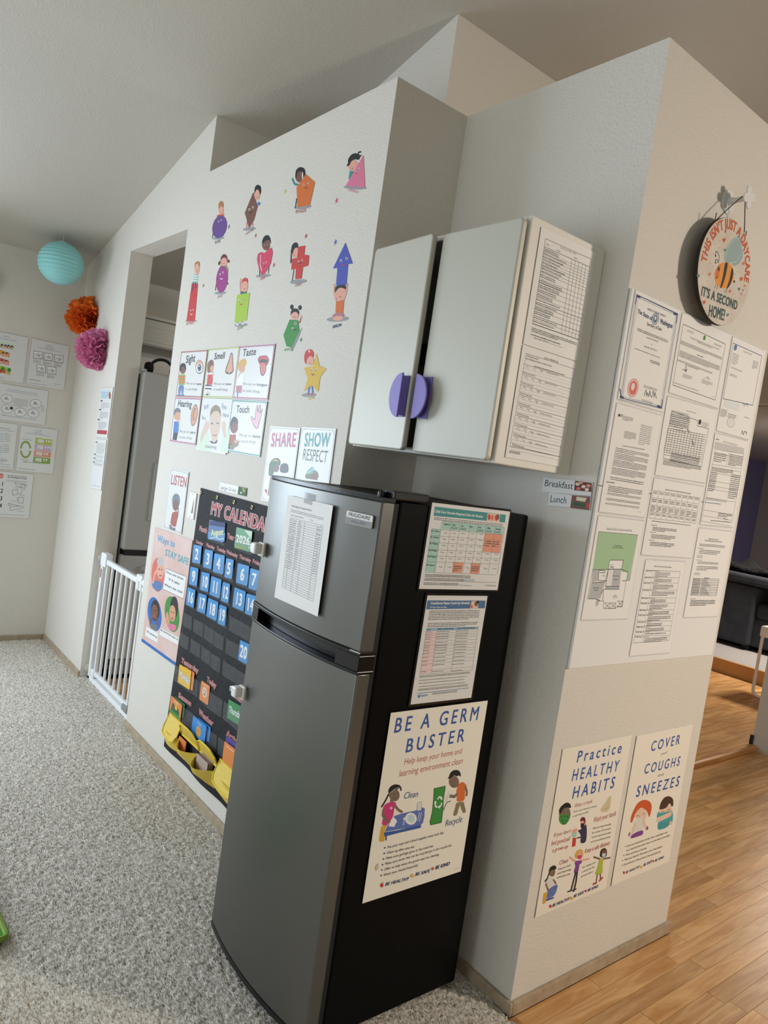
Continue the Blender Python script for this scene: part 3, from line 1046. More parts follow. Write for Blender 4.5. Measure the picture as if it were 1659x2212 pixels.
    ('P','lips','coral',[45,36,90,35,98,4,83,-14,65,-8]),
    ('L','lips','maroon',1.93,[70,32,79,-2]),
    ('T','lettering','ink','Taste',-107.7,64.1,112,28.1,1.5,'b'),
    ('T','lettering','grey','We use our',-75,-50.7,114.4,10.3,-0.7,''),
    ('T','lettering','ink','tongue',44.2,-52.5,80.6,10.4,-1.1,'b'),
    ('T','lettering','grey','to taste things.',-70.4,-77.3,152.3,11.2,-1.2,''),
  ],
  'hearing': [
    ('E','child','tan',-97,22,37.7,1.2,8.1,-25.9),
    ('P','child','slate',[-138,28,-135,47,-105,57,-65,49,-59,30,-88,37,-114,34,-130,17]),
    ('P','child','blue',[-122,-9,-63,-7,-58,-59,-119,-62]),
    ('L','child','tan',8.53,[-70,-14,-59,8,-70,24]),
    ('P','child','charcoal',[-115,-62,-61,-59,-67,-95,-116,-95]),
    ('E','ear','ink',93,27,34.8,-0.9,-1.7,-48.7),
    ('E','ear','tan',93,27,29.8,-0.8,-1.6,-45.6),
    ('E','ear','rust',94,32,15,-0.4,-1,-29),
    ('E','ear','tan',99,32,10,-0.3,-0.8,-22.8),
    ('T','lettering','ink','Hearing',-105.5,62.5,158.3,29.5,-1,'b'),
    ('T','lettering','grey','We use our',-45.1,-57.5,110.8,12.5,1.6,''),
    ('T','lettering','ink','ears',73.6,-55.1,52.9,11.6,0.2,'b'),
    ('T','lettering','grey','to hear things.',-42.4,-83.4,147.7,11.4,1.3,''),
  ],
  'photo': [
    ('P','picture','palegreen',[-145,-56,-91,-13,-36,-40,8,-112,-135,-107]),
    ('P','picture','palegreen',[118,7,160,-29,161,-106,96,-106,93,-38]),
    ('P','child','paleskin',[-48,20,-48,70,-5,88,44,72,67,14,56,-45,36,-71,0,-63,-29,-25]),
    ('P','child','khaki',[-45,30,-51,70,-6,91,43,77,64,34,45,53,13,64,-19,58,-38,45]),
    ('P','child','paleskin',[-119,-60,-94,-3,-78,21,-45,10,-42,-20,-81,-48,-100,-84]),
    ('P','child','paleskin',[71,0,80,25,115,17,113,-13,136,-40,117,-49]),
    ('E','child','slate',-18,8,13.5,0.6,1,-3.4),
    ('E','child','slate',35,11,13.2,0.6,1,-3.4),
    ('L','child','rust',3.73,[4,-38,24,-42,40,-36]),
    ('P','child','charcoal',[-18,-62,31,-72,53,-52,54,-74,-8,-76]),
    ('T','lettering','slateblue','Body',-113.8,62.9,45.4,20.4,15.8,'s'),
    ('T','lettering','slateblue','Eyes',51.7,77.5,48.4,18.6,-8.8,'s'),
    ('T','lettering','slateblue','Ears',-126.3,24.1,39.7,13.8,-5.9,'s'),
    ('T','lettering','slateblue','Mind',74.1,38.2,55.4,15.6,2.1,'s'),
    ('T','lettering','grey','listening',-54.1,-97.6,108,13.7,1.9,'s'),
  ],
  'touch': [
    ('E','child','brown',-100,-2,35.4,1.8,8.1,-28),
    ('P','child','charcoal',[-134,-3,-135,23,-111,40,-75,30,-64,7,-89,15,-119,12,-127,-10]),
    ('P','child','rust',[-128,-37,-73,-33,-62,-84,-132,-89]),
    ('P','child','charcoal',[-136,-75,-74,-71,-78,-95,-136,-95]),
    ('E','child','khaki',-67,-68,27.9,1.9,4.3,-14.8),
    ('E','child','khaki',-91,-84,22.3,1.6,3,-10.2),
    ('E','child','tan',-65,-61,14,1,1.9,-6.5),
    ('P','hand','ink',[81,-1,51,18,30,42,43,44,67,32,63,61,67,91,78,89,81,64,87,91,102,90,101,60,110,78,119,77,114,45,104,22,103,0]),
    ('P','hand','lightpink',[84,1,54,19,35,40,44,42,70,28,67,61,69,88,75,88,79,61,85,61,91,89,99,88,98,58,103,58,112,76,115,75,111,45,100,23,99,2]),
    ('T','lettering','ink','Touch',-97.1,54.3,111.2,28.3,1.2,'b'),
    ('T','lettering','grey','We use our',-45.8,-39.1,108,12.2,1.9,''),
    ('T','lettering','ink','hands',67.9,-36,61.4,11.4,0.7,'b'),
    ('T','lettering','grey','to touch things.',-46.2,-62.5,150.1,11.3,2.2,''),
  ],
  'share': [
    ('P','child','hunter',[-75,-31,-79,-1,-58,20,-21,26,2,16,3,-3,-23,-1,-30,-23,-50,-46,-72,-44]),
    ('E','child','mustard',-36,10,20,1.4,1.9,-7.6),
    ('E','child','brown',-24,-12,21.5,1.7,3.8,-15.2),
    ('P','child','hunter',[-73,-40,-74,-1,-44,15,-8,9,-27,-1,-48,-20,-49,-49]),
    ('P','child','charcoal',[4,-25,2,1,28,11,58,7,66,-20,42,-26]),
    ('P','child','khaki',[-58,-47,-28,-47,-33,-114,-62,-117]),
    ('P','child','rust',[-90,-94,-63,-98,-70,-105,-63,-113,-84,-106]),
    ('T','lettering','rose','SHARE',-83.8,63.2,175.4,48.8,2.9,'B'),
  ],
  'respect': [
    ('P','child','olive',[-43,-22,-27,-9,8,-2,35,-10,43,-31,-43,-38]),
    ('P','child','brown',[-14,-36,-4,-15,25,-15,37,-36]),
    ('P','child','seafoam',[-44,-16,-22,0,-6,9,11,2,3,-15,-21,-20]),
    ('L','child','tealdark',2.17,[-31,-11,-8,3]),
    ('L','child','tealdark',2.16,[-18,-16,5,-7]),
    ('T','lettering','teal','SHOW',-75,73.2,156.6,45.6,2.1,'B'),
    ('T','lettering','ink','RESPECT',-76.2,25.9,154.5,39.2,-0.2,''),
  ],
  'listen': [
    ('E','child','slate',1,0,44.2,5,9.7,-32.1),
    ('E','child','brown',1,-21,33.2,3.9,7.4,-24.5),
    ('P','child','slate',[-40,-19,-45,13,-12,33,29,30,46,5,12,10,-19,-3,-23,-36]),
    ('P','child','rust',[-28,-57,28,-43,49,-54,40,-83,34,-121,-35,-112,-30,-83]),
    ('L','child','brown',9.95,[35,-74,40,-46,35,-29]),
    ('P','child','grey',[-44,-113,-17,-116,1,-125,30,-119,36,-136,-37,-136]),
    ('T','lettering','brickred','LISTEN',-84.1,69,179.4,44.3,0.3,'b'),
  ],
  'ways': [
    ('P','band','royal',[-222,-265,212,-269,212,-284,-222,-280]),
    ('E','boy_photo','coral',-116,65,76.5,14.1,23.5,-77.5),
    ('E','calling_girl_photo','royal',-102,-119,79.4,21.5,44.1,-71.1),
    ('E','stop_hand_girl_photo','green',94,-75,76.5,20.9,42.8,-72.2),
    ('P','boy_photo','denim',[-184,11,-140,34,-62,42,-37,21,-72,-7,-146,-10]),
    ('E','boy_photo','peach',-93,91,41.6,7.5,11.9,-39.5),
    ('E','boy_photo','silver',-104,129,39.5,6.7,6.1,-20.3),
    ('L','boy_photo','peach',16.78,[-161,20,-155,60,-126,90]),
    ('E','boy_photo','rust',-85,66,16.2,3,1.1,-3.6),
    ('E','boy_photo','ink',-108,93,5.9,1,1.1,-3.6),
    ('E','boy_photo','ink',-78,96,5.8,1,1.1,-3.6),
    ('E','calling_girl_photo','black',-99,-101,52.2,11.6,14.3,-46.9),
    ('E','calling_girl_photo','brown',-105,-110,39.7,8.9,10.3,-33.5),
    ('L','calling_girl_photo','brown',18.25,[-140,-173,-126,-136]),
    ('L','calling_girl_photo','brown',17.7,[-51,-157,-76,-127]),
    ('P','calling_girl_photo','slate',[-151,-180,-87,-160,-37,-163,-65,-191,-127,-194]),
    ('E','calling_girl_photo','ink',-121,-104,5.9,1.3,1,-3.1),
    ('E','calling_girl_photo','ink',-92,-102,5.8,1.3,1,-3.1),
    ('E','calling_girl_photo','rust',-103,-128,16.4,3.8,1.9,-6.3),
    ('E','stop_hand_girl_photo','black',109,-41,42.1,9.3,13.7,-46.9),
    ('E','stop_hand_girl_photo','tan',98,-71,35,7.9,10.3,-35),
    ('P','stop_hand_girl_photo','pink',[56,-131,103,-115,159,-113,145,-144,84,-147]),
    ('P','stop_hand_girl_photo','tan',[33,-127,28,-87,44,-74,62,-93,86,-115,62,-134]),
    ('E','stop_hand_girl_photo','ink',85,-67,5.4,1.2,0.9,-3),
    ('E','stop_hand_girl_photo','ink',112,-65,5.3,1.2,0.9,-3),
    ('E','stop_hand_girl_photo','rust',102,-93,9.6,2.2,1.5,-5.1),
    ('P','caption_box','white',[-30,109,199,114,193,15,-41,13]),
    ('L','caption','grey',2.19,[-30,109,199,114,193,15,-41,13,-30,109]),
    ('P','caption_box','white',[-182,-198,-33,-194,-28,-237,-184,-243]),
    ('P','caption_box','white',[-13,-164,196,-158,193,-190,-18,-197]),
    ('T','lettering','skyblue','Ways to',-167.9,216.1,207.3,31,0.5,'b'),
    ('T','lettering','aqua','STAY SAFE',-59.3,166.4,263,29.4,-0.3,'b'),
    ('T','lettering','ink','Stop and think:',-20.4,92.1,196.2,9.4,0.4,'b'),
    ('T','lettering','ink','Is it safe?',14.6,66,125.9,10.8,-0.8,'b'),
    ('T','lettering','ink',"What's the rule?",-26.2,31.6,204.8,10.4,0.9,'b'),
    ('T','lettering','ink','Tell a grown-up',-174.6,-221.1,134.1,9.9,0.8,'b'),
    ('T','lettering','ink','Say words that mean no',-12.5,-174.6,204.6,8.6,1,'b'),
    ('G','lettering','grey',141.9,-267,54.3,4.2,1),
  ],
  'group': [
    ('T','lettering','charcoal','Large Group',-101.8,-10.7,139.2,13.3,0.6,''),
    ('P','photo','hunter',[49.5,15.3,116.7,15.2,118.7,-16.6,49.7,-16.6]),
    ('P','photo','moss',[80,12.6,109.4,11.7,109.5,-4,88.2,-2.4]),
    ('P','photo','white',[71.9,-4.2,84.7,-4.7,82.2,-10.9,71.8,-10.1]),
  ],
  'docu': [
    ('P','header','paleblue',[-95,129,61,127,56,81,-87,81]),
    ('G','lettering','tealdark',-88.4,121.7,130.9,37.7,3),
    ('E','picture','rust',66,99,18.3,0,7.5,-21.3),
    ('P','footer','brickred',[-85,-103,90,-100,91,-123,-86,-126]),
    ('L','lettering','ink',7.28,[-82,67,-54,67]),
    ('G','lettering','grey',-65.3,57.4,146.2,35,5),
    ('L','lettering','ink',7.31,[-89,15,-61,16]),
    ('G','lettering','grey',-72.6,6,146.7,42.1,6),
    ('L','lettering','ink',7.33,[-97,-43,-69,-43]),
    ('G','lettering','grey',-81,-52.6,147.2,42.4,6),
  ],
  'docl': [
    ('L','lettering','ink',5.76,[-84,125,-59,126]),
    ('G','lettering','grey',-63,123.3,145.9,62.6,9),
    ('L','lettering','ink',5.77,[-89,54,-63,55]),
    ('G','lettering','grey',-67.7,52.6,146.2,16.3,2),
    ('L','lettering','ink',5.77,[-90,31,-65,32]),
    ('G','lettering','grey',-69.2,29.8,146.3,18,2),
    ('L','lettering','ink',5.78,[-92,7,-67,8]),
    ('G','lettering','grey',-70.8,5.3,146.4,13.9,2),
    ('G','lettering','grey',-81.2,-123.2,150.6,6.6,1),
  ],
  'tphoto': [
    ('T','lettering','denim','Why Do We Have Teeth?',-76.9,100.8,119.5,7.2,1.3,''),
    ('G','lettering','grey',-28,126.1,35.8,9.8,2),
    ('P','photo','palegreen',[-75,86,41,81,42,47,-75,53]),
    ('P','photo','mustard',[-71,40,16,27,16,-1,-71,12]),
    ('P','photo','coral',[-66,-6,16,-20,16,-48,-67,-34]),
    ('P','photo','lime',[-62,-53,30,-65,31,-105,-61,-91]),
    ('E','photo','black',-32,61,8,1.7,1.2,-12),
    ('E','photo','peach',-31,57,5.5,1.2,0.9,-8.7),
    ('E','photo','black',-12,62,8,1.7,1.2,-12),
    ('E','photo','peach',-12,58,5.5,1.2,0.9,-8.8),
    ('E','photo','black',5,63,8,1.7,1.2,-12.1),
    ('E','photo','peach',6,59,5.5,1.2,0.9,-8.8),
    ('E','photo','black',23,63,8.1,1.7,1.2,-12.1),
    ('E','photo','peach',24,59,5.6,1.2,0.9,-8.8),
    ('E','photo','peach',-20,12,10,2.1,1.4,-14.3),
    ('E','photo','brown',-21,22,8,1.7,0.6,-5.5),
    ('E','photo','peach',0,13,10,2.1,1.4,-14.3),
    ('E','photo','brown',-1,23,8,1.7,0.6,-5.5),
    ('E','photo','peach',-23,-34,10,2,1.4,-14.3),
    ('E','photo','brown',-24,-24,8,1.6,0.6,-5.5),
    ('E','photo','peach',2,-33,10.1,2,1.5,-14.3),
    ('E','photo','brown',1,-23,8,1.6,0.6,-5.5),
    ('E','photo','red',-23,-90,10,1.9,1.2,-12.1),
    ('E','photo','orange',-5,-89,10,1.9,1.2,-12.1),
    ('E','photo','peach',13,-88,10.1,1.9,1.2,-12.2),
    ('E','photo','green',-14,-76,10,1.9,1.2,-12.1),
    ('E','photo','green',22,-75,10.1,2,1.2,-12.2),
    ('L','lettering','rust',1.58,[-34,-128,-1,-128]),
  ],
  'floss': [
    ('G','lettering','grey',-24.2,123.3,38.2,10.4,2),
    ('T','lettering','denim','How to Floss',-32.2,98.5,54.5,11,1.5,''),
    ('L','lettering','denim',1.64,[-73,94,64,94]),
    ('P','picture','charcoal',[-94,70,-42,73,-39,27,-91,23]),
    ('P','picture','white',[-92,67,-44,71,-42,30,-89,26]),
    ('L','picture','grey',2.19,[-84,33,-81,53,-69,44,-66,60,-56,44,-48,58]),
    ('L','picture','grey',2.19,[-76,30,-66,41,-49,35]),
    ('E','picture','silver',-59,47,8.4,1.8,0.9,-7.9),
    ('G','lettering','grey',-89.2,17.3,44.4,21,5),
    ('P','picture','charcoal',[-34,70,19,74,22,27,-31,23]),
    ('P','picture','white',[-31,68,17,71,19,30,-28,27]),
    ('L','picture','grey',2.22,[-24,33,-21,54,-9,45,-5,60,5,45,13,58]),
    ('L','picture','grey',2.22,[-15,30,-6,42,12,36]),
    ('E','picture','silver',2,47,8.6,1.8,0.9,-7.9),
    ('G','lettering','grey',-29,17.7,45.1,21.1,5),
    ('P','picture','charcoal',[28,71,82,75,86,27,32,23]),
    ('P','picture','white',[31,69,80,72,83,30,34,27]),
    ('L','picture','grey',2.25,[39,34,42,55,54,45,58,61,68,45,76,59]),
    ('L','picture','grey',2.25,[47,31,57,42,75,36]),
    ('E','picture','silver',65,48,8.7,1.8,0.9,-8),
    ('G','lettering','grey',33.4,17.8,45.9,21.3,5),
    ('P','picture','charcoal',[-66,-8,-13,-5,-10,-52,-63,-55]),
    ('P','picture','white',[-64,-10,-16,-7,-13,-49,-61,-52]),
    ('L','picture','grey',2.21,[-56,-45,-53,-24,-41,-33,-37,-18,-27,-33,-19,-20]),
    ('L','picture','grey',2.21,[-47,-48,-38,-37,-21,-43]),
    ('E','picture','silver',-30,-31,8.5,1.7,0.9,-7.9),
    ('G','lettering','grey',-61.1,-60.4,44.8,21.1,5),
    ('P','picture','charcoal',[-4,-8,49,-5,53,-53,-1,-56]),
    ('P','picture','white',[-2,-11,47,-8,50,-50,1,-53]),
    ('L','picture','grey',2.23,[6,-46,9,-25,21,-34,25,-19,35,-34,43,-21]),
    ('L','picture','grey',2.24,[15,-49,24,-38,42,-44]),
    ('E','picture','silver',32,-32,8.6,1.7,0.9,-8),
    ('G','lettering','grey',0.8,-61.5,45.5,21.3,5),
    ('L','lettering','ink',2.19,[-100,-109,-33,-109]),
    ('L','lettering','grey',1.64,[-98,-130,8,-129]),
    ('L','lettering','grey',1.69,[47,-110,88,-109]),
  ],
  'fluor': [
    ('T','lettering','denim','How Do We Get Fluoride for Our Teeth?',-94.5,77.8,171.6,6.8,-0.5,''),
    ('L','lettering','denim',1.61,[-99,70,82,68]),
    ('E','picture','grey',-92,22,33.9,1.5,-0,-28.2),
    ('E','picture','white',-92,22,31.8,1.5,-0,-25.9),
    ('E','picture','silver',-92,22,27.7,1.3,-0,-22.6),
    ('E','picture','white',-92,22,26.1,1.2,-0,-20.9),
    ('E','picture','silver',-95,24,11.2,1.8,1.1,-11.2),
    ('L','picture','grey',1.61,[-106,11,-98,32,-83,12,-74,27]),
    ('E','picture','grey',-84,-40,34,1.3,-0,-27.1),
    ('E','picture','white',-84,-40,31.9,1.2,-0,-24.9),
    ('E','picture','silver',-84,-40,27.8,1,-0,-21.5),
    ('E','picture','white',-84,-40,26.2,1,-0,-19.8),
    ('E','picture','silver',-87,-37,11.2,1.7,1.1,-11.2),
    ('L','picture','grey',1.61,[-99,-50,-91,-29,-76,-50,-67,-34]),
    ('E','picture','grey',-9,-49,34.7,1.2,-0,-28.6),
    ('E','picture','white',-9,-49,32.6,1.2,-0,-26.3),
    ('E','picture','silver',-9,-49,28.3,1,-0,-22.9),
    ('E','picture','white',-9,-49,26.8,1,-0,-21.1),
    ('E','picture','silver',-12,-46,11.4,1.7,1.1,-11.3),
    ('L','picture','grey',1.64,[-24,-60,-16,-38,-1,-59,9,-43]),
    ('E','picture','grey',66,-44,34.3,1.2,0,-28.9),
    ('E','picture','white',66,-44,32.1,1.2,0,-26.6),
    ('E','picture','silver',66,-44,27.8,1,0,-23.1),
    ('E','picture','white',66,-44,26.2,0.9,0,-21.4),
    ('E','picture','silver',63,-42,11.7,1.8,1.1,-11.4),
    ('L','picture','grey',1.66,[51,-55,59,-34,75,-55,84,-39]),
    ('E','picture','grey',74,18,34.3,1.5,0,-28.8),
    ('E','picture','white',74,18,32.2,1.4,0,-26.5),
    ('E','picture','silver',74,18,27.9,1.2,0,-23.1),
    ('E','picture','white',74,18,26.3,1.2,0,-21.3),
    ('E','picture','silver',71,20,11.7,1.8,1.1,-11.4),
    ('L','picture','grey',1.66,[59,7,67,28,83,7,92,23]),
    ('E','picture','charcoal',-62,-32,9.2,1.4,0.9,-9),
    ('G','lettering','grey',-51.6,35,83,51.8,7),
    ('L','lettering','ink',2.14,[-110,-79,-86,-81]),
    ('L','lettering','grey',1.62,[-82,-82,90,-83]),
    ('L','lettering','grey',1.68,[113,16,113,-29]),
    ('L','lettering','grey',1.68,[123,14,123,-29]),
  ],
  'appear': [
    ('T','lettering','denim','When Do Teeth Appear?',-34.8,105.3,102.9,8.5,-0.6,''),
    ('L','lettering','denim',1.6,[-28,92,90,96]),
    ('L','lettering','skyblue',2.14,[4,71,34,71]),
    ('G','lettering','charcoal',39.5,79.5,32.6,5.6,1),
    ('L','lettering','skyblue',2.15,[5,60,35,59]),
    ('G','lettering','charcoal',40.6,68.2,32.6,5.6,1),
    ('L','lettering','skyblue',2.15,[7,49,36,48]),
    ('G','lettering','charcoal',41.7,56.9,32.6,5.6,1),
    ('L','lettering','skyblue',2.15,[8,37,38,37]),
    ('G','lettering','charcoal',42.9,45.6,32.7,5.6,1),
    ('L','lettering','skyblue',2.15,[9,26,39,26]),
    ('G','lettering','charcoal',44,34.3,32.7,5.7,1),
    ('L','lettering','skyblue',2.15,[6,-1,35,-2]),
    ('G','lettering','charcoal',40.1,11.5,32.1,5.7,1),
    ('L','lettering','skyblue',2.15,[7,-12,36,-13]),
    ('G','lettering','charcoal',41.2,0.2,32.2,5.7,1),
    ('L','lettering','skyblue',2.15,[8,-22,37,-23]),
    ('G','lettering','charcoal',42.4,-11.1,32.2,5.7,1),
    ('L','lettering','skyblue',2.15,[9,-32,38,-33]),
    ('G','lettering','charcoal',43.5,-22.5,32.2,5.7,1),
    ('L','lettering','skyblue',2.15,[10,-42,39,-43]),
    ('G','lettering','charcoal',44.7,-33.8,32.2,5.7,1),
    ('G','lettering','grey',9,-79.4,62.2,22.7,4),
    ('L','lettering','grey',1.62,[12,-113,90,-113]),
    ('L','lettering','grey',1.62,[14,-130,92,-129]),
  ],
  'types': [
    ('G','lettering','grey',-24,127.9,38.3,10.5,2),
    ('T','lettering','denim','Tooth Types',-32.3,103.9,51.8,8.8,-0.4,''),
    ('L','lettering','denim',1.66,[-77,98,67,97]),
    ('G','lettering','grey',-95,63.2,57.8,9.3,2),
    ('G','lettering','grey',-88.1,-64.9,42.9,9.3,2),
    ('E','picture','moss',-43,12,5.9,0.8,0.8,-7.5),
    ('E','picture','moss',-48,25,5.8,0.8,0.8,-7.5),
    ('E','picture','moss',-55,36,5.8,0.8,0.8,-7.5),
    ('E','picture','moss',-63,42,5.8,0.8,0.8,-7.5),
    ('E','picture','moss',-73,43,5.8,0.8,0.8,-7.5),
    ('E','picture','moss',-81,39,5.8,0.8,0.8,-7.5),
    ('E','picture','moss',-89,31,5.8,0.8,0.8,-7.5),
    ('E','picture','moss',-93,19,5.8,0.8,0.8,-7.5),
    ('E','picture','moss',-95,5,5.8,0.7,0.8,-7.5),
    ('E','picture','moss',-40,-16,5.9,0.7,0.8,-7.5),
    ('E','picture','moss',-42,-30,5.9,0.7,0.8,-7.5),
    ('E','picture','moss',-47,-41,5.9,0.7,0.8,-7.5),
    ('E','picture','moss',-54,-50,5.8,0.7,0.8,-7.5),
    ('E','picture','moss',-63,-53,5.8,0.7,0.8,-7.5),
    ('E','picture','moss',-72,-52,5.8,0.7,0.8,-7.5),
    ('E','picture','moss',-81,-45,5.8,0.7,0.8,-7.5),
    ('E','picture','moss',-88,-35,5.8,0.7,0.8,-7.5),
    ('E','picture','moss',-92,-22,5.8,0.7,0.8,-7.5),
    ('P','picture','yellowgreen',[-17,77,84,77,84,41,-17,40]),
    ('P','picture','white',[-4,70,32,70,31,49,-5,49]),
    ('G','lettering','grey',-2.8,66.9,31.7,17.7,4),
    ('E','picture','white',47,65,4.9,0.7,0.6,-5.8),
    ('L','picture','white',2.84,[47,62,47,52]),
    ('E','picture','white',62,65,4.9,0.7,0.6,-5.8),
    ('L','picture','white',2.85,[61,62,61,52]),
    ('E','picture','white',76,65,4.9,0.7,0.6,-5.9),
    ('L','picture','white',2.85,[75,62,76,53]),
    ('P','picture','mauve',[-17,37,84,37,84,0,-17,1]),
    ('P','picture','white',[-4,30,32,30,31,9,-5,9]),
    ('G','lettering','grey',-2.9,27,31.7,17.7,4),
    ('E','picture','white',47,25,4.9,0.6,0.6,-5.8),
    ('L','picture','white',2.84,[46,22,47,12]),
    ('E','picture','white',62,25,4.9,0.6,0.6,-5.9),
    ('L','picture','white',2.85,[61,22,61,12]),
    ('E','picture','white',76,25,4.9,0.6,0.6,-5.9),
    ('L','picture','white',2.86,[75,22,76,12]),
    ('P','picture','salmon',[-17,-3,84,-3,84,-40,-17,-39]),
    ('P','picture','white',[-4,-10,32,-10,31,-31,-5,-31]),
    ('G','lettering','grey',-3,-13,31.7,17.7,4),
    ('E','picture','white',47,-16,4.9,0.6,0.6,-5.8),
    ('L','picture','white',2.84,[46,-19,47,-28]),
    ('E','picture','white',62,-16,4.9,0.6,0.6,-5.9),
    ('L','picture','white',2.85,[61,-19,61,-28]),
    ('P','picture','moss',[-17,-43,84,-44,84,-81,-17,-79]),
    ('P','picture','white',[-5,-50,32,-50,31,-72,-5,-71]),
    ('G','lettering','grey',-3.2,-53.1,31.7,17.7,4),
    ('E','picture','white',47,-56,4.9,0.6,0.6,-5.9),
    ('L','picture','white',2.84,[46,-59,47,-69]),
    ('E','picture','white',61,-56,4.9,0.6,0.6,-5.9),
    ('L','picture','white',2.85,[61,-59,61,-69]),
    ('L','lettering','ink',2.78,[-73,-82,-49,-83]),
    ('L','lettering','grey',1.68,[-45,-83,51,-83]),
    ('L','lettering','grey',1.66,[-98,-128,0,-127]),
  ],
  'steps': [
    ('E','picture','tan',-74,114,13.4,1.4,1.7,-17.1),
    ('E','picture','coral',-74,114,10.3,1.1,1.3,-12.6),
    ('L','picture','white',2.72,[-80,110,-68,116]),
    ('L','lettering','charcoal',2.19,[-37,122,74,122]),
    ('T','lettering','ink','Put the Steps in Order',-37.2,107.3,110.6,10.5,-0.2,'b'),
    ('G','lettering','grey',-44.9,94.9,123.7,11.6,2),
    ('T','lettering','ink','1',-68.2,52.7,14.6,25.5,-1.3,'b'),
    ('T','lettering','ink','2',-69,8.7,14.6,25.5,-1.7,'b'),
    ('T','lettering','ink','3',-67.4,-38.7,14.6,25.5,-2.1,'b'),
    ('T','lettering','ink','4',-66,-83.2,14.7,25.6,-2.4,'b'),
    ('L','picture','grey',2.21,[6,81,16,65,47,53,65,58,66,76,34,75,6,81]),
    ('L','picture','grey',2.23,[42,70,53,42,69,43,74,73,42,70]),
    ('L','picture','grey',2.21,[-2,31,27,40,30,8,4,-1,-2,31]),
    ('L','picture','grey',2.23,[35,14,46,9,54,33]),
    ('L','picture','grey',2.23,[37,-9,67,-10,68,-45,41,-46,37,-9]),
    ('L','picture','grey',2.23,[29,-13,36,-36]),
    ('L','picture','grey',2.21,[-16,-52,-1,-54,-2,-68,-15,-66,-16,-52]),
    ('L','picture','grey',2.22,[-6,-83,-2,-98,71,-77,77,-71,67,-63,-1,-74,-6,-83]),
    ('L','picture','grey',2.22,[-1,-57,54,-67]),
    ('L','lettering','grey',1.66,[12,53,47,51]),
    ('L','lettering','grey',1.67,[38,5,73,4]),
    ('L','lettering','grey',1.66,[-3,-36,32,-38]),
    ('L','lettering','grey',1.68,[41,-97,76,-99]),
    ('G','lettering','charcoal',-67.2,-122.8,151.2,3.5,1),
  ],
  'cert': [
    ('L','border','navy',2.21,[-104,133,99,131,99,-134,-98,-139,-104,133]),
    ('L','border','slateblue',1.1,[-110,134,105,133,104,-136,-103,-143,-110,134]),
    ('L','border','slateblue',1.11,[-96,128,92,127,92,-129,-92,-135,-96,128]),
    ('E','border','navy',-96,131,10.5,0.5,-1.1,-3.5),
    ('E','border','navy',89,129,11.8,0.5,-1.2,-3.7),
    ('E','border','navy',86,-133,11.9,-0.4,-1.2,-3.7),
    ('E','border','navy',-96,-137,10.6,-0.4,-1.1,-3.5),
    ('L','border','navy',4.06,[-104,133,-104,110]),
    ('L','border','navy',4.47,[99,131,100,107]),
    ('L','border','navy',4.13,[-98,-139,-110,-118]),
    ('L','border','navy',4.52,[99,-134,98,-112]),
    ('E','seal','navy',-3,94,16.6,2.2,-0.2,-16.1),
    ('E','seal','white',-3,94,14,1.9,-0.2,-14.1),
    ('E','seal','slateblue',-3,94,10.9,1.5,-0.2,-11.7),
    ('E','seal','paper',-3,96,4.6,0.6,-0.1,-5.3),
    ('T','lettering','navy','The State of',-89.8,89.5,71.8,10.3,-2.7,'B'),
    ('T','lettering','navy','Washington',21.2,88.1,64.9,12.4,-0.2,'B'),
    ('T','lettering','navy','UNITED STATES OF AMERICA',-48.2,107.6,92.3,5.2,0.9,''),
    ('T','lettering','charcoal','Secretary of State',-37.9,68.5,73.2,9.3,0.7,'s'),
    ('G','lettering','charcoal',-77.8,52.7,153.6,8.4,2),
    ('T','lettering','charcoal','CERTIFICATE OF FORMATION',-29.5,35.7,58.5,3.5,0.8,''),
    ('L','lettering','charcoal',1.17,[-3,25,2,25]),
    ('T','lettering','charcoal','MAPLE KIDS CHILD CARE LLC',-33.6,10.6,64.6,3.5,1.5,''),
    ('G','lettering','charcoal',-75.1,0.1,125,3.8,1),
    ('G','lettering','charcoal',6.4,-14.7,48.4,9,2),
    ('E','seal2','coral',-52,-104,24.3,1.8,-0.4,-25.1),
    ('E','seal2','paper',-52,-104,21.8,1.7,-0.3,-22.8),
    ('E','seal2','coral',-52,-104,18.7,1.4,-0.3,-19.9),
    ('E','seal2','paper',-54,-101,8.1,0.6,-0.2,-9.9),
    ('P','seal2','coral',[-59,-116,-51,-109,-37,-111,-37,-118,-49,-122]),
    ('L','signature','ink',1.57,[5,-116,9,-98,16,-115,17,-104,26,-115,28,-98,35,-104,29,-107,43,-114,45,-95,55,-111,54,-97,67,-113]),
    ('G','lettering','grey',-4.3,-86.5,65.8,7.9,2),
    ('G','lettering','grey',-3.3,-125.4,54.4,7.9,2),
  ],
  'lic': [
    ('L','border','ink',1.65,[-131,84,118,80,116,-92,-131,-90,-131,84]),
    ('E','seal','green',-7,72,6.6,0.8,-0,-7.6),
    ('T','lettering','charcoal','Washington State Department of Children,Youth and Families',-84.5,55.3,171.4,3.7,0.1,'s'),
    ('T','lettering','charcoal','Family Home Child Care License',-41.1,51.2,83.2,3.8,0,'s'),
    ('G','lettering','grey',-104.5,75.6,36.4,7.3,2),
    ('G','lettering','grey',51.5,71.2,46.7,6.9,2),
    ('G','lettering','charcoal',-128.4,39.2,240.9,11.4,4),
    ('G','lettering','charcoal',-125.3,11.3,233.9,18.1,5),
    ('G','lettering','charcoal',-131.5,-14.9,202.8,6.1,2),
    ('G','lettering','ink',-33.4,19.3,41.1,4.5,1),
    ('G','lettering','charcoal',-84.8,-20.6,74,4.1,1),
    ('L','signature','ink',1.69,[-97,-38,-79,-38,-80,-25,-72,-41,-82,-40,-68,-34]),
    ('G','lettering','grey',-88,-47.7,51.8,11.8,4),
    ('L','signature','ink',1.34,[40,-37,48,-33,60,-37]),
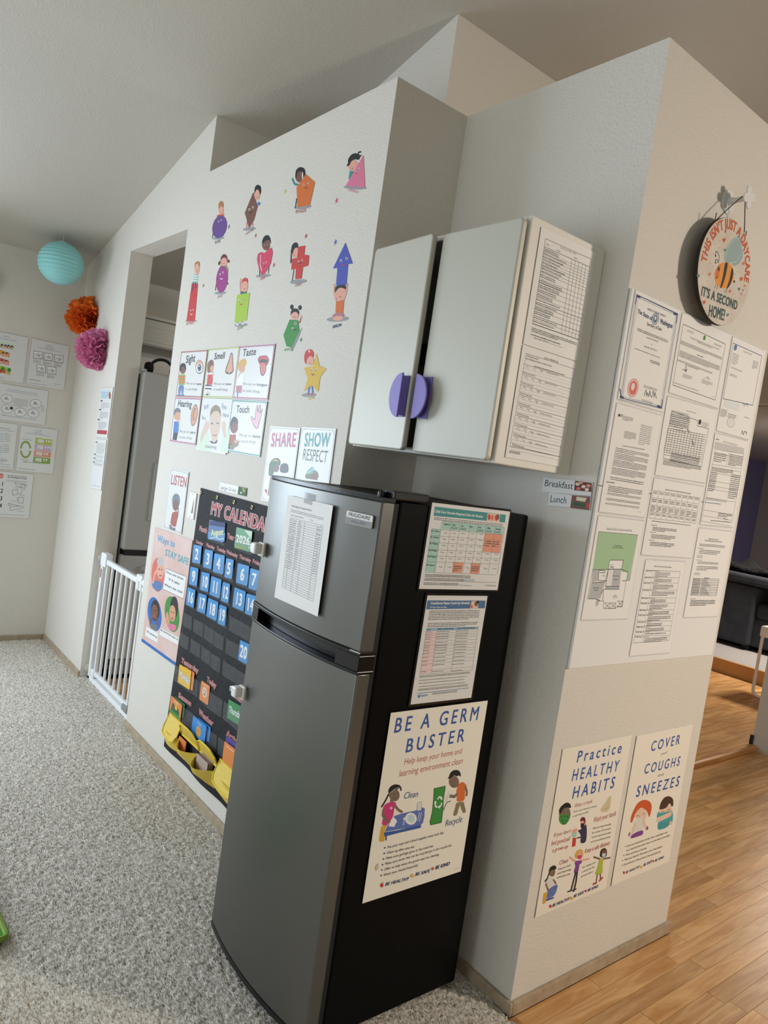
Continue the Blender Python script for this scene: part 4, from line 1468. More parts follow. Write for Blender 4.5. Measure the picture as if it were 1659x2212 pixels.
    ('L','lettering','grey',0.89,[25,-40,67,-39]),
    ('G','lettering','grey',20,-44.4,64.2,12.6,3),
    ('G','lettering','grey',-131.1,-80.3,140.4,4.6,2),
    ('G','lettering','grey',86.9,-82.9,25.4,2.5,1),
  ],
  'bus': [
    ('L','border','slateblue',2.34,[-99,127,96,127,94,-35,-101,-46,-99,127]),
    ('E','seal','denim',-81,117,9.4,1.2,-0,-9.3),
    ('T','lettering','grey','BUSINESS LICENSE',-28.5,114.2,57.5,4.4,0.8,''),
    ('G','lettering','grey',-90.8,100.6,40.7,35.5,6),
    ('G','lettering','grey',44.5,104.2,38.1,27.5,6),
    ('G','lettering','grey',-89.2,57.6,74.4,5.8,2),
    ('G','lettering','grey',-87.3,36.9,46.6,8.2,2),
    ('L','lettering','paleblue',1.42,[-94,-50,9,-49]),
    ('L','lettering','paleblue',1.42,[-94,-54,9,-53]),
    ('L','lettering','paleblue',1.42,[-94,-59,8,-58]),
    ('L','lettering','paleblue',1.42,[-94,-63,8,-63]),
    ('L','lettering','paleblue',1.42,[-94,-68,7,-67]),
    ('L','signature','ink',1.49,[26,-45,31,-37,39,-46,42,-39,54,-40,59,-34,60,-45]),
    ('G','lettering','grey',-103.7,-76.2,42.1,24.9,6),
    ('G','lettering','grey',-54.7,-82.2,55.8,15.6,3),
    ('E','seal','silver',-28,-110,25.3,3.8,5.6,-15.3),
    ('E','seal','paper',-28,-110,22.2,3.3,5,-13.7),
    ('L','signature','ink',2.32,[51,-137,55,-124,66,-136,71,-124,87,-126,83,-134]),
    ('G','lettering','charcoal',53.2,-77.5,34.6,3.9,1),
  ],
  'irs': [
    ('E','logo','ink',-92,117,5,0.8,1.1,-3.9),
    ('T','lettering','ink','IRS',-85,114.2,9.2,6.7,4.6,'b'),
    ('G','lettering','charcoal',-74.9,120.1,49.5,13.2,4),
    ('G','lettering','grey',16.8,109.9,57.7,57.3,11),
    ('G','lettering','charcoal',-55.9,81,57.5,20.2,6),
    ('T','lettering','charcoal','WE ASSIGNED YOU AN EMPLOYER IDENTIFICATION NUMBER',-55.3,38.1,108.1,3.4,1.4,'m'),
    ('G','lettering','charcoal',-83.3,32.8,163.7,13.3,3),
    ('G','lettering','charcoal',-83.8,18.4,163.7,16.7,4),
    ('G','lettering','charcoal',-84.5,0.2,163.8,19,5),
    ('G','lettering','charcoal',-85.4,-21.1,163.8,20.1,5),
    ('G','lettering','charcoal',-86.4,-46.9,163.8,10.1,2),
    ('G','lettering','charcoal',-87.3,-71,163.9,18.5,4),
    ('G','lettering','charcoal',-88,-90.9,163.9,6.8,2),
    ('G','lettering','charcoal',-88.6,-105.4,163.9,7.5,2),
    ('G','lettering','charcoal',-89.1,-118.5,164,5.8,2),
    ('T','lettering','ink','IMPORTANT REMINDERS:',-100,-66,38.7,3.4,1.5,'m'),
    ('G','lettering','charcoal',73.5,-132,14.7,2.1,1),
  ],
  'grid': [
    ('G','lettering','charcoal',-31.4,89.9,55.2,4.3,1),
    ('G','lettering','ink',-110.1,79.5,93.7,7.2,2),
    ('E','logo','ink',53,65,8,0.3,-0.2,-8.3),
    ('G','lettering','grey',65.7,68.9,42.3,15.1,5),
    ('L','table','ink',1.46,[-110,75,41,68,41,52,111,52,104,-66,-114,-62,-110,75]),
    ('L','table','grey',0.97,[-111,70,-8,72]),
    ('L','table','grey',0.97,[-112,63,-8,65]),
    ('L','table','grey',0.97,[-112,55,-8,57]),
    ('L','table','grey',0.97,[-112,48,-8,50]),
    ('L','table','grey',0.97,[-112,41,-8,42]),
    ('L','table','grey',0.97,[-112,33,-8,35]),
    ('L','table','charcoal',1.17,[-113,26,103,31]),
    ('L','table','charcoal',1.17,[-113,20,103,24]),
    ('L','table','charcoal',1.17,[-113,13,103,17]),
    ('L','table','charcoal',1.17,[-113,7,103,11]),
    ('L','table','charcoal',1.17,[-113,0,103,4]),
    ('L','table','charcoal',1.17,[-113,-6,103,-3]),
    ('L','table','charcoal',1.17,[-114,-12,103,-10]),
    ('L','table','charcoal',1.17,[-114,-19,102,-17]),
    ('L','table','charcoal',1.17,[-114,-25,102,-24]),
    ('L','table','charcoal',1.17,[-114,-32,102,-30]),
    ('L','table','charcoal',1.17,[-114,-38,102,-37]),
    ('L','table','charcoal',1.17,[-114,-44,102,-44]),
    ('L','table','charcoal',1.17,[-115,-51,102,-51]),
    ('L','table','charcoal',1.17,[-115,28,-117,-44]),
    ('L','table','charcoal',1.17,[-99,28,-101,-45]),
    ('L','table','charcoal',1.18,[-84,29,-86,-45]),
    ('L','table','charcoal',1.19,[-68,29,-70,-45]),
    ('L','table','charcoal',1.2,[-52,29,-54,-45]),
    ('L','table','charcoal',1.21,[-36,30,-38,-45]),
    ('L','table','charcoal',1.22,[-20,30,-21,-46]),
    ('L','table','charcoal',1.22,[-4,30,-5,-46]),
    ('L','table','charcoal',1.23,[13,31,12,-46]),
    ('L','table','charcoal',1.24,[30,31,28,-46]),
    ('L','table','charcoal',1.25,[46,31,45,-46]),
    ('L','table','charcoal',1.26,[63,32,62,-47]),
    ('L','table','charcoal',1.27,[81,32,80,-47]),
    ('G','lettering','charcoal',-110.6,70,107.4,38.9,7),
    ('G','lettering','charcoal',-77.5,-40.3,165.4,27.4,6),
    ('L','writing','charcoal',1.55,[24,9,39,-11,30,2,42,-5]),
    ('L','writing','charcoal',1.53,[-11,29,-8,37,1,25,3,36]),
    ('L','writing','grey',1.47,[-104,26,-45,26,-17,24]),
    ('G','lettering','ink',-112.2,-64.9,216,15.5,5),
  ],
  'menu': [
    ('T','lettering','ink','Maple Kids Child Care Weekly Menu (Rotation Seasonally)',-74.1,83,145,4.1,0.3,'b'),
    ('L','table','grey',1.21,[-136,77,130,77,130,-3,-134,-4,-136,77]),
    ('L','table','grey',0.97,[-136,56,127,58]),
    ('L','table','grey',0.97,[-135,35,128,36]),
    ('L','table','grey',0.98,[-135,15,128,14]),
    ('L','table','grey',0.99,[-105,77,-104,-4]),
    ('L','table','grey',1,[-73,77,-72,-4]),
    ('L','table','grey',1.01,[-40,77,-40,-4]),
    ('L','table','grey',1.03,[-7,77,-7,-4]),
    ('L','table','grey',1.04,[27,77,27,-4]),
    ('L','table','grey',1.06,[61,77,61,-4]),
    ('L','table','grey',1.07,[96,77,96,-4]),
    ('G','lettering','ink',-132.8,74.3,22.6,6.5,2),
    ('G','lettering','charcoal',-101.4,74.5,23.1,6.6,2),
    ('G','lettering','charcoal',-69.4,74.8,23.5,6.6,2),
    ('G','lettering','charcoal',-36.8,75.1,23.9,6.7,2),
    ('G','lettering','charcoal',-3.7,75.3,24.4,6.7,2),
    ('G','lettering','charcoal',30.1,75.6,24.9,6.8,2),
    ('G','lettering','charcoal',64.6,75.9,25.3,6.9,2),
    ('G','lettering','charcoal',99.8,76.2,25.8,6.9,2),
    ('G','lettering','ink',-132.4,53.7,22.7,10.1,2),
    ('G','lettering','charcoal',-101,53.8,23.1,10.2,2),
    ('G','lettering','charcoal',-69,53.9,23.5,10.3,2),
    ('G','lettering','charcoal',-36.4,54,24,10.4,2),
    ('G','lettering','charcoal',-3.2,54,24.4,10.5,2),
    ('G','lettering','charcoal',30.7,54.1,24.9,10.6,2),
    ('G','lettering','charcoal',65.2,54.2,25.4,10.7,2),
    ('G','lettering','charcoal',100.3,54.2,25.9,10.8,2),
    ('G','lettering','ink',-132,33.2,22.7,16.6,4),
    ('G','lettering','charcoal',-100.6,33.1,23.1,16.8,4),
    ('G','lettering','charcoal',-68.6,32.9,23.5,16.9,4),
    ('G','lettering','charcoal',-36,32.8,24,17.1,4),
    ('G','lettering','charcoal',-2.7,32.7,24.4,17.2,4),
    ('G','lettering','charcoal',31.2,32.5,24.9,17.4,4),
    ('G','lettering','charcoal',65.7,32.4,25.4,17.6,4),
    ('G','lettering','charcoal',100.9,32.3,25.9,17.8,4),
    ('G','lettering','ink',-131.7,12.6,22.7,7.3,2),
    ('G','lettering','charcoal',-100.2,12.3,23.1,7.3,2),
    ('G','lettering','charcoal',-68.2,11.9,23.5,7.4,2),
    ('G','lettering','charcoal',-35.5,11.6,24,7.5,2),
    ('G','lettering','charcoal',-2.2,11.3,24.5,7.5,2),
    ('G','lettering','charcoal',31.7,10.9,24.9,7.6,2),
    ('G','lettering','charcoal',66.2,10.6,25.4,7.7,2),
    ('G','lettering','charcoal',101.5,10.2,25.9,7.8,2),
    ('G','lettering','ink',-117.6,-9.4,220,3.6,1),
    ('G','lettering','ink',-117.2,-21.6,32.3,3,1),
    ('G','lettering','charcoal',-105.5,-27.2,132.3,13.3,3),
    ('G','lettering','ink',-117.4,-42.7,32.3,3,1),
    ('G','lettering','charcoal',-105.5,-48.8,132.4,13.3,3),
    ('G','lettering','ink',-117,-65.8,32.4,3,1),
    ('G','lettering','charcoal',-105.3,-71.2,132.5,13.3,3),
  ],
  'ins': [
    ('L','logo','ink',2.19,[-100,125,-92,129,-80,126]),
    ('T','lettering','charcoal','CERTIFICATE OF LIABILITY INSURANCE',-53,122.9,93.4,4,-1,''),
    ('G','lettering','grey',-102,119.2,194.2,21.2,8),
    ('L','table','grey',1.1,[-100,96,88,100]),
    ('L','table','grey',1.1,[-100,82,88,86]),
    ('L','table','grey',1.1,[-100,48,87,51]),
    ('L','table','grey',1.1,[-100,39,87,41]),
    ('L','table','grey',1.1,[-100,23,87,23]),
    ('L','table','grey',1.1,[-100,-3,87,-4]),
    ('L','table','grey',1.1,[-100,-19,87,-20]),
    ('L','table','grey',1.1,[-100,-29,87,-31]),
    ('L','table','grey',1.1,[-101,-57,87,-60]),
    ('L','table','grey',1.11,[-101,-97,87,-102]),
    ('L','table','grey',1.11,[-101,-115,87,-121]),
    ('L','table','grey',1.11,[-101,-133,87,-140]),
    ('L','table','grey',1.14,[-5,95,-10,49]),
    ('L','table','grey',1.16,[33,47,37,-52]),
    ('L','table','grey',1.15,[-6,-98,-5,-122]),
    ('L','table','grey',1.1,[-93,91,-105,-135]),
    ('L','table','grey',1.18,[93,106,93,-128]),
    ('G','lettering','charcoal',-91.9,88.8,76.6,31.5,5),
    ('G','lettering','charcoal',1.6,92.7,91.7,38.3,8),
    ('G','lettering','charcoal',-94.2,41,137.7,14,4),
    ('G','lettering','charcoal',-98.9,26.6,43.9,63.3,11),
    ('G','lettering','charcoal',38,30.8,60.3,82.1,13),
    ('G','lettering','grey',-102.8,-57.2,139.1,7.9,2),
    ('G','lettering','denim',-102.5,-70,101,5.2,1),
    ('G','lettering','charcoal',-4.8,-99.7,89.2,14.3,3),
    ('L','signature','ink',1.46,[29,-121,38,-116,49,-123,59,-117]),
    ('G','lettering','charcoal',-49.2,-124.5,133.7,6.1,1),
  ],
  'hol': [
    ('T','lettering','ink','Maple Kids Child Care Calendar',-39,110.9,65.3,4.1,0.3,'b'),
    ('T','lettering','ink','Vacations,Holidays,Development Days and Time Off',-61,105.3,111.4,4.1,-0.2,'b'),
    ('G','lettering','ink',-89.4,96.3,166.5,9.3,2),
    ('G','lettering','ink',-92.4,82,35,3.3,1),
    ('G','lettering','charcoal',-82.9,77.6,134.6,15.3,3),
    ('G','lettering','ink',-91.2,57.8,35.1,3.3,1),
    ('G','lettering','ink',-91,53,35.1,3.3,1),
    ('G','lettering','ink',-90.5,44.1,35.1,3.3,1),
    ('G','lettering','charcoal',-81,38.7,134.9,8.1,2),
    ('G','lettering','charcoal',-80.3,24.9,135,16.2,3),
    ('G','lettering','ink',-88.5,2,35.2,3.3,1),
    ('G','lettering','ink',-88.2,-2.9,35.2,3.3,1),
    ('T','lettering','ink','Holiday Closures',-22.6,-15.7,32.7,3.3,-1.3,'b'),
    ('L','table','charcoal',1.12,[-92,-17,74,-17]),
    ('G','lettering','ink',-88.4,-17.5,45.8,3.7,1),
    ('G','lettering','charcoal',-28.4,-17.4,24.4,3.7,1),
    ('L','table','charcoal',1.12,[-91,-22,75,-22]),
    ('G','lettering','ink',-88.1,-22.9,45.8,3.7,1),
    ('G','lettering','charcoal',-28.2,-22.9,31.7,3.7,1),
    ('L','table','charcoal',1.12,[-91,-28,75,-28]),
    ('G','lettering','ink',-87.8,-28.4,45.8,3.7,1),
    ('G','lettering','charcoal',-27.9,-28.4,39,3.7,1),
    ('L','table','charcoal',1.12,[-91,-33,75,-34]),
    ('G','lettering','ink',-87.6,-33.8,45.8,3.7,1),
    ('G','lettering','charcoal',-27.6,-33.9,46.3,3.7,1),
    ('L','table','charcoal',1.12,[-91,-38,75,-39]),
    ('G','lettering','ink',-87.3,-39.2,45.8,3.7,1),
    ('G','lettering','charcoal',-27.3,-39.4,53.7,3.7,1),
    ('L','table','charcoal',1.12,[-90,-44,76,-45]),
    ('G','lettering','ink',-87.1,-44.6,45.8,3.7,1),
    ('G','lettering','charcoal',-27,-44.9,24.4,3.7,1),
    ('L','table','charcoal',1.12,[-90,-49,76,-51]),
    ('G','lettering','ink',-86.8,-50,45.9,3.7,1),
    ('G','lettering','charcoal',-26.8,-50.4,31.7,3.7,1),
    ('L','table','charcoal',1.12,[-90,-55,76,-56]),
    ('G','lettering','ink',-86.5,-55.4,45.9,3.7,1),
    ('G','lettering','charcoal',-26.5,-55.9,39,3.7,1),
    ('L','table','charcoal',1.12,[-90,-60,77,-62]),
    ('G','lettering','ink',-86.3,-60.8,45.9,3.7,1),
    ('G','lettering','charcoal',-26.2,-61.4,46.4,3.7,1),
    ('L','table','charcoal',1.12,[-89,-65,77,-67]),
    ('G','lettering','ink',-86,-66.3,45.9,3.7,1),
    ('G','lettering','charcoal',-25.9,-66.9,53.8,3.7,1),
    ('L','table','charcoal',1.12,[-89,-71,77,-73]),
    ('L','table','charcoal',1.12,[-90,-18,-88,-73]),
    ('L','table','charcoal',1.15,[-33,-17,-30,-73]),
    ('L','table','charcoal',1.19,[74,-15,76,-73]),
    ('G','lettering','ink',-89.2,-82.3,35.6,2.9,1),
    ('G','lettering','ink',-83.8,-86.8,159.2,20,4),
  ],
  'map': [
    ('T','lettering','ink','Maple Kids Child Care Map and Licensed Areas',-64.3,108.1,122,6.3,0.9,''),
    ('L','plan','ink',1.32,[-98,101,89,102,88,-31,71,-31,73,-108,45,-108,43,-113,-17,-112,-22,-91,-44,-90,-57,-85,-98,-84,-96,-3,-98,101]),
    ('P','plan','mapgreen',[-97,100,88,101,85,-8,37,-6,38,27,-26,25,-25,-1,-97,-5]),
    ('P','plan','mapgreen',[72,-7,85,-8,88,-31,74,-31]),
    ('P','plan','silver',[-25,-2,37,1,44,-58,-24,-57]),
    ('P','plan','silver',[-92,-40,-30,-36,-35,-61,-40,-84,-95,-83]),
    ('P','plan','silver',[-95,-5,-68,-5,-64,-34,-92,-38]),
    ('P','plan','paper',[-25,-2,-1,-1,2,-48,-24,-48]),
    ('L','plan','ink',1.6,[-26,25,41,27,37,1,-25,-1,-26,25]),
    ('L','plan','ink',1.55,[-96,-4,37,1]),
    ('L','plan','ink',1.65,[37,1,72,-7,73,-32,51,-32]),
    ('L','plan','ink',1.6,[-25,-1,-25,-50,41,-49]),
    ('L','plan','ink',1.56,[-92,-40,-30,-36,-25,-1]),
    ('L','plan','ink',1.6,[-32,-61,-27,-89]),
    ('L','plan','ink',1.56,[-98,-84,-57,-85,-41,-90]),
    ('L','plan','ink',1.6,[-41,-71,-35,-61,-25,-57,44,-57]),
    ('L','plan','ink',1.58,[-63,-34,-68,-5,-39,-5,-38,-11,-63,-11]),
    ('L','plan','ink',1.58,[-60,-33,-25,-33]),
    ('L','plan','ink',0.93,[-11,-111,9,-97]),
    ('L','plan','ink',0.93,[-15,-97,12,-112]),
    ('L','plan','ink',0.92,[-16,-96,9,-96,13,-112,-12,-112]),
    ('L','plan','ink',0.94,[18,-112,38,-97]),
    ('L','plan','ink',0.94,[14,-97,41,-112]),
    ('L','plan','ink',0.94,[12,-96,38,-97,41,-113,17,-112]),
    ('L','plan','ink',0.95,[49,-106,70,-92]),
    ('L','plan','ink',0.95,[45,-91,73,-106]),
    ('L','plan','ink',0.95,[44,-91,70,-91,73,-107,48,-107]),
    ('L','plan','ink',0.92,[-22,9,-2,2,-4,9,-19,1]),
    ('T','lettering','ink','Outdoor Play Area',-15.3,64.9,36.4,3.5,0.3,''),
    ('T','lettering','ink','(Licensed Outdoor Activities)',-24,59.6,52.7,3.2,0.5,''),
    ('T','lettering','ink','Kitchen',-48.8,-20.7,13.6,3.2,-0.5,''),
    ('T','lettering','ink','Infant and Toddler',0.4,-20.2,33,3.2,-0.2,''),
    ('T','lettering','ink','(Licensed)',9.3,-30.1,19.7,3.2,-1.3,''),
    ('T','lettering','ink','Child Care Area',-81.8,-54.6,27.9,3.2,-1,''),
    ('T','lettering','ink','(Licensed)',-76.7,-60.8,19.8,3.2,-1.7,''),
    ('T','lettering','ink','Garage',22.5,-76.5,13.6,3.3,-1.5,''),
    ('T','lettering','ink','(Unlicensed)',17.7,-81.2,22.9,2.9,-1.9,''),
    ('G','lettering','ink',-57.2,-85.5,14.7,19.5,5),
    ('T','lettering','ink','Deck',-16.2,10.9,7.7,2.8,1.6,''),
  ],
  'sched': [
    ('T','lettering','ink','Maple Kids Child Care Daily Schedule',-62.5,125.3,97.1,3.8,-0.8,'b'),
    ('L','table','grey',1.24,[-105,114,90,114,95,-105,-102,-105,-105,114]),
    ('L','table','grey',1.01,[-63,115,-58,-104]),
    ('T','lettering','ink','6:30 AM - 8:00 AM',-101.1,110.4,33.5,3,0.6,'b'),
    ('G','lettering','ink',-60.4,114,33.7,3,1),
    ('G','lettering','charcoal',-51,110,85.7,14.8,3),
    ('L','table','grey',1,[-105,94,90,94]),
    ('T','lettering','ink','8:00 AM - 8:30 AM',-100.8,90.1,33.5,3,0.3,'b'),
    ('G','lettering','ink',-60.1,93.4,33.8,3,1),
    ('G','lettering','charcoal',-50.7,89.4,100.1,9.9,2),
    ('L','table','grey',1,[-105,78,91,77]),
    ('T','lettering','ink','8:30 AM - 9:15 AM',-100.6,73.6,33.6,3,0,'b'),
    ('G','lettering','ink',-59.9,76.7,33.8,3,1),
    ('G','lettering','charcoal',-50.4,72.6,114.7,14.9,3),
    ('L','table','grey',1,[-104,57,91,55]),
    ('T','lettering','ink','9:15 AM - 10:30 AM',-100.4,52.4,33.6,3,-0.3,'b'),
    ('G','lettering','ink',-59.6,55.3,33.8,3.1,1),
    ('G','lettering','charcoal',-50.1,51.2,129.4,14.9,3),
    ('L','table','grey',1,[-104,32,91,30]),
    ('T','lettering','ink','10:30 AM - 11:00 AM',-100,28.3,33.6,3,-0.7,'b'),
    ('G','lettering','ink',-59.2,30.9,33.8,3.1,1),
    ('G','lettering','charcoal',-49.8,26.7,86,10,2),
    ('L','table','grey',1,[-104,17,91,14]),
    ('T','lettering','ink','11:00 AM - 12:00 PM',-99.8,12.4,33.6,3,-1,'b'),
    ('G','lettering','ink',-59,14.8,33.9,3.1,1),
    ('G','lettering','charcoal',-49.5,10.6,100.4,15,3),
    ('L','table','grey',1,[-103,-4,91,-7]),
    ('T','lettering','ink','12:00 PM - 12:30 PM',-99.6,-8,33.7,3,-1.3,'b'),
    ('G','lettering','ink',-58.7,-5.8,33.9,3.1,1),
    ('G','lettering','charcoal',-49.2,-10.2,115,10,2),
    ('L','table','grey',1,[-103,-19,91,-22]),
    ('T','lettering','ink','12:30 PM - 2:30 PM',-99.4,-23.2,33.7,3,-1.6,'b'),
    ('G','lettering','ink',-58.5,-21.2,33.9,3.1,1),
    ('G','lettering','charcoal',-49,-25.5,129.8,15.1,3),
    ('L','table','grey',1,[-103,-39,92,-43]),
    ('T','lettering','ink','2:30 PM - 3:00 PM',-99.1,-43.7,33.7,3,-1.9,'b'),
    ('G','lettering','ink',-58.2,-41.9,33.9,3.1,1),
    ('G','lettering','charcoal',-48.7,-46.3,86.2,10,2),
    ('L','table','grey',1,[-103,-55,92,-58]),
    ('T','lettering','ink','3:00 PM - 3:30 PM',-98.9,-58.9,33.7,3,-2.2,'b'),
    ('G','lettering','ink',-58,-57.3,34,3.1,1),
    ('G','lettering','charcoal',-48.5,-61.7,100.7,10.1,2),
    ('L','table','grey',1,[-103,-70,92,-74]),
    ('T','lettering','ink','3:30 PM - 4:30 PM',-98.7,-74.1,33.8,3,-2.4,'b'),
    ('G','lettering','ink',-57.8,-72.7,34,3.1,1),
    ('G','lettering','charcoal',-48.3,-77.2,115.3,5,1),
    ('L','table','grey',1.01,[-102,-84,92,-88]),
    ('T','lettering','ink','4:30 PM - 5:30 PM',-98.5,-88.5,33.8,3.1,-2.7,'b'),
    ('G','lettering','ink',-57.6,-87.3,34,3.1,1),
    ('G','lettering','charcoal',-48,-91.9,130.1,15.2,3),
  ],
  'germ': [
    ('T','title','royalblue','BE A GERM',-157.7,194.3,304.4,37.7,0.3,'w'),
    ('T','title','royalblue','BUSTER',-108.7,136.7,211.3,35.4,1,'w'),
    ('T','subtitle','brickred','Help keep your home and',-105.7,104.6,207.5,15.8,0.4,'i'),
    ('T','subtitle','brickred','learning environment clean',-117,74.6,228.7,17,0.5,'i'),
    ('P','girl','black',[-140,34,-144,45,-139,54,-124,57,-107,51,-99,41,-100,32,-106,40,-105,45,-123,36]),
    ('E','girl','olivebrown',-122,28,17.5,-0.1,8,-18.3),
    ('P','girl','black',[-142,34,-145,44,-140,53,-127,56,-110,53,-108,48,-124,43,-139,35]),
    ('L','girl','white',0.86,[-139,35,-124,43,-109,46]),
    ('L','girl','black',5.72,[-142,32,-148,19,-153,11,-158,4]),
    ('P','girl','olivebrown',[-134,18,-122,15,-122,7,-132,9]),
    ('P','girl','magentapink',[-146,9,-132,11,-116,9,-110,2,-110,-7,-115,-8,-114,-24,-117,-36,-129,-52,-150,-47,-148,-22,-147,-9,-155,-8,-152,4]),
    ('L','girl','olivebrown',7.42,[-151,-7,-151,-19,-140,-33,-125,-43]),
    ('L','girl','olivebrown',6.98,[-112,-4,-100,-16,-88,-23]),
    ('E','girl','olivebrown',-125,-43,5.9,-1.2,0.6,-3.2),
    ('E','girl','olivebrown',-88,-23,5.4,-1,0.6,-2.9),
    ('E','girl','white',-126,-6,4.3,-0.8,0.7,-3.7),
    ('L','girl','magentapink',0.87,[-129,-5,-123,-6]),
    ('L','girl','magentapink',0.87,[-127,-2,-126,-9]),
    ('L','girl','magentapink',0.87,[-129,-3,-123,-9]),
    ('P','girl','mustard',[-150,-47,-129,-52,-138,-60,-129,-94,-151,-91,-151,-67]),
    ('L','girl','ink',0.87,[-125,32,-120,29]),
    ('L','girl','ink',0.87,[-112,31,-108,29]),
    ('L','girl','ink',0.87,[-125,20,-119,17,-115,18]),
    ('P','table','periwinkle',[-111,-30,-85,-28,-39,-29,-32,-26,-14,-25,-6,-30,-3,-53,-5,-69,-16,-77,-90,-70,-135,-67,-132,-59,-129,-52,-120,-46]),
    ('P','table','royalblue',[-137,-68,-90,-72,-10,-74,-10,-82,-88,-80,-133,-80,-137,-73]),
    ('P','table','royalblue',[-131,-80,-126,-80,-124,-92,-129,-92]),
    ('P','table','white',[-120,-38,-113,-33,-106,-38,-98,-47,-103,-53,-105,-60,-125,-55]),
    ('E','table','white',-51,-49,20.9,-4.1,3.3,-16.9),
    ('E','table','palegrey',-51,-49,15.6,-3.1,2.4,-12.5),
    ('E','table','paleblue',-50,-48,13.2,-2.6,2,-10.3),
    ('L','table','white',2.08,[-74,-45,-75,-61]),
    ('E','table','white',-75,-44,3.1,-0.6,0.7,-3.5),
    ('L','table','white',1.83,[-23,-37,-26,-59]),
    ('L','table','white',1.83,[-16,-39,-19,-63]),
    ('P','table','palegrey',[-36,-9,-21,-8,-18,-32,-34,-31]),
    ('L','table','grey',0.91,[-36,-9,-21,-8,-18,-32,-34,-31,-36,-9]),
    ('P','bin','hunter',[16,22,59,22,60,8,60,-19,64,-42,66,-83,48,-83,24,-82,20,-71,23,-45,20,-7]),
    ('P','bin','green',[19,20,56,20,57,8,57,-19,61,-41,63,-80,48,-81,26,-80,23,-71,25,-45,22,-7]),
    ('L','bin','white',4.38,[37,-11,41,-6,49,-9]),
    ('P','bin','white',[46,-6,56,-13,51,-17,46,-11]),
    ('L','bin','white',4.42,[54,-26,52,-34,45,-35]),
    ('P','bin','white',[46,-30,41,-35,51,-41]),
    ('L','bin','white',4.39,[38,-34,32,-30,29,-20]),
    ('P','bin','white',[24,-18,30,-15,36,-22]),
    ('E','boy','olivebrown',89,28,19.1,-1.1,6.9,-17.8),
    ('P','boy','black',[62,41,66,44,69,57,82,63,101,59,111,48,112,37,104,45,96,41,86,48,76,41,67,40]),
    ('P','boy','olivebrown',[101,18,112,18,115,10,104,11]),
    ('P','boy','orange',[107,17,120,23,130,19,142,9,141,5,135,6,141,-15,143,-36,112,-33,110,-17,107,-1,107,-9,104,0]),
    ('L','boy','olivebrown',8.41,[108,-10,101,-16,83,-11]),
    ('E','boy','olivebrown',81,-10,5.3,-0.9,1.1,-5.1),
    ('L','boy','olivebrown',7.21,[138,5,147,-10,148,-20]),
    ('P','boy','khaki',[112,-34,141,-37,145,-48,157,-69,147,-73,133,-55,129,-43,124,-54,122,-73,106,-72,109,-56,111,-42]),
    ('P','boy','palegrey',[70,-8,76,0,82,-3,80,-12,73,-23,68,-24]),
    ('L','boy','charcoal',2.22,[66,-47,69,-37,74,-27,87,-26]),
    ('L','boy','ink',0.96,[80,20,89,15,94,16]),
    ('L','boy','ink',0.96,[77,28,82,28]),
    ('L','boy','ink',0.96,[92,32,97,32]),
    ('T','caption','slateblue','Clean',-89.3,11.3,50.8,16.7,-2.8,'i'),
    ('T','caption','slateblue','Recycle',80.2,-96.5,65.6,17.8,0,'i'),
    ('T','lettering','charcoal','Put your toys and school supplies away each day.',-118.3,-115.1,200.1,7,-0.4,''),
    ('E','lettering','royalblue',-127,-111,2.6,-0.6,0.4,-2.4),
    ('T','lettering','charcoal','Clean up after you eat.',-118.1,-130,96.8,7,-2.1,''),
    ('E','lettering','royalblue',-126,-126,2.6,-0.6,0.4,-2.4),
    ('T','lettering','charcoal','Make sure garbage goes in the trash bin.',-117.8,-144.8,166.7,7,-0.9,''),
    ('E','lettering','royalblue',-126,-141,2.6,-0.6,0.4,-2.4),
    ('T','lettering','charcoal','Make sure items that can be recycled go in the recycle bin.',-117.6,-159.7,238.9,7,-0.3,''),
    ('E','lettering','royalblue',-126,-156,2.6,-0.6,0.4,-2.4),
    ('T','lettering','charcoal','Offer to help when the grown-ups are cleaning.',-117.4,-174.5,193.6,7,-0.8,''),
    ('E','lettering','royalblue',-126,-170,2.6,-0.6,0.5,-2.4),
    ('T','lettering','charcoal','Wash your hands,frequently.',-117.1,-189.4,119.9,7,-0.4,''),
    ('E','lettering','royalblue',-125,-185,2.6,-0.7,0.5,-2.4),
    ('E','footer','red',-118,-213,5.7,-1.5,1.1,-6),
    ('P','footer','green',[-119,-207,-114,-204,-115,-207]),
    ('T','footer','navy','BE HEALTHY',-107,-218,82.2,8.6,-3,'bi'),
    ('E','footer','gold',-15,-213,6.4,-1.6,1.1,-5.6),
    ('T','footer','navy','BE SAFE',-4.3,-216.8,53.6,8.9,-2.5,'bi'),
    ('P','footer','brickred',[59,-216,53,-210,53,-207,58,-209,62,-207,64,-212]),
    ('T','footer','navy','BE KIND',68.2,-216.4,55.2,9.9,0,'bi'),
    ('L','footer','grey',0.66,[143,-233,167,-234]),
    ('P','stain','tanpale',[-150,-156,-144,-148,-139,-153,-139,-164,-146,-168]),
  ],
  'healthy': [
    ('T','title','royalblue','Practice',-98,196.9,223.9,33.1,-0.3,'w'),
    ('T','title','royalblue','HEALTHY',-107.1,143.4,231.8,33.8,-1.1,'w'),
    ('T','title','royalblue','HABITS',-91.2,88.4,210.2,35.1,-0.4,'w'),
    ('E','masked_child','olivebrown',-111,49,27.6,-3.8,10.7,-27.9),
    ('P','masked_child','black',[-135,54,-143,65,-133,76,-112,83,-91,74,-84,60,-91,62,-110,67,-125,63,-129,51]),
    ('P','masked_child','green',[-138,46,-126,50,-83,40,-84,24,-96,13,-115,16,-131,28]),
    ('E','masked_child','hunter',-124,42,4.3,-0.8,0.7,-2.8),
    ('E','masked_child','hunter',-108,40,4.3,-0.8,0.7,-2.8),
    ('E','masked_child','hunter',-95,36,4.3,-0.8,0.7,-2.8),
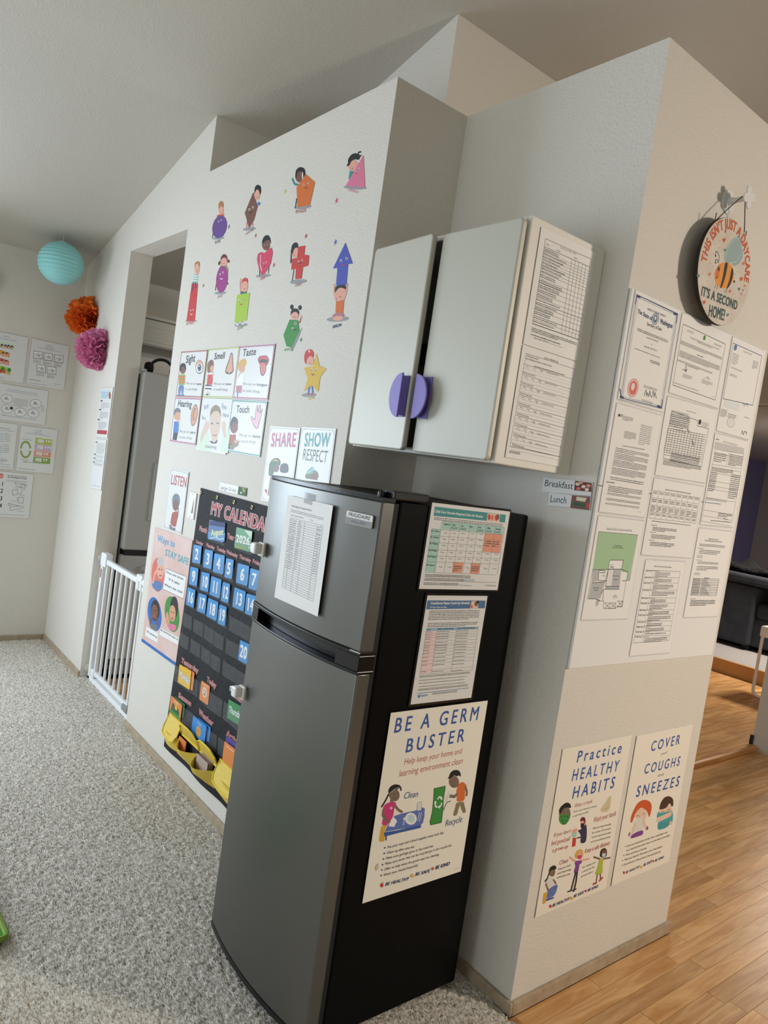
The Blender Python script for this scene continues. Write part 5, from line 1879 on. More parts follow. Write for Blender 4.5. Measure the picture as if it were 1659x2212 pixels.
    ('E','masked_child','hunter',-116,30,4.3,-0.8,0.7,-2.8),
    ('E','masked_child','hunter',-99,25,4.3,-0.9,0.7,-2.8),
    ('E','masked_child','hunter',-108,20,4.3,-0.9,0.7,-2.8),
    ('L','masked_child','ink',1.05,[-120,54,-112,55]),
    ('L','masked_child','ink',1.06,[-101,54,-94,54]),
    ('T','heading','brickred','Wear a mask',-70.2,57.9,86.8,11.8,0.2,'i'),
    ('T','lettering','charcoal','Protect your friends by wearing',-70.6,43.6,112.9,5.7,-1.3,''),
    ('T','lettering','charcoal','a mask when in public.',-70.6,29.6,78.4,5.7,0.1,''),
    ('P','hands','palesand',[68,32,80,42,89,49,100,63,111,63,116,41,117,23,108,12,81,16,68,23]),
    ('L','hands','khaki',1.38,[83,29,95,39,109,62]),
    ('L','hands','khaki',1.37,[73,24,90,25,110,26]),
    ('L','hands','khaki',1.38,[92,17,103,31,108,42]),
    ('T','heading','brickred','Wash your hands',38.5,-8,117.7,16.4,-0.3,'i'),
    ('T','lettering','charcoal','Wash your hands frequently',42.2,-29.9,96.7,6,-2.7,''),
    ('T','lettering','charcoal','for at least 30 seconds.',42.7,-43.9,99,6,-2.7,''),
    ('T','lettering','charcoal','Try not to touch your face unless',43.2,-57.9,101.4,6,-2.7,''),
    ('T','lettering','charcoal',"you've just washed your hands.",43.7,-71.9,103.7,6,-2.8,''),
    ('T','heading','brickred',"If you don't",-146.1,-13.8,78.1,11.3,-1.8,'i'),
    ('T','heading','brickred','feel good,tell',-151.5,-37.6,85.9,13.3,-2.3,'i'),
    ('T','heading','brickred','a grown-up',-140.9,-59.7,72.1,12,-2.2,'i'),
    ('P','grown_up','darknavy',[-16,-14,3,-2,15,-30,20,-66,-11,-62,-11,-37,-36,-16,-20,-18]),
    ('E','grown_up','peach',-13,5,12.6,-2.5,3.9,-14.4),
    ('P','grown_up','maroon',[-30,8,-28,21,-11,20,-1,7,-2,-6,-11,8,-22,10]),
    ('P','grown_up','black',[-24,2,-6,0,-5,-16,-20,-12]),
    ('E','grown_up','peach',-43,-13,7.9,-1.6,1.1,-4.3),
    ('P','grown_up','mint',[-62,-16,-42,-15,-33,-29,-39,-38,-58,-32]),
    ('E','grown_up','peach',-51,-16,10.1,-2.1,1.5,-5.7),
    ('P','grown_up','red',[-52,-36,-35,-39,-32,-65,-49,-64]),
    ('L','grown_up','darknavy',4.39,[-30,-41,-11,-42]),
    ('T','heading','brickred','Keep a safe distance',20.9,-99.9,127.6,14,-0.1,'i'),
    ('T','heading','brickred','Clean',-98.6,-107.5,42.6,13.5,-1.3,'i'),
    ('T','lettering','charcoal','Keep your home',-98.2,-123.1,59.9,6.1,-0.8,''),
    ('T','lettering','charcoal','and learning',-98,-135.9,63.3,6.1,-1.7,''),
    ('T','lettering','charcoal','environment clean.',-97.8,-148.7,66.8,6.1,-2.6,''),
    ('T','lettering','charcoal','Use "airplane arms"',22.6,-146.8,69.2,5.6,1.5,''),
    ('T','lettering','charcoal','to maintain your safe,',23,-160.8,64.6,5.6,1.7,''),
    ('T','lettering','charcoal','personal space.',23.5,-174.9,60,5.6,2,''),
    ('L','purple_child','peach',5.23,[-50,-95,-28,-110,-16,-115]),
    ('L','purple_child','peach',5.37,[10,-119,49,-123]),
    ('P','purple_child','mustard',[-27,-103,-24,-84,-9,-79,10,-87,15,-103,9,-115]),
    ('E','purple_child','peach',-4,-96,11.5,-2.6,2.7,-10.3),
    ('P','purple_child','magentapink',[-15,-98,10,-102,6,-114,-9,-109]),
    ('P','purple_child','plum',[-19,-114,12,-118,16,-129,4,-128,6,-156,-20,-150,-13,-131,-21,-120]),
    ('L','purple_child','black',7.12,[-8,-152,-12,-179,-16,-204]),
    ('L','purple_child','black',7.15,[0,-155,2,-183,-1,-210]),
    ('L','purple_child','ink',3.97,[-32,-205,-16,-206]),
    ('L','purple_child','ink',4.01,[-10,-208,9,-207]),
    ('L','green_child','brown',5.06,[74,-123,106,-136]),
    ('L','green_child','brown',5.18,[128,-141,164,-146]),
    ('P','green_child','black',[105,-132,104,-107,123,-104,139,-115,144,-139]),
    ('E','green_child','brown',125,-119,12.4,-2.8,2.8,-9.9),
    ('P','green_child','paleblue',[114,-121,137,-125,135,-136,118,-132]),
    ('P','green_child','yellowgreen',[106,-134,129,-140,128,-161,139,-192,94,-185,105,-162]),
    ('L','green_child','brown',5.15,[109,-187,110,-212]),
    ('L','green_child','brown',5.18,[124,-188,132,-208]),
    ('L','green_child','brickred',6.53,[96,-214,111,-214]),
    ('L','green_child','brickred',6.61,[127,-211,140,-205]),
    ('E','cleaning_child','olivebrown',-126,-120,15,-3.7,4,-16),
    ('P','cleaning_child','black',[-141,-120,-139,-105,-123,-101,-109,-109,-109,-118,-130,-114]),
    ('L','cleaning_child','black',4.62,[-138,-121,-143,-136,-151,-142]),
    ('P','cleaning_child','palegrey',[-146,-139,-129,-136,-106,-147,-109,-165,-122,-175,-148,-161]),
    ('L','cleaning_child','olivebrown',5.45,[-145,-152,-129,-176]),
    ('L','cleaning_child','olivebrown',5.1,[-114,-147,-98,-162]),
    ('P','cleaning_child','periwinkle',[-126,-170,-86,-165,-90,-190,-98,-201,-133,-200,-132,-185]),
    ('P','cleaning_child','mustard',[-148,-179,-131,-179,-133,-212,-146,-212]),
    ('P','cleaning_child','royalblue',[-134,-200,-97,-203,-97,-208,-131,-207]),
    ('E','footer','red',-106,-229,6,-1.6,1.4,-5.4),
    ('T','footer','navy','BE HEALTHY',-96.9,-234.6,80.4,8.9,0.4,'bi'),
    ('E','footer','gold',-7,-232,6.9,-1.9,1.4,-5.2),
    ('T','footer','navy','BE SAFE',2,-233,50.6,8.8,0.6,'bi'),
    ('P','footer','brickred',[62,-232,54,-225,57,-222,61,-225,65,-223,67,-228]),
    ('T','footer','navy','BE KIND',71.4,-232.1,52.6,8.6,0.6,'bi'),
  ],
  'cover': [
    ('T','title','royalblue','COVER',-76.3,180.9,174.7,32.2,0.7,'w'),
    ('T','title','charcoal','your',-7,158.4,39.7,8.3,4.1,'i'),
    ('T','title','royalblue','COUGHS',-92.8,108.8,216.5,31.8,-0.9,'w'),
    ('T','title','charcoal','and',-4.4,86,35.3,10.3,-1.7,'i'),
    ('T','title','royalblue','SNEEZES',-117.3,37,261.6,35.1,-1.3,'w'),
    ('P','red_haired_child','brickorange',[-123,-43,-123,-22,-113,-2,-97,17,-63,20,-31,10,-9,-7,-5,-30,-12,-52,-24,-34,-38,-20,-67,-7,-88,-14,-105,-32,-109,-47]),
    ('E','red_haired_child','palepeach',-68,-28,36,-3.3,14.1,-24.8),
    ('P','red_haired_child','brickorange',[-122,-47,-120,-21,-111,1,-88,19,-49,17,-18,3,-5,-22,-9,-50,-28,-26,-47,-11,-75,-4,-94,-13,-108,-29,-109,-47]),
    ('P','red_haired_child','palegrey',[-102,-41,-80,-40,-45,-39,-35,-60,-42,-91,-80,-92,-103,-78]),
    ('L','red_haired_child','palepeach',11.94,[-102,-93,-96,-72,-90,-58]),
    ('L','red_haired_child','palepeach',12.35,[-17,-88,-37,-65,-45,-49]),
    ('P','red_haired_child','plum',[-105,-103,-103,-91,-72,-86,-34,-87,-32,-104,-57,-104]),
    ('E','red_haired_child','plum',-12,-86,6.3,-1.3,2.2,-7.3),
    ('P','red_haired_child','plum',[-121,-87,-116,-77,-110,-82,-114,-94]),
    ('L','red_haired_child','ink',1.49,[-92,-30,-83,-29,-73,-34]),
    ('L','red_haired_child','ink',1.52,[-57,-30,-51,-28,-44,-31]),
    ('E','sneezing_child','palepeach',87,-44,41.7,-4.7,12.8,-23.6),
    ('P','sneezing_child','darkbrown',[41,-33,45,-9,61,5,89,6,122,-9,133,-37,120,-38,104,-20,88,-36,64,-36]),
    ('P','sneezing_child','aqua',[59,-108,50,-91,52,-74,33,-56,38,-38,55,-49,124,-51,140,-65,147,-100,127,-102,105,-111]),
    ('L','sneezing_child','palepeach',17.92,[47,-69,71,-68,122,-64]),
    ('L','sneezing_child','tealdark',1.59,[56,-88,120,-92]),
    ('L','sneezing_child','tealdark',1.59,[58,-95,122,-99]),
    ('L','sneezing_child','tealdark',1.59,[61,-101,124,-106]),
    ('L','sneezing_child','ink',1.59,[60,-46,69,-44,77,-48]),
    ('L','sneezing_child','ink',1.61,[97,-46,105,-44,114,-47]),
    ('E','sneezing_child','palepeach',136,-98,9.1,-1.8,2.2,-6.7),
    ('T','lettering','charcoal',"If you are around others and don't have a mask,always cover",-115.1,-127.2,240.1,6.7,-0.7,''),
    ('E','lettering','charcoal',-124,-123,2.6,-0.6,0.6,-2),
    ('T','lettering','charcoal','your mouth and nose with a tissue or use the inside of your elbow.',-115.8,-141.9,261.2,6.7,-0.8,''),
    ('T','lettering','charcoal','Throw used tissues in the trash.',-116.2,-157.3,122.4,6.8,-1.2,''),
    ('E','lettering','charcoal',-125,-153,2.6,-0.6,0.6,-2),
    ('T','lettering','charcoal','Wash your hands for 30 seconds or use a hand sanitizer.',-117.9,-172.8,226.2,6.8,-1,''),
    ('E','lettering','charcoal',-127,-169,2.6,-0.6,0.6,-2),
    ('T','lettering','charcoal','If you feel sick or think you have a fever,tell a grown-up.',-117.6,-188.9,220.7,6.8,-1.1,''),
    ('E','lettering','charcoal',-126,-185,2.6,-0.6,0.6,-2),
    ('E','footer','red',-108,-214,6,-1.5,1.5,-5.2),
    ('T','footer','navy','BE HEALTHY',-97.9,-220.4,79.9,8.3,0.9,'bi'),
    ('E','footer','gold',-8,-219,7.1,-1.7,1.5,-4.9),
    ('T','footer','navy','BE SAFE',3.3,-220.4,52.9,8.9,1.9,'bi'),
    ('P','footer','brickred',[65,-221,57,-214,59,-211,63,-213,68,-212,70,-216]),
    ('T','footer','navy','BE KIND',73.8,-220.9,55.1,8.3,0.9,'bi'),
  ],
  'bee': [
    ('P','bee','sage',[-21,27,-24,45,-10,80,18,108,42,117,58,106,65,89,75,86,81,65,64,40,38,27,20,32,12,27]),
    ('L','bee','sagelight',1.7,[-16,32,-6,75,25,109,50,104,62,89]),
    ('L','bee','sagelight',1.72,[8,27,49,44,69,71,66,87]),
    ('E','bee','amber',-4,-10,53.4,10.6,2.4,-37.2),
    ('P','bee','orange',[-54,-13,-50,3,-33,17,-32,-4,-40,-34,-52,-28]),
    ('P','bee','black',[-13,25,2,29,5,16,2,-17,-7,-48,-17,-49,-11,-17]),
    ('P','bee','black',[28,24,40,17,44,-2,36,-30,22,-43,19,-42,29,-12]),
    ('E','bee','black',56,-12,4.9,1.3,1.3,-3.5),
    ('E','bee','black',-40,-2,4.6,1.3,2,-5.6),
    ('L','bee','black',2.1,[-48,-29,-41,-27,-36,-19]),
    ('L','bee','black',2.1,[-47,13,-56,20,-66,17,-64,12]),
    ('L','bee','black',2.1,[-47,13,-49,31,-62,41,-72,37,-71,28]),
    ('E','bee','black',-69,27,3.4,1,1,-2.8),
    ('E','bee','black',-63,10,3.4,1,1,-2.8),
    ('L','bee','black',1.69,[-42,-44,-43,-58]),
    ('L','bee','black',1.7,[-32,-44,-32,-58]),
    ('L','bee','black',1.73,[15,-45,12,-55]),
    ('L','bee','black',1.74,[24,-42,22,-55]),
    ('P','heart','brickorange',[-40,73,-48,80,-46,84,-41,82,-36,88,-30,86,-31,81]),
    ('P','heart','orange',[-85,-34,-91,-29,-89,-26,-85,-27,-82,-23,-77,-24,-78,-28]),
    ('P','heart','brickorange',[-88,-115,-96,-109,-94,-105,-89,-106,-84,-101,-78,-103,-79,-108]),
    ('P','heart','sagedark',[-141,-55,-148,-49,-147,-45,-142,-47,-138,-42,-132,-44,-133,-49]),
    ('P','heart','orange',[88,44,82,50,83,53,88,52,92,56,97,55,96,50]),
    ('P','heart','brickorange',[91,-2,82,5,84,9,90,7,95,13,102,11,101,5]),
    ('P','heart','sagedark',[89,-31,82,-25,83,-22,88,-23,93,-19,98,-20,97,-25]),
    ('P','heart','orange',[40,-50,34,-44,35,-41,40,-43,44,-38,49,-40,48,-44]),
    ('P','heart','sagedark',[50,-117,43,-111,44,-108,49,-109,53,-105,59,-106,58,-111]),
    ('P','heart','sagedark',[-26,51,-32,56,-31,58,-27,57,-23,61,-19,60,-20,56]),
    ('E','dot_pattern','tan',-7,107,2.3,0.7,0.5,-1.4),
    ('E','dot_pattern','tan',-59,73,2.3,0.7,0.5,-1.4),
    ('E','dot_pattern','tan',-82,57,2.2,0.7,0.5,-1.4),
    ('E','dot_pattern','tan',-57,53,2.3,0.7,0.5,-1.4),
    ('E','dot_pattern','tan',-82,29,2.2,0.6,0.5,-1.4),
    ('E','dot_pattern','tan',-91,1,2.2,0.6,0.5,-1.4),
    ('E','dot_pattern','tan',-70,-3,2.3,0.6,0.5,-1.4),
    ('E','dot_pattern','tan',-120,-37,2.2,0.6,0.5,-1.4),
    ('E','dot_pattern','tan',-91,-49,2.2,0.6,0.5,-1.4),
    ('E','dot_pattern','tan',68,19,2.5,0.7,0.5,-1.4),
    ('E','dot_pattern','tan',54,10,2.4,0.7,0.5,-1.4),
    ('E','dot_pattern','tan',129,-5,2.5,0.7,0.6,-1.5),
    ('E','dot_pattern','tan',129,-34,2.5,0.6,0.6,-1.5),
    ('E','dot_pattern','tan',104,-50,2.5,0.6,0.6,-1.5),
    ('E','dot_pattern','tan',62,-47,2.5,0.6,0.5,-1.5),
    ('E','dot_pattern','tan',-126,-73,2.2,0.6,0.5,-1.4),
    ('E','dot_pattern','tan',-110,-104,2.2,0.6,0.5,-1.4),
    ('E','dot_pattern','tan',76,-103,2.5,0.6,0.5,-1.5),
    ('E','dot_pattern','tan',-70,-127,2.3,0.6,0.5,-1.4),
    ('E','dot_pattern','tan',87,-61,2.5,0.6,0.5,-1.5),
    ('T','lettering','darkteal',"IT'S A SECOND",-110.7,-93.9,210.4,24.8,2.5,'B'),
    ('T','lettering','darkteal','HOME!',-53.8,-138.2,93.4,30.5,4.8,'B'),
  ],
  'vacc': [
    ('P','banner','teal',[-133,99,128,98,129,77,-132,76]),
    ('T','banner','white','Child Care Vaccines Required Chart for Parents',-130.1,84.6,170.6,6.3,-0.3,'b'),
    ('P','banner','palepeach',[57,97,105,98,107,77,58,76]),
    ('E','banner','red',65,87,5.3,0.4,1.8,-7.9),
    ('E','banner','coral',77,87,5.4,0.4,1.8,-7.9),
    ('E','banner','red',92,87,5.4,0.4,1.9,-8),
    ('E','banner','brown',98,90,5.4,0.4,1.9,-8),
    ('G','lettering','charcoal',-129.2,73.8,251.6,8.5,2),
    ('P','table','mint',[-99,65,128,65,128,44,-98,45]),
    ('P','table','mint',[-132,44,-100,44,-97,-65,-131,-64]),
    ('P','table','salmon',[59,44,128,44,128,-6,60,-5]),
    ('P','table','salmon',[-41,-37,-3,-37,-3,-65,-39,-64]),
    ('P','table','salmon',[25,-37,59,-37,60,-66,26,-65]),
    ('L','table','charcoal',0.59,[-99,65,127,64]),
    ('L','table','charcoal',0.58,[-132,43,127,44]),
    ('L','table','charcoal',0.58,[-131,27,127,27]),
    ('L','table','charcoal',0.58,[-131,10,127,11]),
    ('L','table','charcoal',0.58,[-131,-8,127,-6]),
    ('L','table','charcoal',0.58,[-131,-24,127,-22]),
    ('L','table','charcoal',0.58,[-131,-39,127,-37]),
    ('L','table','charcoal',0.58,[-131,-66,128,-66]),
    ('L','table','charcoal',0.58,[-132,43,-131,-65]),
    ('L','table','charcoal',0.59,[-101,63,-99,-65]),
    ('L','table','charcoal',0.6,[-68,63,-67,-65]),
    ('L','table','charcoal',0.61,[-37,63,-36,-64]),
    ('L','table','charcoal',0.62,[-1,63,0,-64]),
    ('L','table','charcoal',0.63,[28,64,29,-64]),
    ('L','table','charcoal',0.64,[59,64,60,-64]),
    ('L','table','charcoal',0.65,[94,64,95,-64]),
    ('L','table','charcoal',0.66,[131,64,131,-64]),
    ('T','lettering','ink','By 3 Months',-131.3,37,27.3,3.5,-0.7,'b'),
    ('T','lettering','charcoal','1 dose',-90.8,34.6,13.2,2.8,0.1,''),
    ('T','lettering','charcoal','2 or 3 doses',-60.2,35.7,13.5,2.8,0.1,''),
    ('T','lettering','charcoal','2 or 3 doses',-29,36.8,13.8,2.9,0.2,''),
    ('T','lettering','charcoal','2 or 3 doses',5.1,38,14.1,2.9,0.2,''),
    ('T','lettering','charcoal','1 dose',37.8,39.2,14.4,2.9,0.2,''),
    ('T','lettering','ink','By 5 Months',-131,21.4,27.3,3.5,-1,'b'),
    ('T','lettering','charcoal','2 doses',-90.5,18.8,13.2,2.8,-0.2,''),
    ('T','lettering','charcoal','3 doses',-59.9,19.7,13.5,2.8,-0.2,''),
    ('T','lettering','charcoal','2 or 3 doses',-28.6,20.6,13.8,2.9,-0.1,''),
    ('T','lettering','charcoal','3 doses',5.5,21.7,14.1,2.9,-0.1,''),
    ('T','lettering','charcoal','2 doses',38.2,22.7,14.4,2.9,-0.1,''),
    ('T','lettering','ink','By 7 Months',-130.7,5.7,27.4,3.5,-1.3,'b'),
    ('T','lettering','charcoal','2 or 3 doses',-90.1,2.9,13.3,2.8,-0.5,''),
    ('T','lettering','charcoal','1 dose',-59.5,3.7,13.5,2.8,-0.5,''),
    ('T','lettering','charcoal','2 or 3 doses',-28.2,4.5,13.8,2.9,-0.5,''),
    ('T','lettering','charcoal','1 dose',6,5.3,14.1,2.9,-0.4,''),
    ('T','lettering','charcoal','2 or 3 doses',38.6,6.1,14.4,2.9,-0.4,''),
    ('T','lettering','ink','By 16 Months',-130.4,-11.4,27.4,3.5,-1.7,'b'),
    ('T','lettering','charcoal','3 doses',-89.8,-14.5,13.3,2.8,-0.8,''),
    ('T','lettering','charcoal','2 doses',-59.1,-13.9,13.5,2.8,-0.8,''),
    ('T','lettering','charcoal','2 or 3 doses',-27.8,-13.3,13.8,2.9,-0.8,''),
    ('T','lettering','charcoal','2 doses',6.4,-12.6,14.1,2.9,-0.8,''),
    ('T','lettering','charcoal','3 doses',39.1,-12,14.4,2.9,-0.8,''),
    ('T','lettering','charcoal','2 doses',72.6,-11.4,14.8,3,-0.7,''),
    ('T','lettering','charcoal','3 doses',106.7,-10.8,15.1,3,-0.7,''),
    ('T','lettering','ink','By 19 Months',-130,-27.1,27.4,3.5,-2,'b'),
    ('T','lettering','charcoal','1 dose',-89.4,-30.3,13.3,2.8,-1.1,''),
    ('T','lettering','charcoal','2 or 3 doses',-58.7,-29.9,13.6,2.8,-1.1,''),
    ('T','lettering','charcoal','2 or 3 doses',-27.4,-29.5,13.8,2.9,-1.1,''),
    ('T','lettering','charcoal','2 or 3 doses',6.8,-29,14.2,2.9,-1.1,''),
    ('T','lettering','charcoal','1 dose',39.6,-28.6,14.5,2.9,-1.1,''),
    ('T','lettering','charcoal','2 or 3 doses',73,-28.2,14.8,3,-1,''),
    ('T','lettering','charcoal','1 dose',107.2,-27.7,15.1,3,-1,''),
    ('T','lettering','ink','By 7 years or',-129.6,-48.1,27.4,3.5,-2.4,'b'),
    ('T','lettering','charcoal','2 doses',-88.9,-51.6,13.3,2.8,-1.6,''),
    ('T','lettering','charcoal','3 doses',-58.2,-51.5,13.6,2.9,-1.5,''),
    ('T','lettering','charcoal','3 doses',7.4,-51,14.2,2.9,-1.5,''),
    ('T','lettering','charcoal','3 doses',73.7,-50.7,14.8,3,-1.5,''),
    ('T','lettering','charcoal','2 doses',107.9,-50.5,15.1,3,-1.4,''),
    ('T','lettering','ink','Hepatitis B',-93.3,56.2,21.6,3.6,0.5,'b'),
    ('T','lettering','ink','DTaP',-63.2,56.1,10.8,3.6,-3,'b'),
    ('T','lettering','ink','Hib',-32.4,56.1,7.5,3.6,-6.3,'b'),
    ('T','lettering','ink','Polio',-1.1,56.1,10.5,3.7,-3.4,'b'),
    ('T','lettering','ink','PCV',31,56,10,3.7,-3.9,'b'),
    ('T','lettering','ink','MMR',63.7,56,12.5,3.8,-2.5,'b'),
    ('T','lettering','ink','Varicella',97.1,56,19,3.8,-0.5,'b'),
    ('G','lettering','charcoal',-65,52.9,20.7,5.6,2),
    ('G','lettering','charcoal',-34.3,52.9,21.1,5.7,2),
    ('G','lettering','charcoal',29.1,52.7,22,5.8,2),
    ('G','lettering','charcoal',61.8,52.7,22.5,5.9,2),
    ('G','lettering','charcoal',95.2,52.6,23,5.9,2),
    ('G','lettering','charcoal',65.9,26,23.4,17.5,3),
    ('G','lettering','charcoal',93.8,26.2,27,17.6,3),
    ('G','lettering','charcoal',-35.2,-45.3,29,15.1,3),
    ('G','lettering','charcoal',30.5,-43.9,26.6,16,3),
    ('G','lettering','ink',-129.8,-69.7,160.8,7.6,2),
    ('G','lettering','charcoal',-128.9,-78.8,137.8,7.1,2),
    ('L','lettering','denim',0.94,[11,-79,46,-80]),
    ('L','lettering','denim',0.93,[-3,-83,46,-84]),
    ('L','lettering','grey',0.87,[-131,-86,132,-87]),
    ('G','lettering','charcoal',-130.9,-90.5,122.2,7.6,2),
    ('L','lettering','denim',0.93,[-7,-96,39,-97]),
    ('T','lettering','charcoal','DOH 348-053 May 2025',90.8,-96.6,41.9,3,-1,''),
  ],
  'cond': [
    ('P','banner','steelblue',[-107,128,104,128,106,107,-107,105]),
    ('T','banner','white','Conditional Status Catch-Up Schedule',-94.5,117.9,140,6.2,0.3,'b'),
    ('T','banner','white','For Age 4 Years and Older',-95,108.9,59.2,3.4,-0.2,'b'),
    ('P','banner','palepeach',[51,126,78,127,79,107,49,107]),
    ('E','banner','brown',70,119,6.9,-0,1.5,-6.8),
    ('E','banner','black',75,124,5.4,0,0.9,-3.8),
    ('E','banner','coral',54,112,5.3,-0,1.1,-4.9),
    ('G','lettering','charcoal',-94.8,103,182.9,26.4,6),
    ('G','lettering','charcoal',-93.3,70.9,180,13,3),
    ('P','table','babyblue',[-95,56,92,56,91,50,-94,49]),
    ('P','table','blush',[-94,49,-58,50,-56,-60,-92,-64]),
    ('L','table','grey',0.6,[-95,56,92,56]),
    ('L','table','grey',0.6,[-95,50,92,50]),
    ('L','table','grey',0.6,[-95,43,92,43]),
    ('L','table','grey',0.6,[-94,37,92,37]),
    ('L','table','grey',0.6,[-94,31,93,31]),
    ('L','table','grey',0.6,[-94,22,93,22]),
    ('L','table','grey',0.6,[-94,14,93,14]),
    ('L','table','grey',0.6,[-94,9,93,9]),
    ('L','table','grey',0.6,[-94,1,93,1]),
    ('L','table','grey',0.6,[-93,-7,93,-7]),
    ('L','table','grey',0.6,[-93,-17,94,-17]),
    ('L','table','grey',0.6,[-93,-27,94,-27]),
    ('L','table','grey',0.6,[-93,-37,94,-36]),
    ('L','table','grey',0.6,[-92,-54,94,-53]),
    ('L','table','grey',0.6,[-92,-63,95,-63]),
    ('L','table','grey',0.6,[-95,56,-93,-63]),
    ('L','table','grey',0.61,[-58,56,-54,-62]),
    ('L','table','grey',0.63,[11,56,16,-61]),
    ('L','table','grey',0.65,[92,56,95,-62]),
    ('G','lettering','charcoal',-94,48.3,19,3.1,1),
    ('G','lettering','charcoal',-56.5,48.2,43.4,3.2,1),
    ('G','lettering','charcoal',12.5,48.1,44.6,3.2,1),
    ('G','lettering','charcoal',-93.8,41.9,19,3.1,1),
    ('G','lettering','charcoal',-56.3,41.6,43.4,3.2,1),
    ('G','lettering','charcoal',12.7,41.4,44.6,3.2,1),
    ('G','lettering','charcoal',-93.7,35.6,19,3.1,1),
    ('G','lettering','charcoal',-56.2,35.3,43.4,3.2,1),
    ('G','lettering','charcoal',12.9,35,44.6,3.2,1),
    ('G','lettering','charcoal',-93.5,29.4,19,3.1,1),
    ('G','lettering','charcoal',-56,29,43.4,3.2,1),
    ('G','lettering','charcoal',13,28.5,44.7,3.2,1),
    ('G','lettering','charcoal',-93.4,20.5,19,3.1,1),
    ('G','lettering','charcoal',-55.8,20.1,43.5,3.2,1),
    ('G','lettering','charcoal',13.3,19.3,44.7,3.2,1),
    ('G','lettering','charcoal',-93.2,12.7,19,3.1,1),
    ('G','lettering','charcoal',-55.6,12.2,43.5,3.2,1),
    ('G','lettering','charcoal',13.5,11.3,44.7,3.2,1),
    ('G','lettering','charcoal',-93.1,7,19,3.1,1),
    ('G','lettering','charcoal',-55.5,6.4,43.5,3.2,1),
    ('G','lettering','charcoal',13.6,5.3,44.7,3.2,1),
    ('G','lettering','charcoal',-92.9,-0.3,19,3.1,1),
    ('G','lettering','charcoal',-55.3,-1,43.5,3.2,1),
    ('G','lettering','charcoal',13.8,-2.2,44.7,3.2,1),
    ('G','lettering','charcoal',-92.7,-8.6,19.1,3.1,1),
    ('G','lettering','charcoal',-55.2,-9.5,43.5,3.2,1),
    ('G','lettering','charcoal',14,-10.9,44.7,3.3,1),
    ('G','lettering','charcoal',-92.5,-18.5,19.1,3.1,1),
    ('G','lettering','charcoal',-54.9,-19.5,43.5,3.2,1),
    ('G','lettering','charcoal',14.3,-21.1,44.8,3.3,1),
    ('G','lettering','charcoal',-92.3,-28.5,19.1,3.1,1),
    ('G','lettering','charcoal',-54.7,-29.6,43.6,3.2,1),
    ('G','lettering','charcoal',14.6,-31.4,44.8,3.3,1),
    ('G','lettering','charcoal',-92.1,-38.1,19.1,3.1,1),
    ('G','lettering','charcoal',-54.5,-39.3,43.6,3.2,1),
    ('G','lettering','charcoal',14.8,-41.4,44.8,3.3,1),
    ('G','lettering','charcoal',-91.7,-55.1,19.1,3.2,1),
    ('G','lettering','charcoal',-54.1,-56.6,43.6,3.2,1),
    ('G','lettering','charcoal',15.3,-59,44.9,3.3,1),
    ('T','lettering','navy','VACCINE',-91.8,51.7,10.3,2.6,0.1,'b'),
    ('T','lettering','navy','EARLIEST A DOSE MAY BE GIVEN',-55.7,51.9,55.9,3.2,-0.2,'b'),
    ('T','lettering','navy','EXCLUDE IF PROOF NOT PROVIDED BY',13.7,51.9,67.6,3.2,0.1,'b'),
    ('G','lettering','charcoal',-93.7,-66,182.3,6.3,2),
    ('G','lettering','charcoal',-93.1,-77.5,170.9,3.1,1),
    ('G','lettering','charcoal',-92.7,-85.4,164.7,3.1,1),
    ('G','lettering','charcoal',-92.3,-94.1,168.2,3.1,1),
    ('G','lettering','charcoal',-92,-100.6,179.2,6.3,2),
    ('L','lettering','denim',1.51,[-92,-113,94,-112]),
    ('P','logo','denim',[-91,-118,-87,-117,-85,-122,-82,-116,-79,-115,-82,-125,-86,-125]),
    ('T','logo','denim','HEALTH',-77.6,-122.8,22.4,4.8,2.1,'b'),
    ('G','lettering','charcoal',-39.2,-114.7,89.2,5.9,2),
  ],
  'temp': [
    ('T','lettering','ink','Daily Refrigerator Temperature Record',-82.1,112.5,97.9,4.2,0.4,'b'),
    ('G','lettering','grey',-82.6,105.9,158.2,8.5,2),
    ('T','lettering','charcoal','Provider: Maple Kids Child Care',-80,88.1,65,3.4,1.1,''),
    ('T','lettering','charcoal','Month:',15.3,89.6,14.9,2.7,0.4,''),
    ('L','table','grey',0.77,[-81,82,77,85]),
    ('L','table','grey',0.77,[-81,76,77,79]),
    ('L','table','grey',0.77,[-81,70,77,72]),
    ('L','table','grey',0.77,[-81,64,77,66]),
    ('L','table','grey',0.77,[-80,58,77,60]),
    ('L','table','grey',0.77,[-80,52,77,54]),
    ('L','table','grey',0.77,[-80,46,77,48]),
    ('L','table','grey',0.77,[-80,40,77,41]),
    ('L','table','grey',0.77,[-79,34,77,35]),
    ('L','table','grey',0.77,[-79,28,77,29]),
    ('L','table','grey',0.77,[-79,22,78,23]),
    ('L','table','grey',0.77,[-79,16,78,16]),
    ('L','table','grey',0.77,[-78,10,78,10]),
    ('L','table','grey',0.77,[-78,4,78,4]),
    ('L','table','grey',0.77,[-78,-2,78,-2]),
    ('L','table','grey',0.77,[-78,-8,78,-8]),
    ('L','table','grey',0.77,[-78,-14,78,-15]),
    ('L','table','grey',0.77,[-77,-20,78,-21]),
    ('L','table','grey',0.77,[-77,-27,78,-27]),
    ('L','table','grey',0.77,[-77,-33,78,-33]),
    ('L','table','grey',0.77,[-77,-39,78,-40]),
    ('L','table','grey',0.77,[-76,-45,78,-46]),
    ('L','table','grey',0.77,[-76,-51,78,-52]),
    ('L','table','grey',0.77,[-76,-57,78,-58]),
    ('L','table','grey',0.77,[-76,-63,78,-65]),
    ('L','table','grey',0.77,[-75,-69,78,-71]),
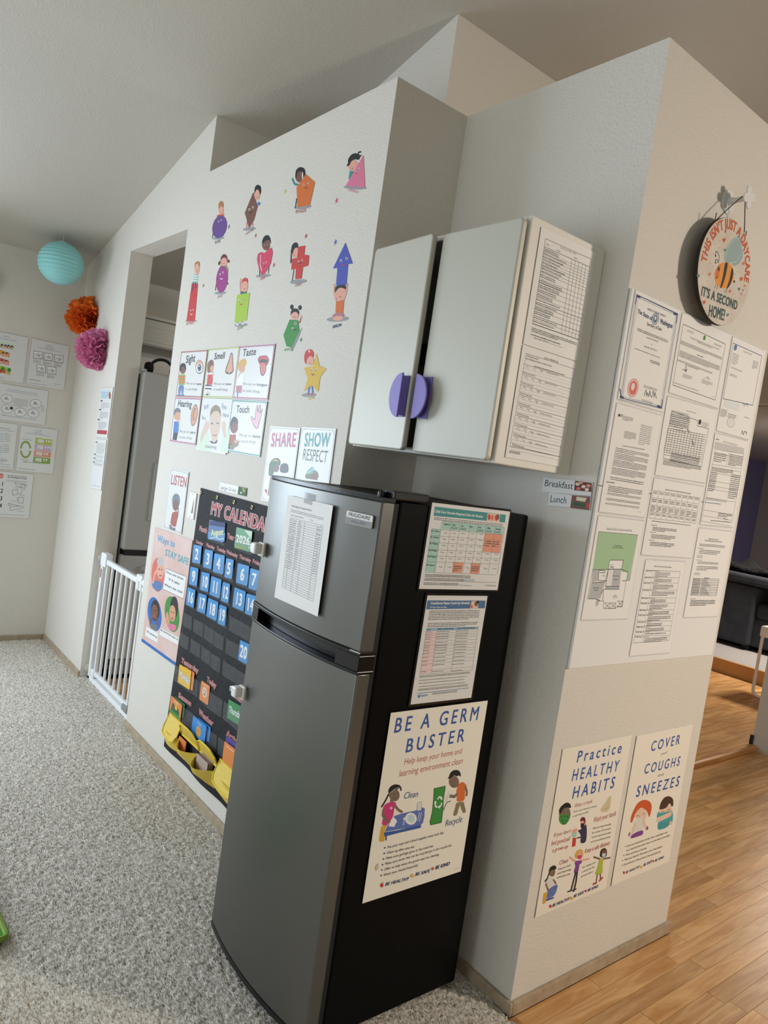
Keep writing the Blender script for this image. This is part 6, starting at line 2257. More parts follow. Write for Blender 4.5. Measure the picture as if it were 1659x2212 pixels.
    ('L','table','grey',0.77,[-75,-75,78,-77]),
    ('L','table','grey',0.77,[-75,-81,78,-83]),
    ('L','table','grey',0.77,[-75,-87,78,-90]),
    ('L','table','grey',0.77,[-75,-93,78,-96]),
    ('L','table','grey',0.77,[-74,-99,78,-102]),
    ('L','table','grey',0.77,[-74,-105,78,-108]),
    ('L','table','grey',0.77,[-81,82,-76,-107]),
    ('L','table','grey',0.76,[-64,83,-60,-107]),
    ('L','table','grey',0.75,[-36,83,-32,-108]),
    ('L','table','grey',0.74,[-7,83,-3,-108]),
    ('L','table','grey',0.71,[52,84,55,-109]),
    ('L','table','grey',0.7,[77,85,80,-109]),
    ('L','writing','charcoal',0.77,[-77,78,-75,79,-72,78,-70,79,-68,80]),
    ('L','writing','charcoal',0.76,[-61,77,-58,76,-55,77,-52,77,-50,80]),
    ('L','writing','charcoal',0.75,[-33,78,-31,79,-28,80,-26,80,-24,80]),
    ('L','writing','charcoal',0.71,[55,77,59,78,63,79,66,80,70,83]),
    ('L','writing','charcoal',0.77,[-77,72,-74,71,-72,71,-69,71,-67,71]),
    ('L','writing','charcoal',0.76,[-61,73,-57,71,-55,71,-52,73,-50,74]),
    ('L','writing','charcoal',0.75,[-33,72,-31,74,-28,71,-25,71,-23,73]),
    ('L','writing','charcoal',0.71,[54,74,59,72,63,74,67,74,71,75]),
    ('L','writing','charcoal',0.77,[-76,65,-74,66,-71,65,-69,66,-67,68]),
    ('L','writing','charcoal',0.76,[-60,66,-57,65,-55,68,-52,68,-49,67]),
    ('L','writing','charcoal',0.75,[-33,67,-30,66,-28,67,-25,68,-22,66]),
    ('L','writing','charcoal',0.71,[55,69,59,69,63,70,67,69,71,71]),
    ('L','writing','charcoal',0.77,[-76,60,-73,58,-72,60,-69,60,-66,59]),
    ('L','writing','charcoal',0.76,[-60,61,-57,61,-55,61,-51,60,-49,61]),
    ('L','writing','charcoal',0.75,[-33,61,-30,61,-28,62,-25,61,-23,63]),
    ('L','writing','charcoal',0.71,[55,61,60,61,63,62,67,63,71,63]),
    ('L','writing','charcoal',0.77,[-76,55,-74,54,-70,52,-69,53,-66,55]),
    ('L','writing','charcoal',0.76,[-59,52,-57,53,-54,53,-52,55,-49,56]),
    ('L','writing','charcoal',0.75,[-32,54,-30,56,-27,55,-24,54,-22,56]),
    ('L','writing','charcoal',0.71,[55,58,59,58,63,59,67,57,71,59]),
    ('L','writing','charcoal',0.77,[-76,48,-73,49,-70,46,-68,48,-67,49]),
    ('L','writing','charcoal',0.76,[-60,49,-57,49,-54,50,-51,48,-49,50]),
    ('L','writing','charcoal',0.75,[-33,50,-30,49,-27,50,-24,48,-23,51]),
    ('L','writing','charcoal',0.71,[56,50,60,50,63,52,68,51,71,53]),
    ('L','writing','charcoal',0.77,[-76,42,-73,42,-71,43,-68,42,-67,43]),
    ('L','writing','charcoal',0.76,[-59,40,-56,40,-54,42,-51,44,-49,44]),
    ('L','writing','charcoal',0.75,[-33,43,-30,43,-27,44,-24,42,-23,45]),
    ('L','writing','charcoal',0.71,[55,46,60,44,63,46,68,45,71,48]),
    ('L','writing','charcoal',0.77,[-75,33,-73,35,-70,34,-68,35,-66,36]),
    ('L','writing','charcoal',0.76,[-59,37,-57,37,-53,35,-51,35,-47,35]),
    ('L','writing','charcoal',0.75,[-32,37,-29,36,-26,36,-24,37,-21,37]),
    ('L','writing','charcoal',0.71,[56,39,60,39,64,40,67,42,72,40]),
    ('L','writing','charcoal',0.77,[-75,27,-73,31,-70,28,-67,28,-66,30]),
    ('L','writing','charcoal',0.76,[-60,31,-56,28,-54,32,-50,29,-48,31]),
    ('L','writing','charcoal',0.75,[-32,32,-30,32,-27,31,-24,31,-22,31]),
    ('L','writing','charcoal',0.71,[56,32,60,35,63,36,68,34,71,38]),
    ('L','writing','charcoal',0.77,[-74,21,-73,25,-70,22,-68,23,-65,23]),
    ('L','writing','charcoal',0.76,[-59,23,-56,22,-53,25,-50,24,-48,26]),
    ('L','writing','charcoal',0.75,[-31,23,-28,24,-26,25,-24,26,-22,28]),
    ('L','writing','charcoal',0.71,[56,29,60,28,64,29,68,28,72,30]),
    ('L','writing','inkblue',0.77,[-75,18,-72,18,-70,16,-67,18,-66,20]),
    ('L','writing','inkblue',0.76,[-58,16,-55,17,-53,20,-50,19,-48,20]),
    ('L','writing','inkblue',0.75,[-31,17,-29,19,-27,20,-24,20,-21,18]),
    ('L','writing','inkblue',0.71,[56,23,60,24,65,23,69,23,72,25]),
    ('L','writing','inkblue',0.77,[-74,11,-72,10,-69,11,-68,14,-64,11]),
    ('L','writing','inkblue',0.76,[-58,12,-56,12,-52,11,-50,13,-47,12]),
    ('L','writing','inkblue',0.75,[-31,14,-28,12,-26,15,-24,15,-21,14]),
    ('L','writing','inkblue',0.71,[57,17,61,17,65,16,69,18,72,21]),
    ('L','writing','inkblue',0.77,[-74,5,-71,5,-69,5,-67,5,-65,6]),
    ('L','writing','inkblue',0.76,[-59,7,-55,7,-52,5,-50,7,-47,6]),
    ('L','writing','inkblue',0.75,[-30,5,-28,6,-26,7,-23,7,-21,9]),
    ('L','writing','inkblue',0.71,[57,9,61,11,65,10,69,13,73,12]),
    ('L','writing','inkblue',0.77,[-73,-2,-71,-2,-69,0,-67,1,-64,-1]),
    ('L','writing','inkblue',0.76,[-58,0,-55,-1,-52,2,-50,2,-47,3]),
    ('L','writing','inkblue',0.75,[-30,-1,-28,2,-25,0,-23,2,-20,2]),
    ('L','writing','inkblue',0.71,[57,5,61,5,65,8,69,7,74,6]),
    ('L','writing','inkblue',0.77,[-74,-6,-71,-8,-69,-6,-67,-5,-65,-4]),
    ('L','writing','inkblue',0.76,[-58,-5,-54,-8,-52,-7,-49,-6,-46,-6]),
    ('L','writing','inkblue',0.75,[-30,-7,-28,-4,-25,-5,-23,-4,-20,-4]),
    ('L','writing','inkblue',0.71,[58,-3,62,-1,66,-1,69,3,73,1]),
    ('L','writing','inkblue',0.77,[-73,-14,-71,-14,-68,-13,-66,-14,-64,-11]),
    ('L','writing','inkblue',0.76,[-57,-14,-55,-12,-51,-12,-49,-13,-46,-11]),
    ('L','writing','inkblue',0.75,[-30,-11,-28,-10,-25,-10,-22,-10,-19,-11]),
    ('L','writing','inkblue',0.71,[58,-8,62,-6,66,-5,70,-6,74,-3]),
    ('L','writing','inkblue',0.77,[-73,-19,-71,-17,-69,-18,-66,-18,-64,-19]),
    ('L','writing','inkblue',0.76,[-57,-19,-54,-18,-51,-19,-48,-18,-46,-15]),
    ('L','writing','inkblue',0.75,[-30,-16,-27,-18,-24,-18,-22,-17,-20,-16]),
    ('L','writing','inkblue',0.71,[58,-12,62,-10,66,-10,70,-9,74,-11]),
    ('L','writing','inkblue',0.77,[-72,-27,-70,-26,-68,-23,-66,-23,-64,-23]),
    ('L','writing','inkblue',0.76,[-56,-26,-54,-23,-51,-25,-48,-24,-45,-23]),
    ('L','writing','inkblue',0.75,[-29,-25,-27,-22,-24,-22,-22,-20,-20,-20]),
    ('L','writing','inkblue',0.71,[58,-17,62,-17,66,-15,70,-14,75,-17]),
    ('L','writing','inkblue',0.77,[-73,-31,-70,-33,-68,-32,-65,-31,-63,-30]),
    ('L','writing','inkblue',0.76,[-56,-32,-53,-31,-51,-30,-48,-29,-45,-29]),
    ('L','writing','inkblue',0.75,[-29,-30,-27,-29,-24,-28,-22,-26,-19,-28]),
    ('L','writing','inkblue',0.71,[58,-24,62,-22,66,-21,71,-23,74,-20]),
    ('L','writing','inkblue',0.77,[-72,-37,-70,-38,-67,-38,-66,-36,-63,-35]),
    ('L','writing','inkblue',0.76,[-56,-36,-54,-34,-50,-37,-48,-33,-44,-36]),
    ('L','writing','inkblue',0.75,[-29,-34,-27,-33,-23,-35,-21,-35,-19,-32]),
    ('L','writing','inkblue',0.71,[59,-30,63,-29,67,-29,70,-26,75,-28]),
    ('L','writing','inkblue',0.77,[-72,-46,-69,-44,-67,-44,-65,-44,-63,-41]),
    ('L','writing','inkblue',0.76,[-56,-44,-53,-44,-50,-42,-48,-39,-45,-41]),
    ('L','writing','inkblue',0.75,[-28,-43,-27,-40,-24,-40,-21,-41,-19,-39]),
    ('L','writing','inkblue',0.71,[58,-34,63,-35,67,-33,71,-34,75,-33]),
    ('L','writing','inkblue',0.77,[-72,-49,-69,-51,-67,-49,-65,-48,-62,-49]),
    ('L','writing','inkblue',0.76,[-55,-50,-53,-50,-50,-49,-47,-48,-44,-47]),
    ('L','writing','inkblue',0.75,[-28,-47,-26,-47,-23,-48,-21,-45,-19,-43]),
    ('L','writing','inkblue',0.71,[60,-42,63,-40,67,-40,71,-39,75,-37]),
  ],
  'badge': [
  ],
  'cab1': [
    ('T','lettering','charcoal','Daily Classroom Safety Checklist',-31.2,116.4,67.2,4.2,2,''),
    ('T','lettering','charcoal','Class 1',-86.8,108.4,18.3,4.5,2.6,''),
    ('T','lettering','charcoal','Teacher',-44,105.5,16.9,4.2,2.2,''),
    ('T','lettering','charcoal','Week of',28.1,107.9,15.6,3.9,1.9,''),
    ('L','table','charcoal',1.11,[-91,122,98,125,100,-89,-90,-90,-91,122]),
    ('L','table','charcoal',1.26,[-92,102,97,104]),
    ('L','table','charcoal',0.71,[-92,90,98,93]),
    ('L','table','charcoal',0.71,[-92,83,98,85]),
    ('L','table','charcoal',0.71,[-91,76,98,78]),
    ('L','table','charcoal',0.71,[-91,68,98,71]),
    ('L','table','charcoal',0.71,[-91,61,98,64]),
    ('L','table','charcoal',0.71,[-91,54,98,57]),
    ('L','table','charcoal',0.71,[-91,46,98,48]),
    ('L','table','charcoal',0.71,[-91,38,99,40]),
    ('L','table','charcoal',0.71,[-91,23,99,26]),
    ('L','table','charcoal',0.71,[-91,13,99,15]),
    ('L','table','charcoal',0.71,[-91,1,99,3]),
    ('L','table','charcoal',0.71,[-91,-12,99,-10]),
    ('L','table','charcoal',0.71,[-91,-24,100,-22]),
    ('L','table','charcoal',1.27,[-91,-35,100,-33]),
    ('L','table','charcoal',0.71,[-91,-43,100,-41]),
    ('L','table','charcoal',0.71,[-90,-54,100,-53]),
    ('L','table','charcoal',1.27,[-90,-69,100,-68]),
    ('L','table','charcoal',0.71,[-90,-79,101,-77]),
    ('L','table','charcoal',0.71,[-90,-89,101,-88]),
    ('L','table','charcoal',0.75,[21,103,25,-87]),
    ('L','table','charcoal',0.75,[36,103,40,-86]),
    ('L','table','charcoal',0.76,[51,103,55,-86]),
    ('L','table','charcoal',0.76,[66,104,70,-86]),
    ('L','table','charcoal',0.77,[81,104,85,-86]),
    ('G','lettering','charcoal',-90.5,99.9,61.1,8.7,2),
    ('G','lettering','charcoal',-90.4,88.7,93.3,4.4,1),
    ('G','lettering','charcoal',-90.3,81.2,82.5,4.5,1),
    ('G','lettering','charcoal',-90.3,74.1,71.8,4.5,1),
    ('G','lettering','charcoal',-90.2,66.6,61.2,4.5,1),
    ('G','lettering','charcoal',-90.1,59.6,93.4,4.5,1),
    ('G','lettering','charcoal',-90.1,52.5,82.6,4.5,1),
    ('G','lettering','charcoal',-90,44.2,71.9,4.5,1),
    ('G','lettering','charcoal',-89.9,35.8,61.3,8.8,2),
    ('G','lettering','charcoal',-89.8,21.7,93.6,8.8,2),
    ('G','lettering','charcoal',-89.7,10.8,82.8,8.8,2),
    ('G','lettering','charcoal',-89.7,-0.9,72,8.8,2),
    ('G','lettering','charcoal',-89.6,-13.4,61.4,8.8,2),
    ('G','lettering','charcoal',-89.5,-26,93.7,4.5,1),
    ('G','lettering','charcoal',-89.4,-36.5,82.9,4.5,1),
    ('G','lettering','charcoal',-89.3,-44.8,72.2,8.9,2),
    ('G','lettering','charcoal',-89.2,-56.2,61.5,8.9,2),
    ('G','lettering','charcoal',-89.1,-71.3,93.9,4.5,1),
    ('G','lettering','charcoal',-89,-80.5,83.1,4.5,1),
    ('G','lettering','charcoal',-89.8,-97.6,186,12.3,3),
    ('G','lettering','charcoal',-91.1,-113.5,119.9,5.5,1),
    ('T','lettering','charcoal','Random Check by Site Supervisor',-76.8,-124.3,58.5,3.8,1.1,''),
    ('L','lettering','grey',0.79,[-17,-123,39,-123]),
  ],
  'cab2': [
    ('T','lettering','ink','Child Care Medication Log',-24.5,125.1,57.1,4.7,0.5,'b'),
    ('L','table','charcoal',1.02,[-95,124,105,123,99,-116,-101,-114,-95,124]),
    ('L','table','charcoal',0.92,[-96,97,104,95]),
    ('L','table','silver',0.77,[-96,87,103,86]),
    ('T','lettering','charcoal','Date',-87.2,91.6,7.8,3,-1.3,''),
    ('T','lettering','charcoal','Time',-61,91.6,8,3,-1.2,''),
    ('T','lettering','charcoal','Dosage',-34.4,91.6,13.5,3,-0.1,''),
    ('T','lettering','charcoal','Side Effects Observed (if any)',-7.3,91.5,49.8,3,0.7,''),
    ('L','table','silver',0.77,[-75,96,-76,85]),
    ('L','table','silver',0.78,[-50,96,-51,85]),
    ('L','table','silver',0.79,[-25,96,-26,85]),
    ('L','table','charcoal',0.92,[-96,71,104,68]),
    ('L','table','silver',0.77,[-96,62,103,60]),
    ('L','table','silver',0.76,[-101,79,94,78]),
    ('T','lettering','charcoal','Date',-87.1,65.7,7.8,3,-1.8,''),
    ('T','lettering','charcoal','Time',-60.9,65.4,8,3,-1.7,''),
    ('T','lettering','charcoal','Dosage',-34.3,65.2,13.5,3,-0.6,''),
    ('T','lettering','charcoal','Side Effects Observed (if any)',-7.2,64.9,49.9,3,0.2,''),
    ('L','table','silver',0.77,[-75,70,-76,59]),
    ('L','table','silver',0.78,[-50,70,-51,59]),
    ('L','table','silver',0.79,[-25,70,-25,59]),
    ('T','lettering','charcoal','Name of person who gave medication:',-95,74.4,47.2,3.8,-0.6,''),
    ('L','table','charcoal',0.92,[-96,45,104,42]),
    ('L','table','silver',0.77,[-96,36,103,34]),
    ('L','table','silver',0.77,[-101,53,94,52]),
    ('T','lettering','charcoal','Date',-87,39.7,7.9,3,-2.2,''),
    ('T','lettering','charcoal','Time',-60.8,39.2,8,3,-2.2,''),
    ('T','lettering','charcoal','Dosage',-34.1,38.8,13.5,3,-1.1,''),
    ('T','lettering','charcoal','Side Effects Observed (if any)',-7,38.2,49.9,3.1,-0.3,''),
    ('L','table','silver',0.78,[-75,44,-76,33]),
    ('L','table','silver',0.79,[-50,44,-51,33]),
    ('L','table','silver',0.8,[-25,43,-25,32]),
    ('T','lettering','charcoal','Name of person who gave medication:',-94.9,48.5,47.3,3.8,-1.1,''),
    ('L','table','charcoal',0.92,[-96,19,103,16]),
    ('L','table','silver',0.77,[-96,10,103,7]),
    ('L','table','silver',0.77,[-100,28,94,26]),
    ('T','lettering','charcoal','Date',-86.9,13.7,7.9,3,-2.7,''),
    ('T','lettering','charcoal','Time',-60.7,13,8,3,-2.7,''),
    ('T','lettering','charcoal','Dosage',-34,12.3,13.5,3,-1.6,''),
    ('T','lettering','charcoal','Side Effects Observed (if any)',-6.8,11.5,50,3.1,-0.8,''),
    ('L','table','silver',0.78,[-75,18,-76,7]),
    ('L','table','silver',0.79,[-50,17,-51,6]),
    ('L','table','silver',0.8,[-24,17,-25,6]),
    ('T','lettering','charcoal','Name of person who gave medication:',-94.8,22.6,47.3,3.8,-1.6,''),
    ('L','table','charcoal',0.92,[-96,-7,103,-10]),
    ('L','table','silver',0.77,[-96,-16,103,-19]),
    ('L','table','silver',0.77,[-100,2,94,0]),
    ('T','lettering','charcoal','Date',-86.8,-12.4,7.9,3,-3.2,''),
    ('T','lettering','charcoal','Time',-60.6,-13.3,8,3,-3.2,''),
    ('T','lettering','charcoal','Dosage',-33.8,-14.3,13.5,3,-2.1,''),
    ('T','lettering','charcoal','Side Effects Observed (if any)',-6.6,-15.2,50,3.1,-1.3,''),
    ('L','table','silver',0.78,[-75,-8,-75,-19]),
    ('L','table','silver',0.79,[-50,-9,-50,-20]),
    ('L','table','silver',0.8,[-24,-10,-25,-21]),
    ('T','lettering','charcoal','Name of person who gave medication:',-94.7,-3.4,47.4,3.8,-2.1,''),
    ('L','table','charcoal',0.93,[-96,-33,103,-37]),
    ('L','table','silver',0.77,[-95,-42,103,-46]),
    ('L','table','silver',0.77,[-100,-24,94,-27]),
    ('T','lettering','charcoal','Date',-86.7,-38.5,7.9,3,-3.7,''),
    ('T','lettering','charcoal','Time',-60.4,-39.7,8,3,-3.7,''),
    ('T','lettering','charcoal','Dosage',-33.7,-40.9,13.6,3,-2.6,''),
    ('T','lettering','charcoal','Side Effects Observed (if any)',-6.5,-42.1,50.1,3.1,-1.8,''),
    ('L','table','silver',0.78,[-75,-34,-75,-45]),
    ('L','table','silver',0.79,[-50,-35,-50,-46]),
    ('L','table','silver',0.8,[-24,-36,-25,-47]),
    ('T','lettering','charcoal','Name of person who gave medication:',-94.6,-29.4,47.5,3.8,-2.6,''),
    ('L','table','charcoal',0.93,[-96,-59,103,-63]),
    ('L','table','silver',0.77,[-95,-68,103,-72]),
    ('L','table','silver',0.77,[-100,-50,93,-53]),
    ('T','lettering','charcoal','Date',-86.6,-64.7,7.9,3,-4.2,''),
    ('T','lettering','charcoal','Time',-60.3,-66.1,8,3,-4.2,''),
    ('T','lettering','charcoal','Dosage',-33.5,-67.5,13.6,3,-3.1,''),
    ('T','lettering','charcoal','Side Effects Observed (if any)',-6.3,-68.9,50.2,3.1,-2.3,''),
    ('L','table','silver',0.78,[-75,-61,-75,-72]),
    ('L','table','silver',0.79,[-49,-62,-50,-73]),
    ('L','table','silver',0.8,[-24,-63,-25,-74]),
    ('T','lettering','charcoal','Name of person who gave medication:',-94.6,-55.5,47.5,3.8,-3.1,''),
    ('L','table','charcoal',0.93,[-96,-85,103,-89]),
    ('L','table','silver',0.77,[-95,-95,103,-99]),
    ('L','table','silver',0.77,[-100,-76,93,-80]),
    ('T','lettering','charcoal','Date',-86.5,-90.9,7.9,3,-4.7,''),
    ('T','lettering','charcoal','Time',-60.2,-92.5,8.1,3,-4.7,''),
    ('T','lettering','charcoal','Dosage',-33.4,-94.2,13.6,3.1,-3.6,''),
    ('T','lettering','charcoal','Side Effects Observed (if any)',-6.1,-95.9,50.2,3.1,-2.8,''),
    ('L','table','silver',0.78,[-75,-87,-75,-98]),
    ('L','table','silver',0.79,[-49,-88,-50,-99]),
    ('L','table','silver',0.8,[-24,-90,-24,-101]),
    ('T','lettering','charcoal','Name of person who gave medication:',-94.5,-81.6,47.6,3.8,-3.6,''),
    ('L','table','charcoal',0.93,[-95,-111,103,-116]),
    ('L','table','silver',0.77,[-95,-121,103,-125]),
    ('L','table','silver',0.77,[-100,-103,93,-106]),
    ('T','lettering','charcoal','Name of person who gave medication:',-94.4,-107.8,47.7,3.9,-4.1,''),
    ('T','lettering','charcoal',"Child's Name (first and last):",-92,117,46.6,4.2,0.1,''),
    ('T','lettering','charcoal','Name of Medication (prescription or medication container):',-93.5,109.9,104.1,4.2,0.2,''),
    ('G','lettering','ink',-58.7,101,125.9,3.8,1),
    ('G','lettering','ink',-101.2,-123.3,44.2,6.8,2),
  ],
  'bf': [
    ('T','lettering','ink','Breakfast',-77.5,-3.3,99.7,17.8,-0.8,''),
    ('P','photo','maroon',[26.7,19.3,81.8,17.7,84.7,-6.5,27.7,-7]),
    ('E','photo','cream',36.4,10.9,7.1,0.6,0.8,-4.5),
    ('E','photo','cream',56.6,5.6,7,0.6,0.7,-4.5),
    ('E','photo','salmon',72.4,9.3,6.9,0.6,0.7,-4.5),
    ('E','photo','tan',46.6,16.3,7.1,0.6,0.7,-4.5),
    ('E','photo','cream',68.8,-1.5,6.9,0.6,0.7,-4.5),
    ('E','photo','coral',41.2,-1.2,7.1,0.6,0.8,-4.5),
  ],
  'lu': [
    ('T','lettering','ink','Lunch',-64.8,-7.8,58.1,18.5,-0.5,''),
    ('P','photo','brown',[8.5,16,69.3,15.4,69.9,-19.6,7.3,-18.7]),
    ('P','photo','cream',[24.3,13.3,57.9,12.1,53.4,1.6,24.3,3.1]),
    ('P','photo','hunter',[17.4,-2.5,60,-2.9,58.5,-13,15.6,-11.6]),
    ('E','photo','red',63.7,-7.6,5.9,0.5,1.1,-7.4),
  ],
  'august': [
    ('P','picture','skyblue',[-70,-12,81,1,83,-32,-65,-42]),
    ('P','picture','navy',[-67,35,71,43,73,24,-69,16]),
    ('P','picture','denim',[-69,16,73,24,77,0,-68,-12]),
    ('L','picture','white',3.11,[-48,-38,1,-25,39,-29,74,-21]),
    ('T','lettering','paleyellow','August',-42.6,-23.4,108.8,23.6,8.7,'B'),
  ],
  'y2026': [
    ('P','picture','palegreen',[1,36,61,39,66,9]),
    ('P','picture','moss',[-56,-28,35,-24,-10,-40,-54,-41]),
    ('T','lettering','white','2026',-57.4,-17.5,112.2,28.6,1.6,'B'),
  ],
}
STARS = [
    (-1.080, 2.380, 'slate', 0.0106, 'slate blue star sticker beside the purple ellipse'),
    (-0.820, 2.304, 'red', 0.0088, 'small red star sticker below the brown diamond'),
    (-0.624, 2.440, 'yellow', 0.0105, 'pale yellow star sticker left of the orange pentagon'),
    (-0.255, 2.338, 'pink', 0.0103, 'pink star sticker below the pink triangle'),
    (-0.426, 2.244, 'red', 0.0099, 'red star sticker above the red cross'),
    (-0.636, 2.166, 'red', 0.0094, 'red star sticker right of the pink heart'),
    (-1.266, 2.149, 'red', 0.0092, 'tiny red star sticker right of the red rectangle'),
    (-0.226, 2.194, 'blue', 0.0107, 'blue star sticker beside the blue arrow tip'),
    (-0.363, 1.871, 'green', 0.0084, 'green star sticker beside the green hexagon'),
]

# letter shapes are made once, while the scene is still empty
for _items in DRAW.values():
    for _it in _items:
        if _it[0] == 'T':
            for _c in _it[3]:
                glyph(_c, STYLE[_it[9]][0])
for _c in "MY CALENDARMonthYearIFlSundyTsWwkvifjb":
    glyph(_c, 0.0)
for _c in "THIS ISN'T JUST A DAYCARE0123456789":
    glyph(_c, 0.0)

# ================================================================== the room
XK, W, DD, YD, L, LEDGE = -1.358, 0.7435, 0.3044, 1.119, 3.106, 2.67
XO0, XO1, ZO = -2.309, -1.530, 2.440
JAMB = 0.126


def ceil_z(x):
    return 2.4473 + 0.27024 * (x + L)


# floor under everything, oak boards laid on it as parts
floor = struct(B(-3.3, 4.2, -5.0, 5.38, -0.16, -0.014).build('floor', SUBFLOOR))
unit = MB().box(-0.5, 0.5, -0.5, 0.5, -1.0, 0.0)
pl0 = unit.build('plank', OAK, floor)
pl0_mesh = pl0.data
bpy.data.objects.remove(pl0)


def plank(x0, x1, y0, y1, z):
    o = bpy.data.objects.new('plank', pl0_mesh)
    COL.objects.link(o)
    o.parent = floor
    o.location = ((x0 + x1) / 2, (y0 + y1) / 2, z)
    o.scale = (x1 - x0 - 0.0012, y1 - y0 - 0.0016, 0.013)


def lay(x0, x1, ylo, yhi, z, pitch, lo=0.45, hi=1.05):
    x = x0
    while x < x1 - 0.01:
        xe = min(x + pitch, x1)
        y0 = ylo(x) if callable(ylo) else ylo
        y = y0 - random.uniform(0, 0.6)
        while y < yhi:
            e = y + random.uniform(lo, hi)
            if e > y0 + 0.02:
                plank(x, xe, max(y, y0), min(e, yhi), z + random.uniform(-0.0003, 0.0003))
            y = e
        x = xe


lay(W + 0.012, 1.42, DD + 0.004, 4.1, 0.0, 0.0571)
lay(-0.053, W + 0.012, YD + 0.014, 4.1, 0.0, (W + 0.065) / 14 + 1e-6)
lay(1.42, 2.6, DD + 0.004, 4.1, 0.0, 0.118, 1.2, 1.9)
lay(-1.75, -0.075, 2.2, 5.36, 0.032, 0.079, 0.9, 1.7)
lay(-2.26, XO1 + 0.3, 0.076, 1.0, 0.0, 0.075, 0.5, 0.9)
# oak reducer strip where the hall floor meets the hallway boards
MB().prism([(-0.092, 0.0), (-0.092, 0.036), (-0.062, 0.037), (-0.052, 0.032), (-0.048, 0.024), (-0.054, 0.018), (-0.054, 0.0)], 2.5, origin=(0, 1.2, 0), u=(1, 0, 0), v=(0, 0, 1), n=(0, 1, 0)).build('threshold_strip', OAKTRIM, floor, label='rounded oak threshold strip')
MB().prism([(0, -0.012), (0, 0.007), (0.01, 0.010), (0.03, 0.008), (0.036, -0.012)], 1.4, origin=(W + 0.02, DD - 0.026, 0), u=(0, 1, 0), v=(0, 0, 1), n=(1, 0, 0)).build('threshold_strip', OAKTRIM, floor, label='low oak strip between carpet and boards')

# carpet with real pile height
nx, ny = 700, 410
xs = np.linspace(-3.106, 1.0, nx)
ys = np.linspace(-2.1, 0.315, ny)
X, Y = np.meshgrid(xs, ys)
Z = 0.004 + rng.random((ny, nx)) * 0.008 + 0.004 * np.sin(X * 3.1 + Y * 5) * np.sin(Y * 4.3 - X * 2.2)
X = X + rng.uniform(-0.002, 0.002, X.shape)
Y = Y + rng.uniform(-0.002, 0.002, Y.shape)
co = np.stack([X, Y, Z], -1).reshape(-1, 3).astype(np.float32)
I = np.arange((ny - 1) * nx).reshape(ny - 1, nx)[:, :-1].reshape(-1)
q = np.stack([I, I + 1, I + nx + 1, I + nx], -1).astype(np.int32)
# carpet stops at the walls and at the boards
cen = co[q].mean(1)
keep = ~(((cen[:, 0] > 0.005) & (cen[:, 0] < W + 0.03) & (cen[:, 1] > DD - 0.002)) | ((cen[:, 0] < 0.0) & (cen[:, 1] > 0.004) & ~((cen[:, 0] > XO0 + 0.005) & (cen[:, 0] < XO1 - 0.005) & (cen[:, 1] < 0.075))) | ((cen[:, 0] > W) & (cen[:, 1] > DD - 0.02)))
q = q[keep]
me = bpy.data.meshes.new('floor_carpet')
me.vertices.add(len(co))
me.vertices.foreach_set('co', co.reshape(-1))
me.loops.add(q.size)
me.loops.foreach_set('vertex_index', q.reshape(-1))
me.polygons.add(len(q))
me.polygons.foreach_set('loop_start', np.arange(0, q.size, 4, dtype=np.int32))
me.polygons.foreach_set('use_smooth', np.ones(len(q), dtype=bool))
me.update(calc_edges=True)
me.materials.append(CARPET)
carpet = bpy.data.objects.new('floor_carpet', me)
COL.objects.link(carpet)
struct(carpet)
struct(B(-3.2, 4.0, -5.0, -2.09, -0.012, 0.006).build('floor_carpet_behind', CARPET))
struct(B(1.0, 4.0, -2.1, DD - 0.03, -0.012, 0.006).build('floor_carpet_side', CARPET))

# walls
wl = MB()
wl.box(XO1, 0.0, 0.0, JAMB, 0.0, LEDGE)                                             # sticker wall
wl.box(-0.115, 0.0, JAMB, YD, 0.0, LEDGE)
struct(wl.build('wall_left', WALL))
wo = MB()
wo.prism([(-L, 0.0), (XO0, 0.0), (XO0, ZO), (XO1, ZO), (XO1, LEDGE), (XK, LEDGE), (XK, ceil_z(XK)), (-L, ceil_z(-L))], JAMB)
struct(wo.build('wall_opening', WALL))
struct(B(XK - 0.12, XK, JAMB, 1.6, LEDGE - 0.3, ceil_z(XK)).build('wall_return', WALL))
struct(B(0.0, W, DD, YD, 0.0, LEDGE).build('wall_right', WALL))
wf = MB()                                                                            # far wall with its window opening
for y0, y1, z0, z1 in ((-5.0, -3.15, 0, 2.45), (-1.15, 3.2, 0, 2.45), (-3.15, -1.15, 0, 0.68), (-3.15, -1.15, 2.22, 2.45)):
    wf.box(-L - 0.12, -L, y0, y1, z0, z1)
struct(wf.build('wall_far', WALL))
chase = MB()
chase.prism([(-1.15, 2.3), (-0.322, 2.3), (-0.322, ceil_z(-0.322)), (-1.15, ceil_z(-1.15))], 1.4, origin=(0, 0.462, 0))
struct(chase.build('wall_chase', WALL))
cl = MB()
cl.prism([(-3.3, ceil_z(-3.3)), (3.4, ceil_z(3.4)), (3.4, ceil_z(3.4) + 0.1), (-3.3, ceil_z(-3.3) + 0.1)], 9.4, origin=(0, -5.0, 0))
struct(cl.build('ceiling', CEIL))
# kitchen back wall
struct(B(-L, -0.5, 3.1, 3.2, 0.0, 3.3).build('wall_kitchen', WALL))
struct(B(4.2, 4.3, -4.62, 4.5, 0.0, 4.6).build('wall_dining', WALL))
struct(B(-6.5, 4.3, 4.4, 4.5, 2.36, 4.6).build('wall_gable', WALL))
struct(B(2.5, 2.6, 4.5, 10.6, 0.0, 2.5).build('wall_den_side', GREYW))
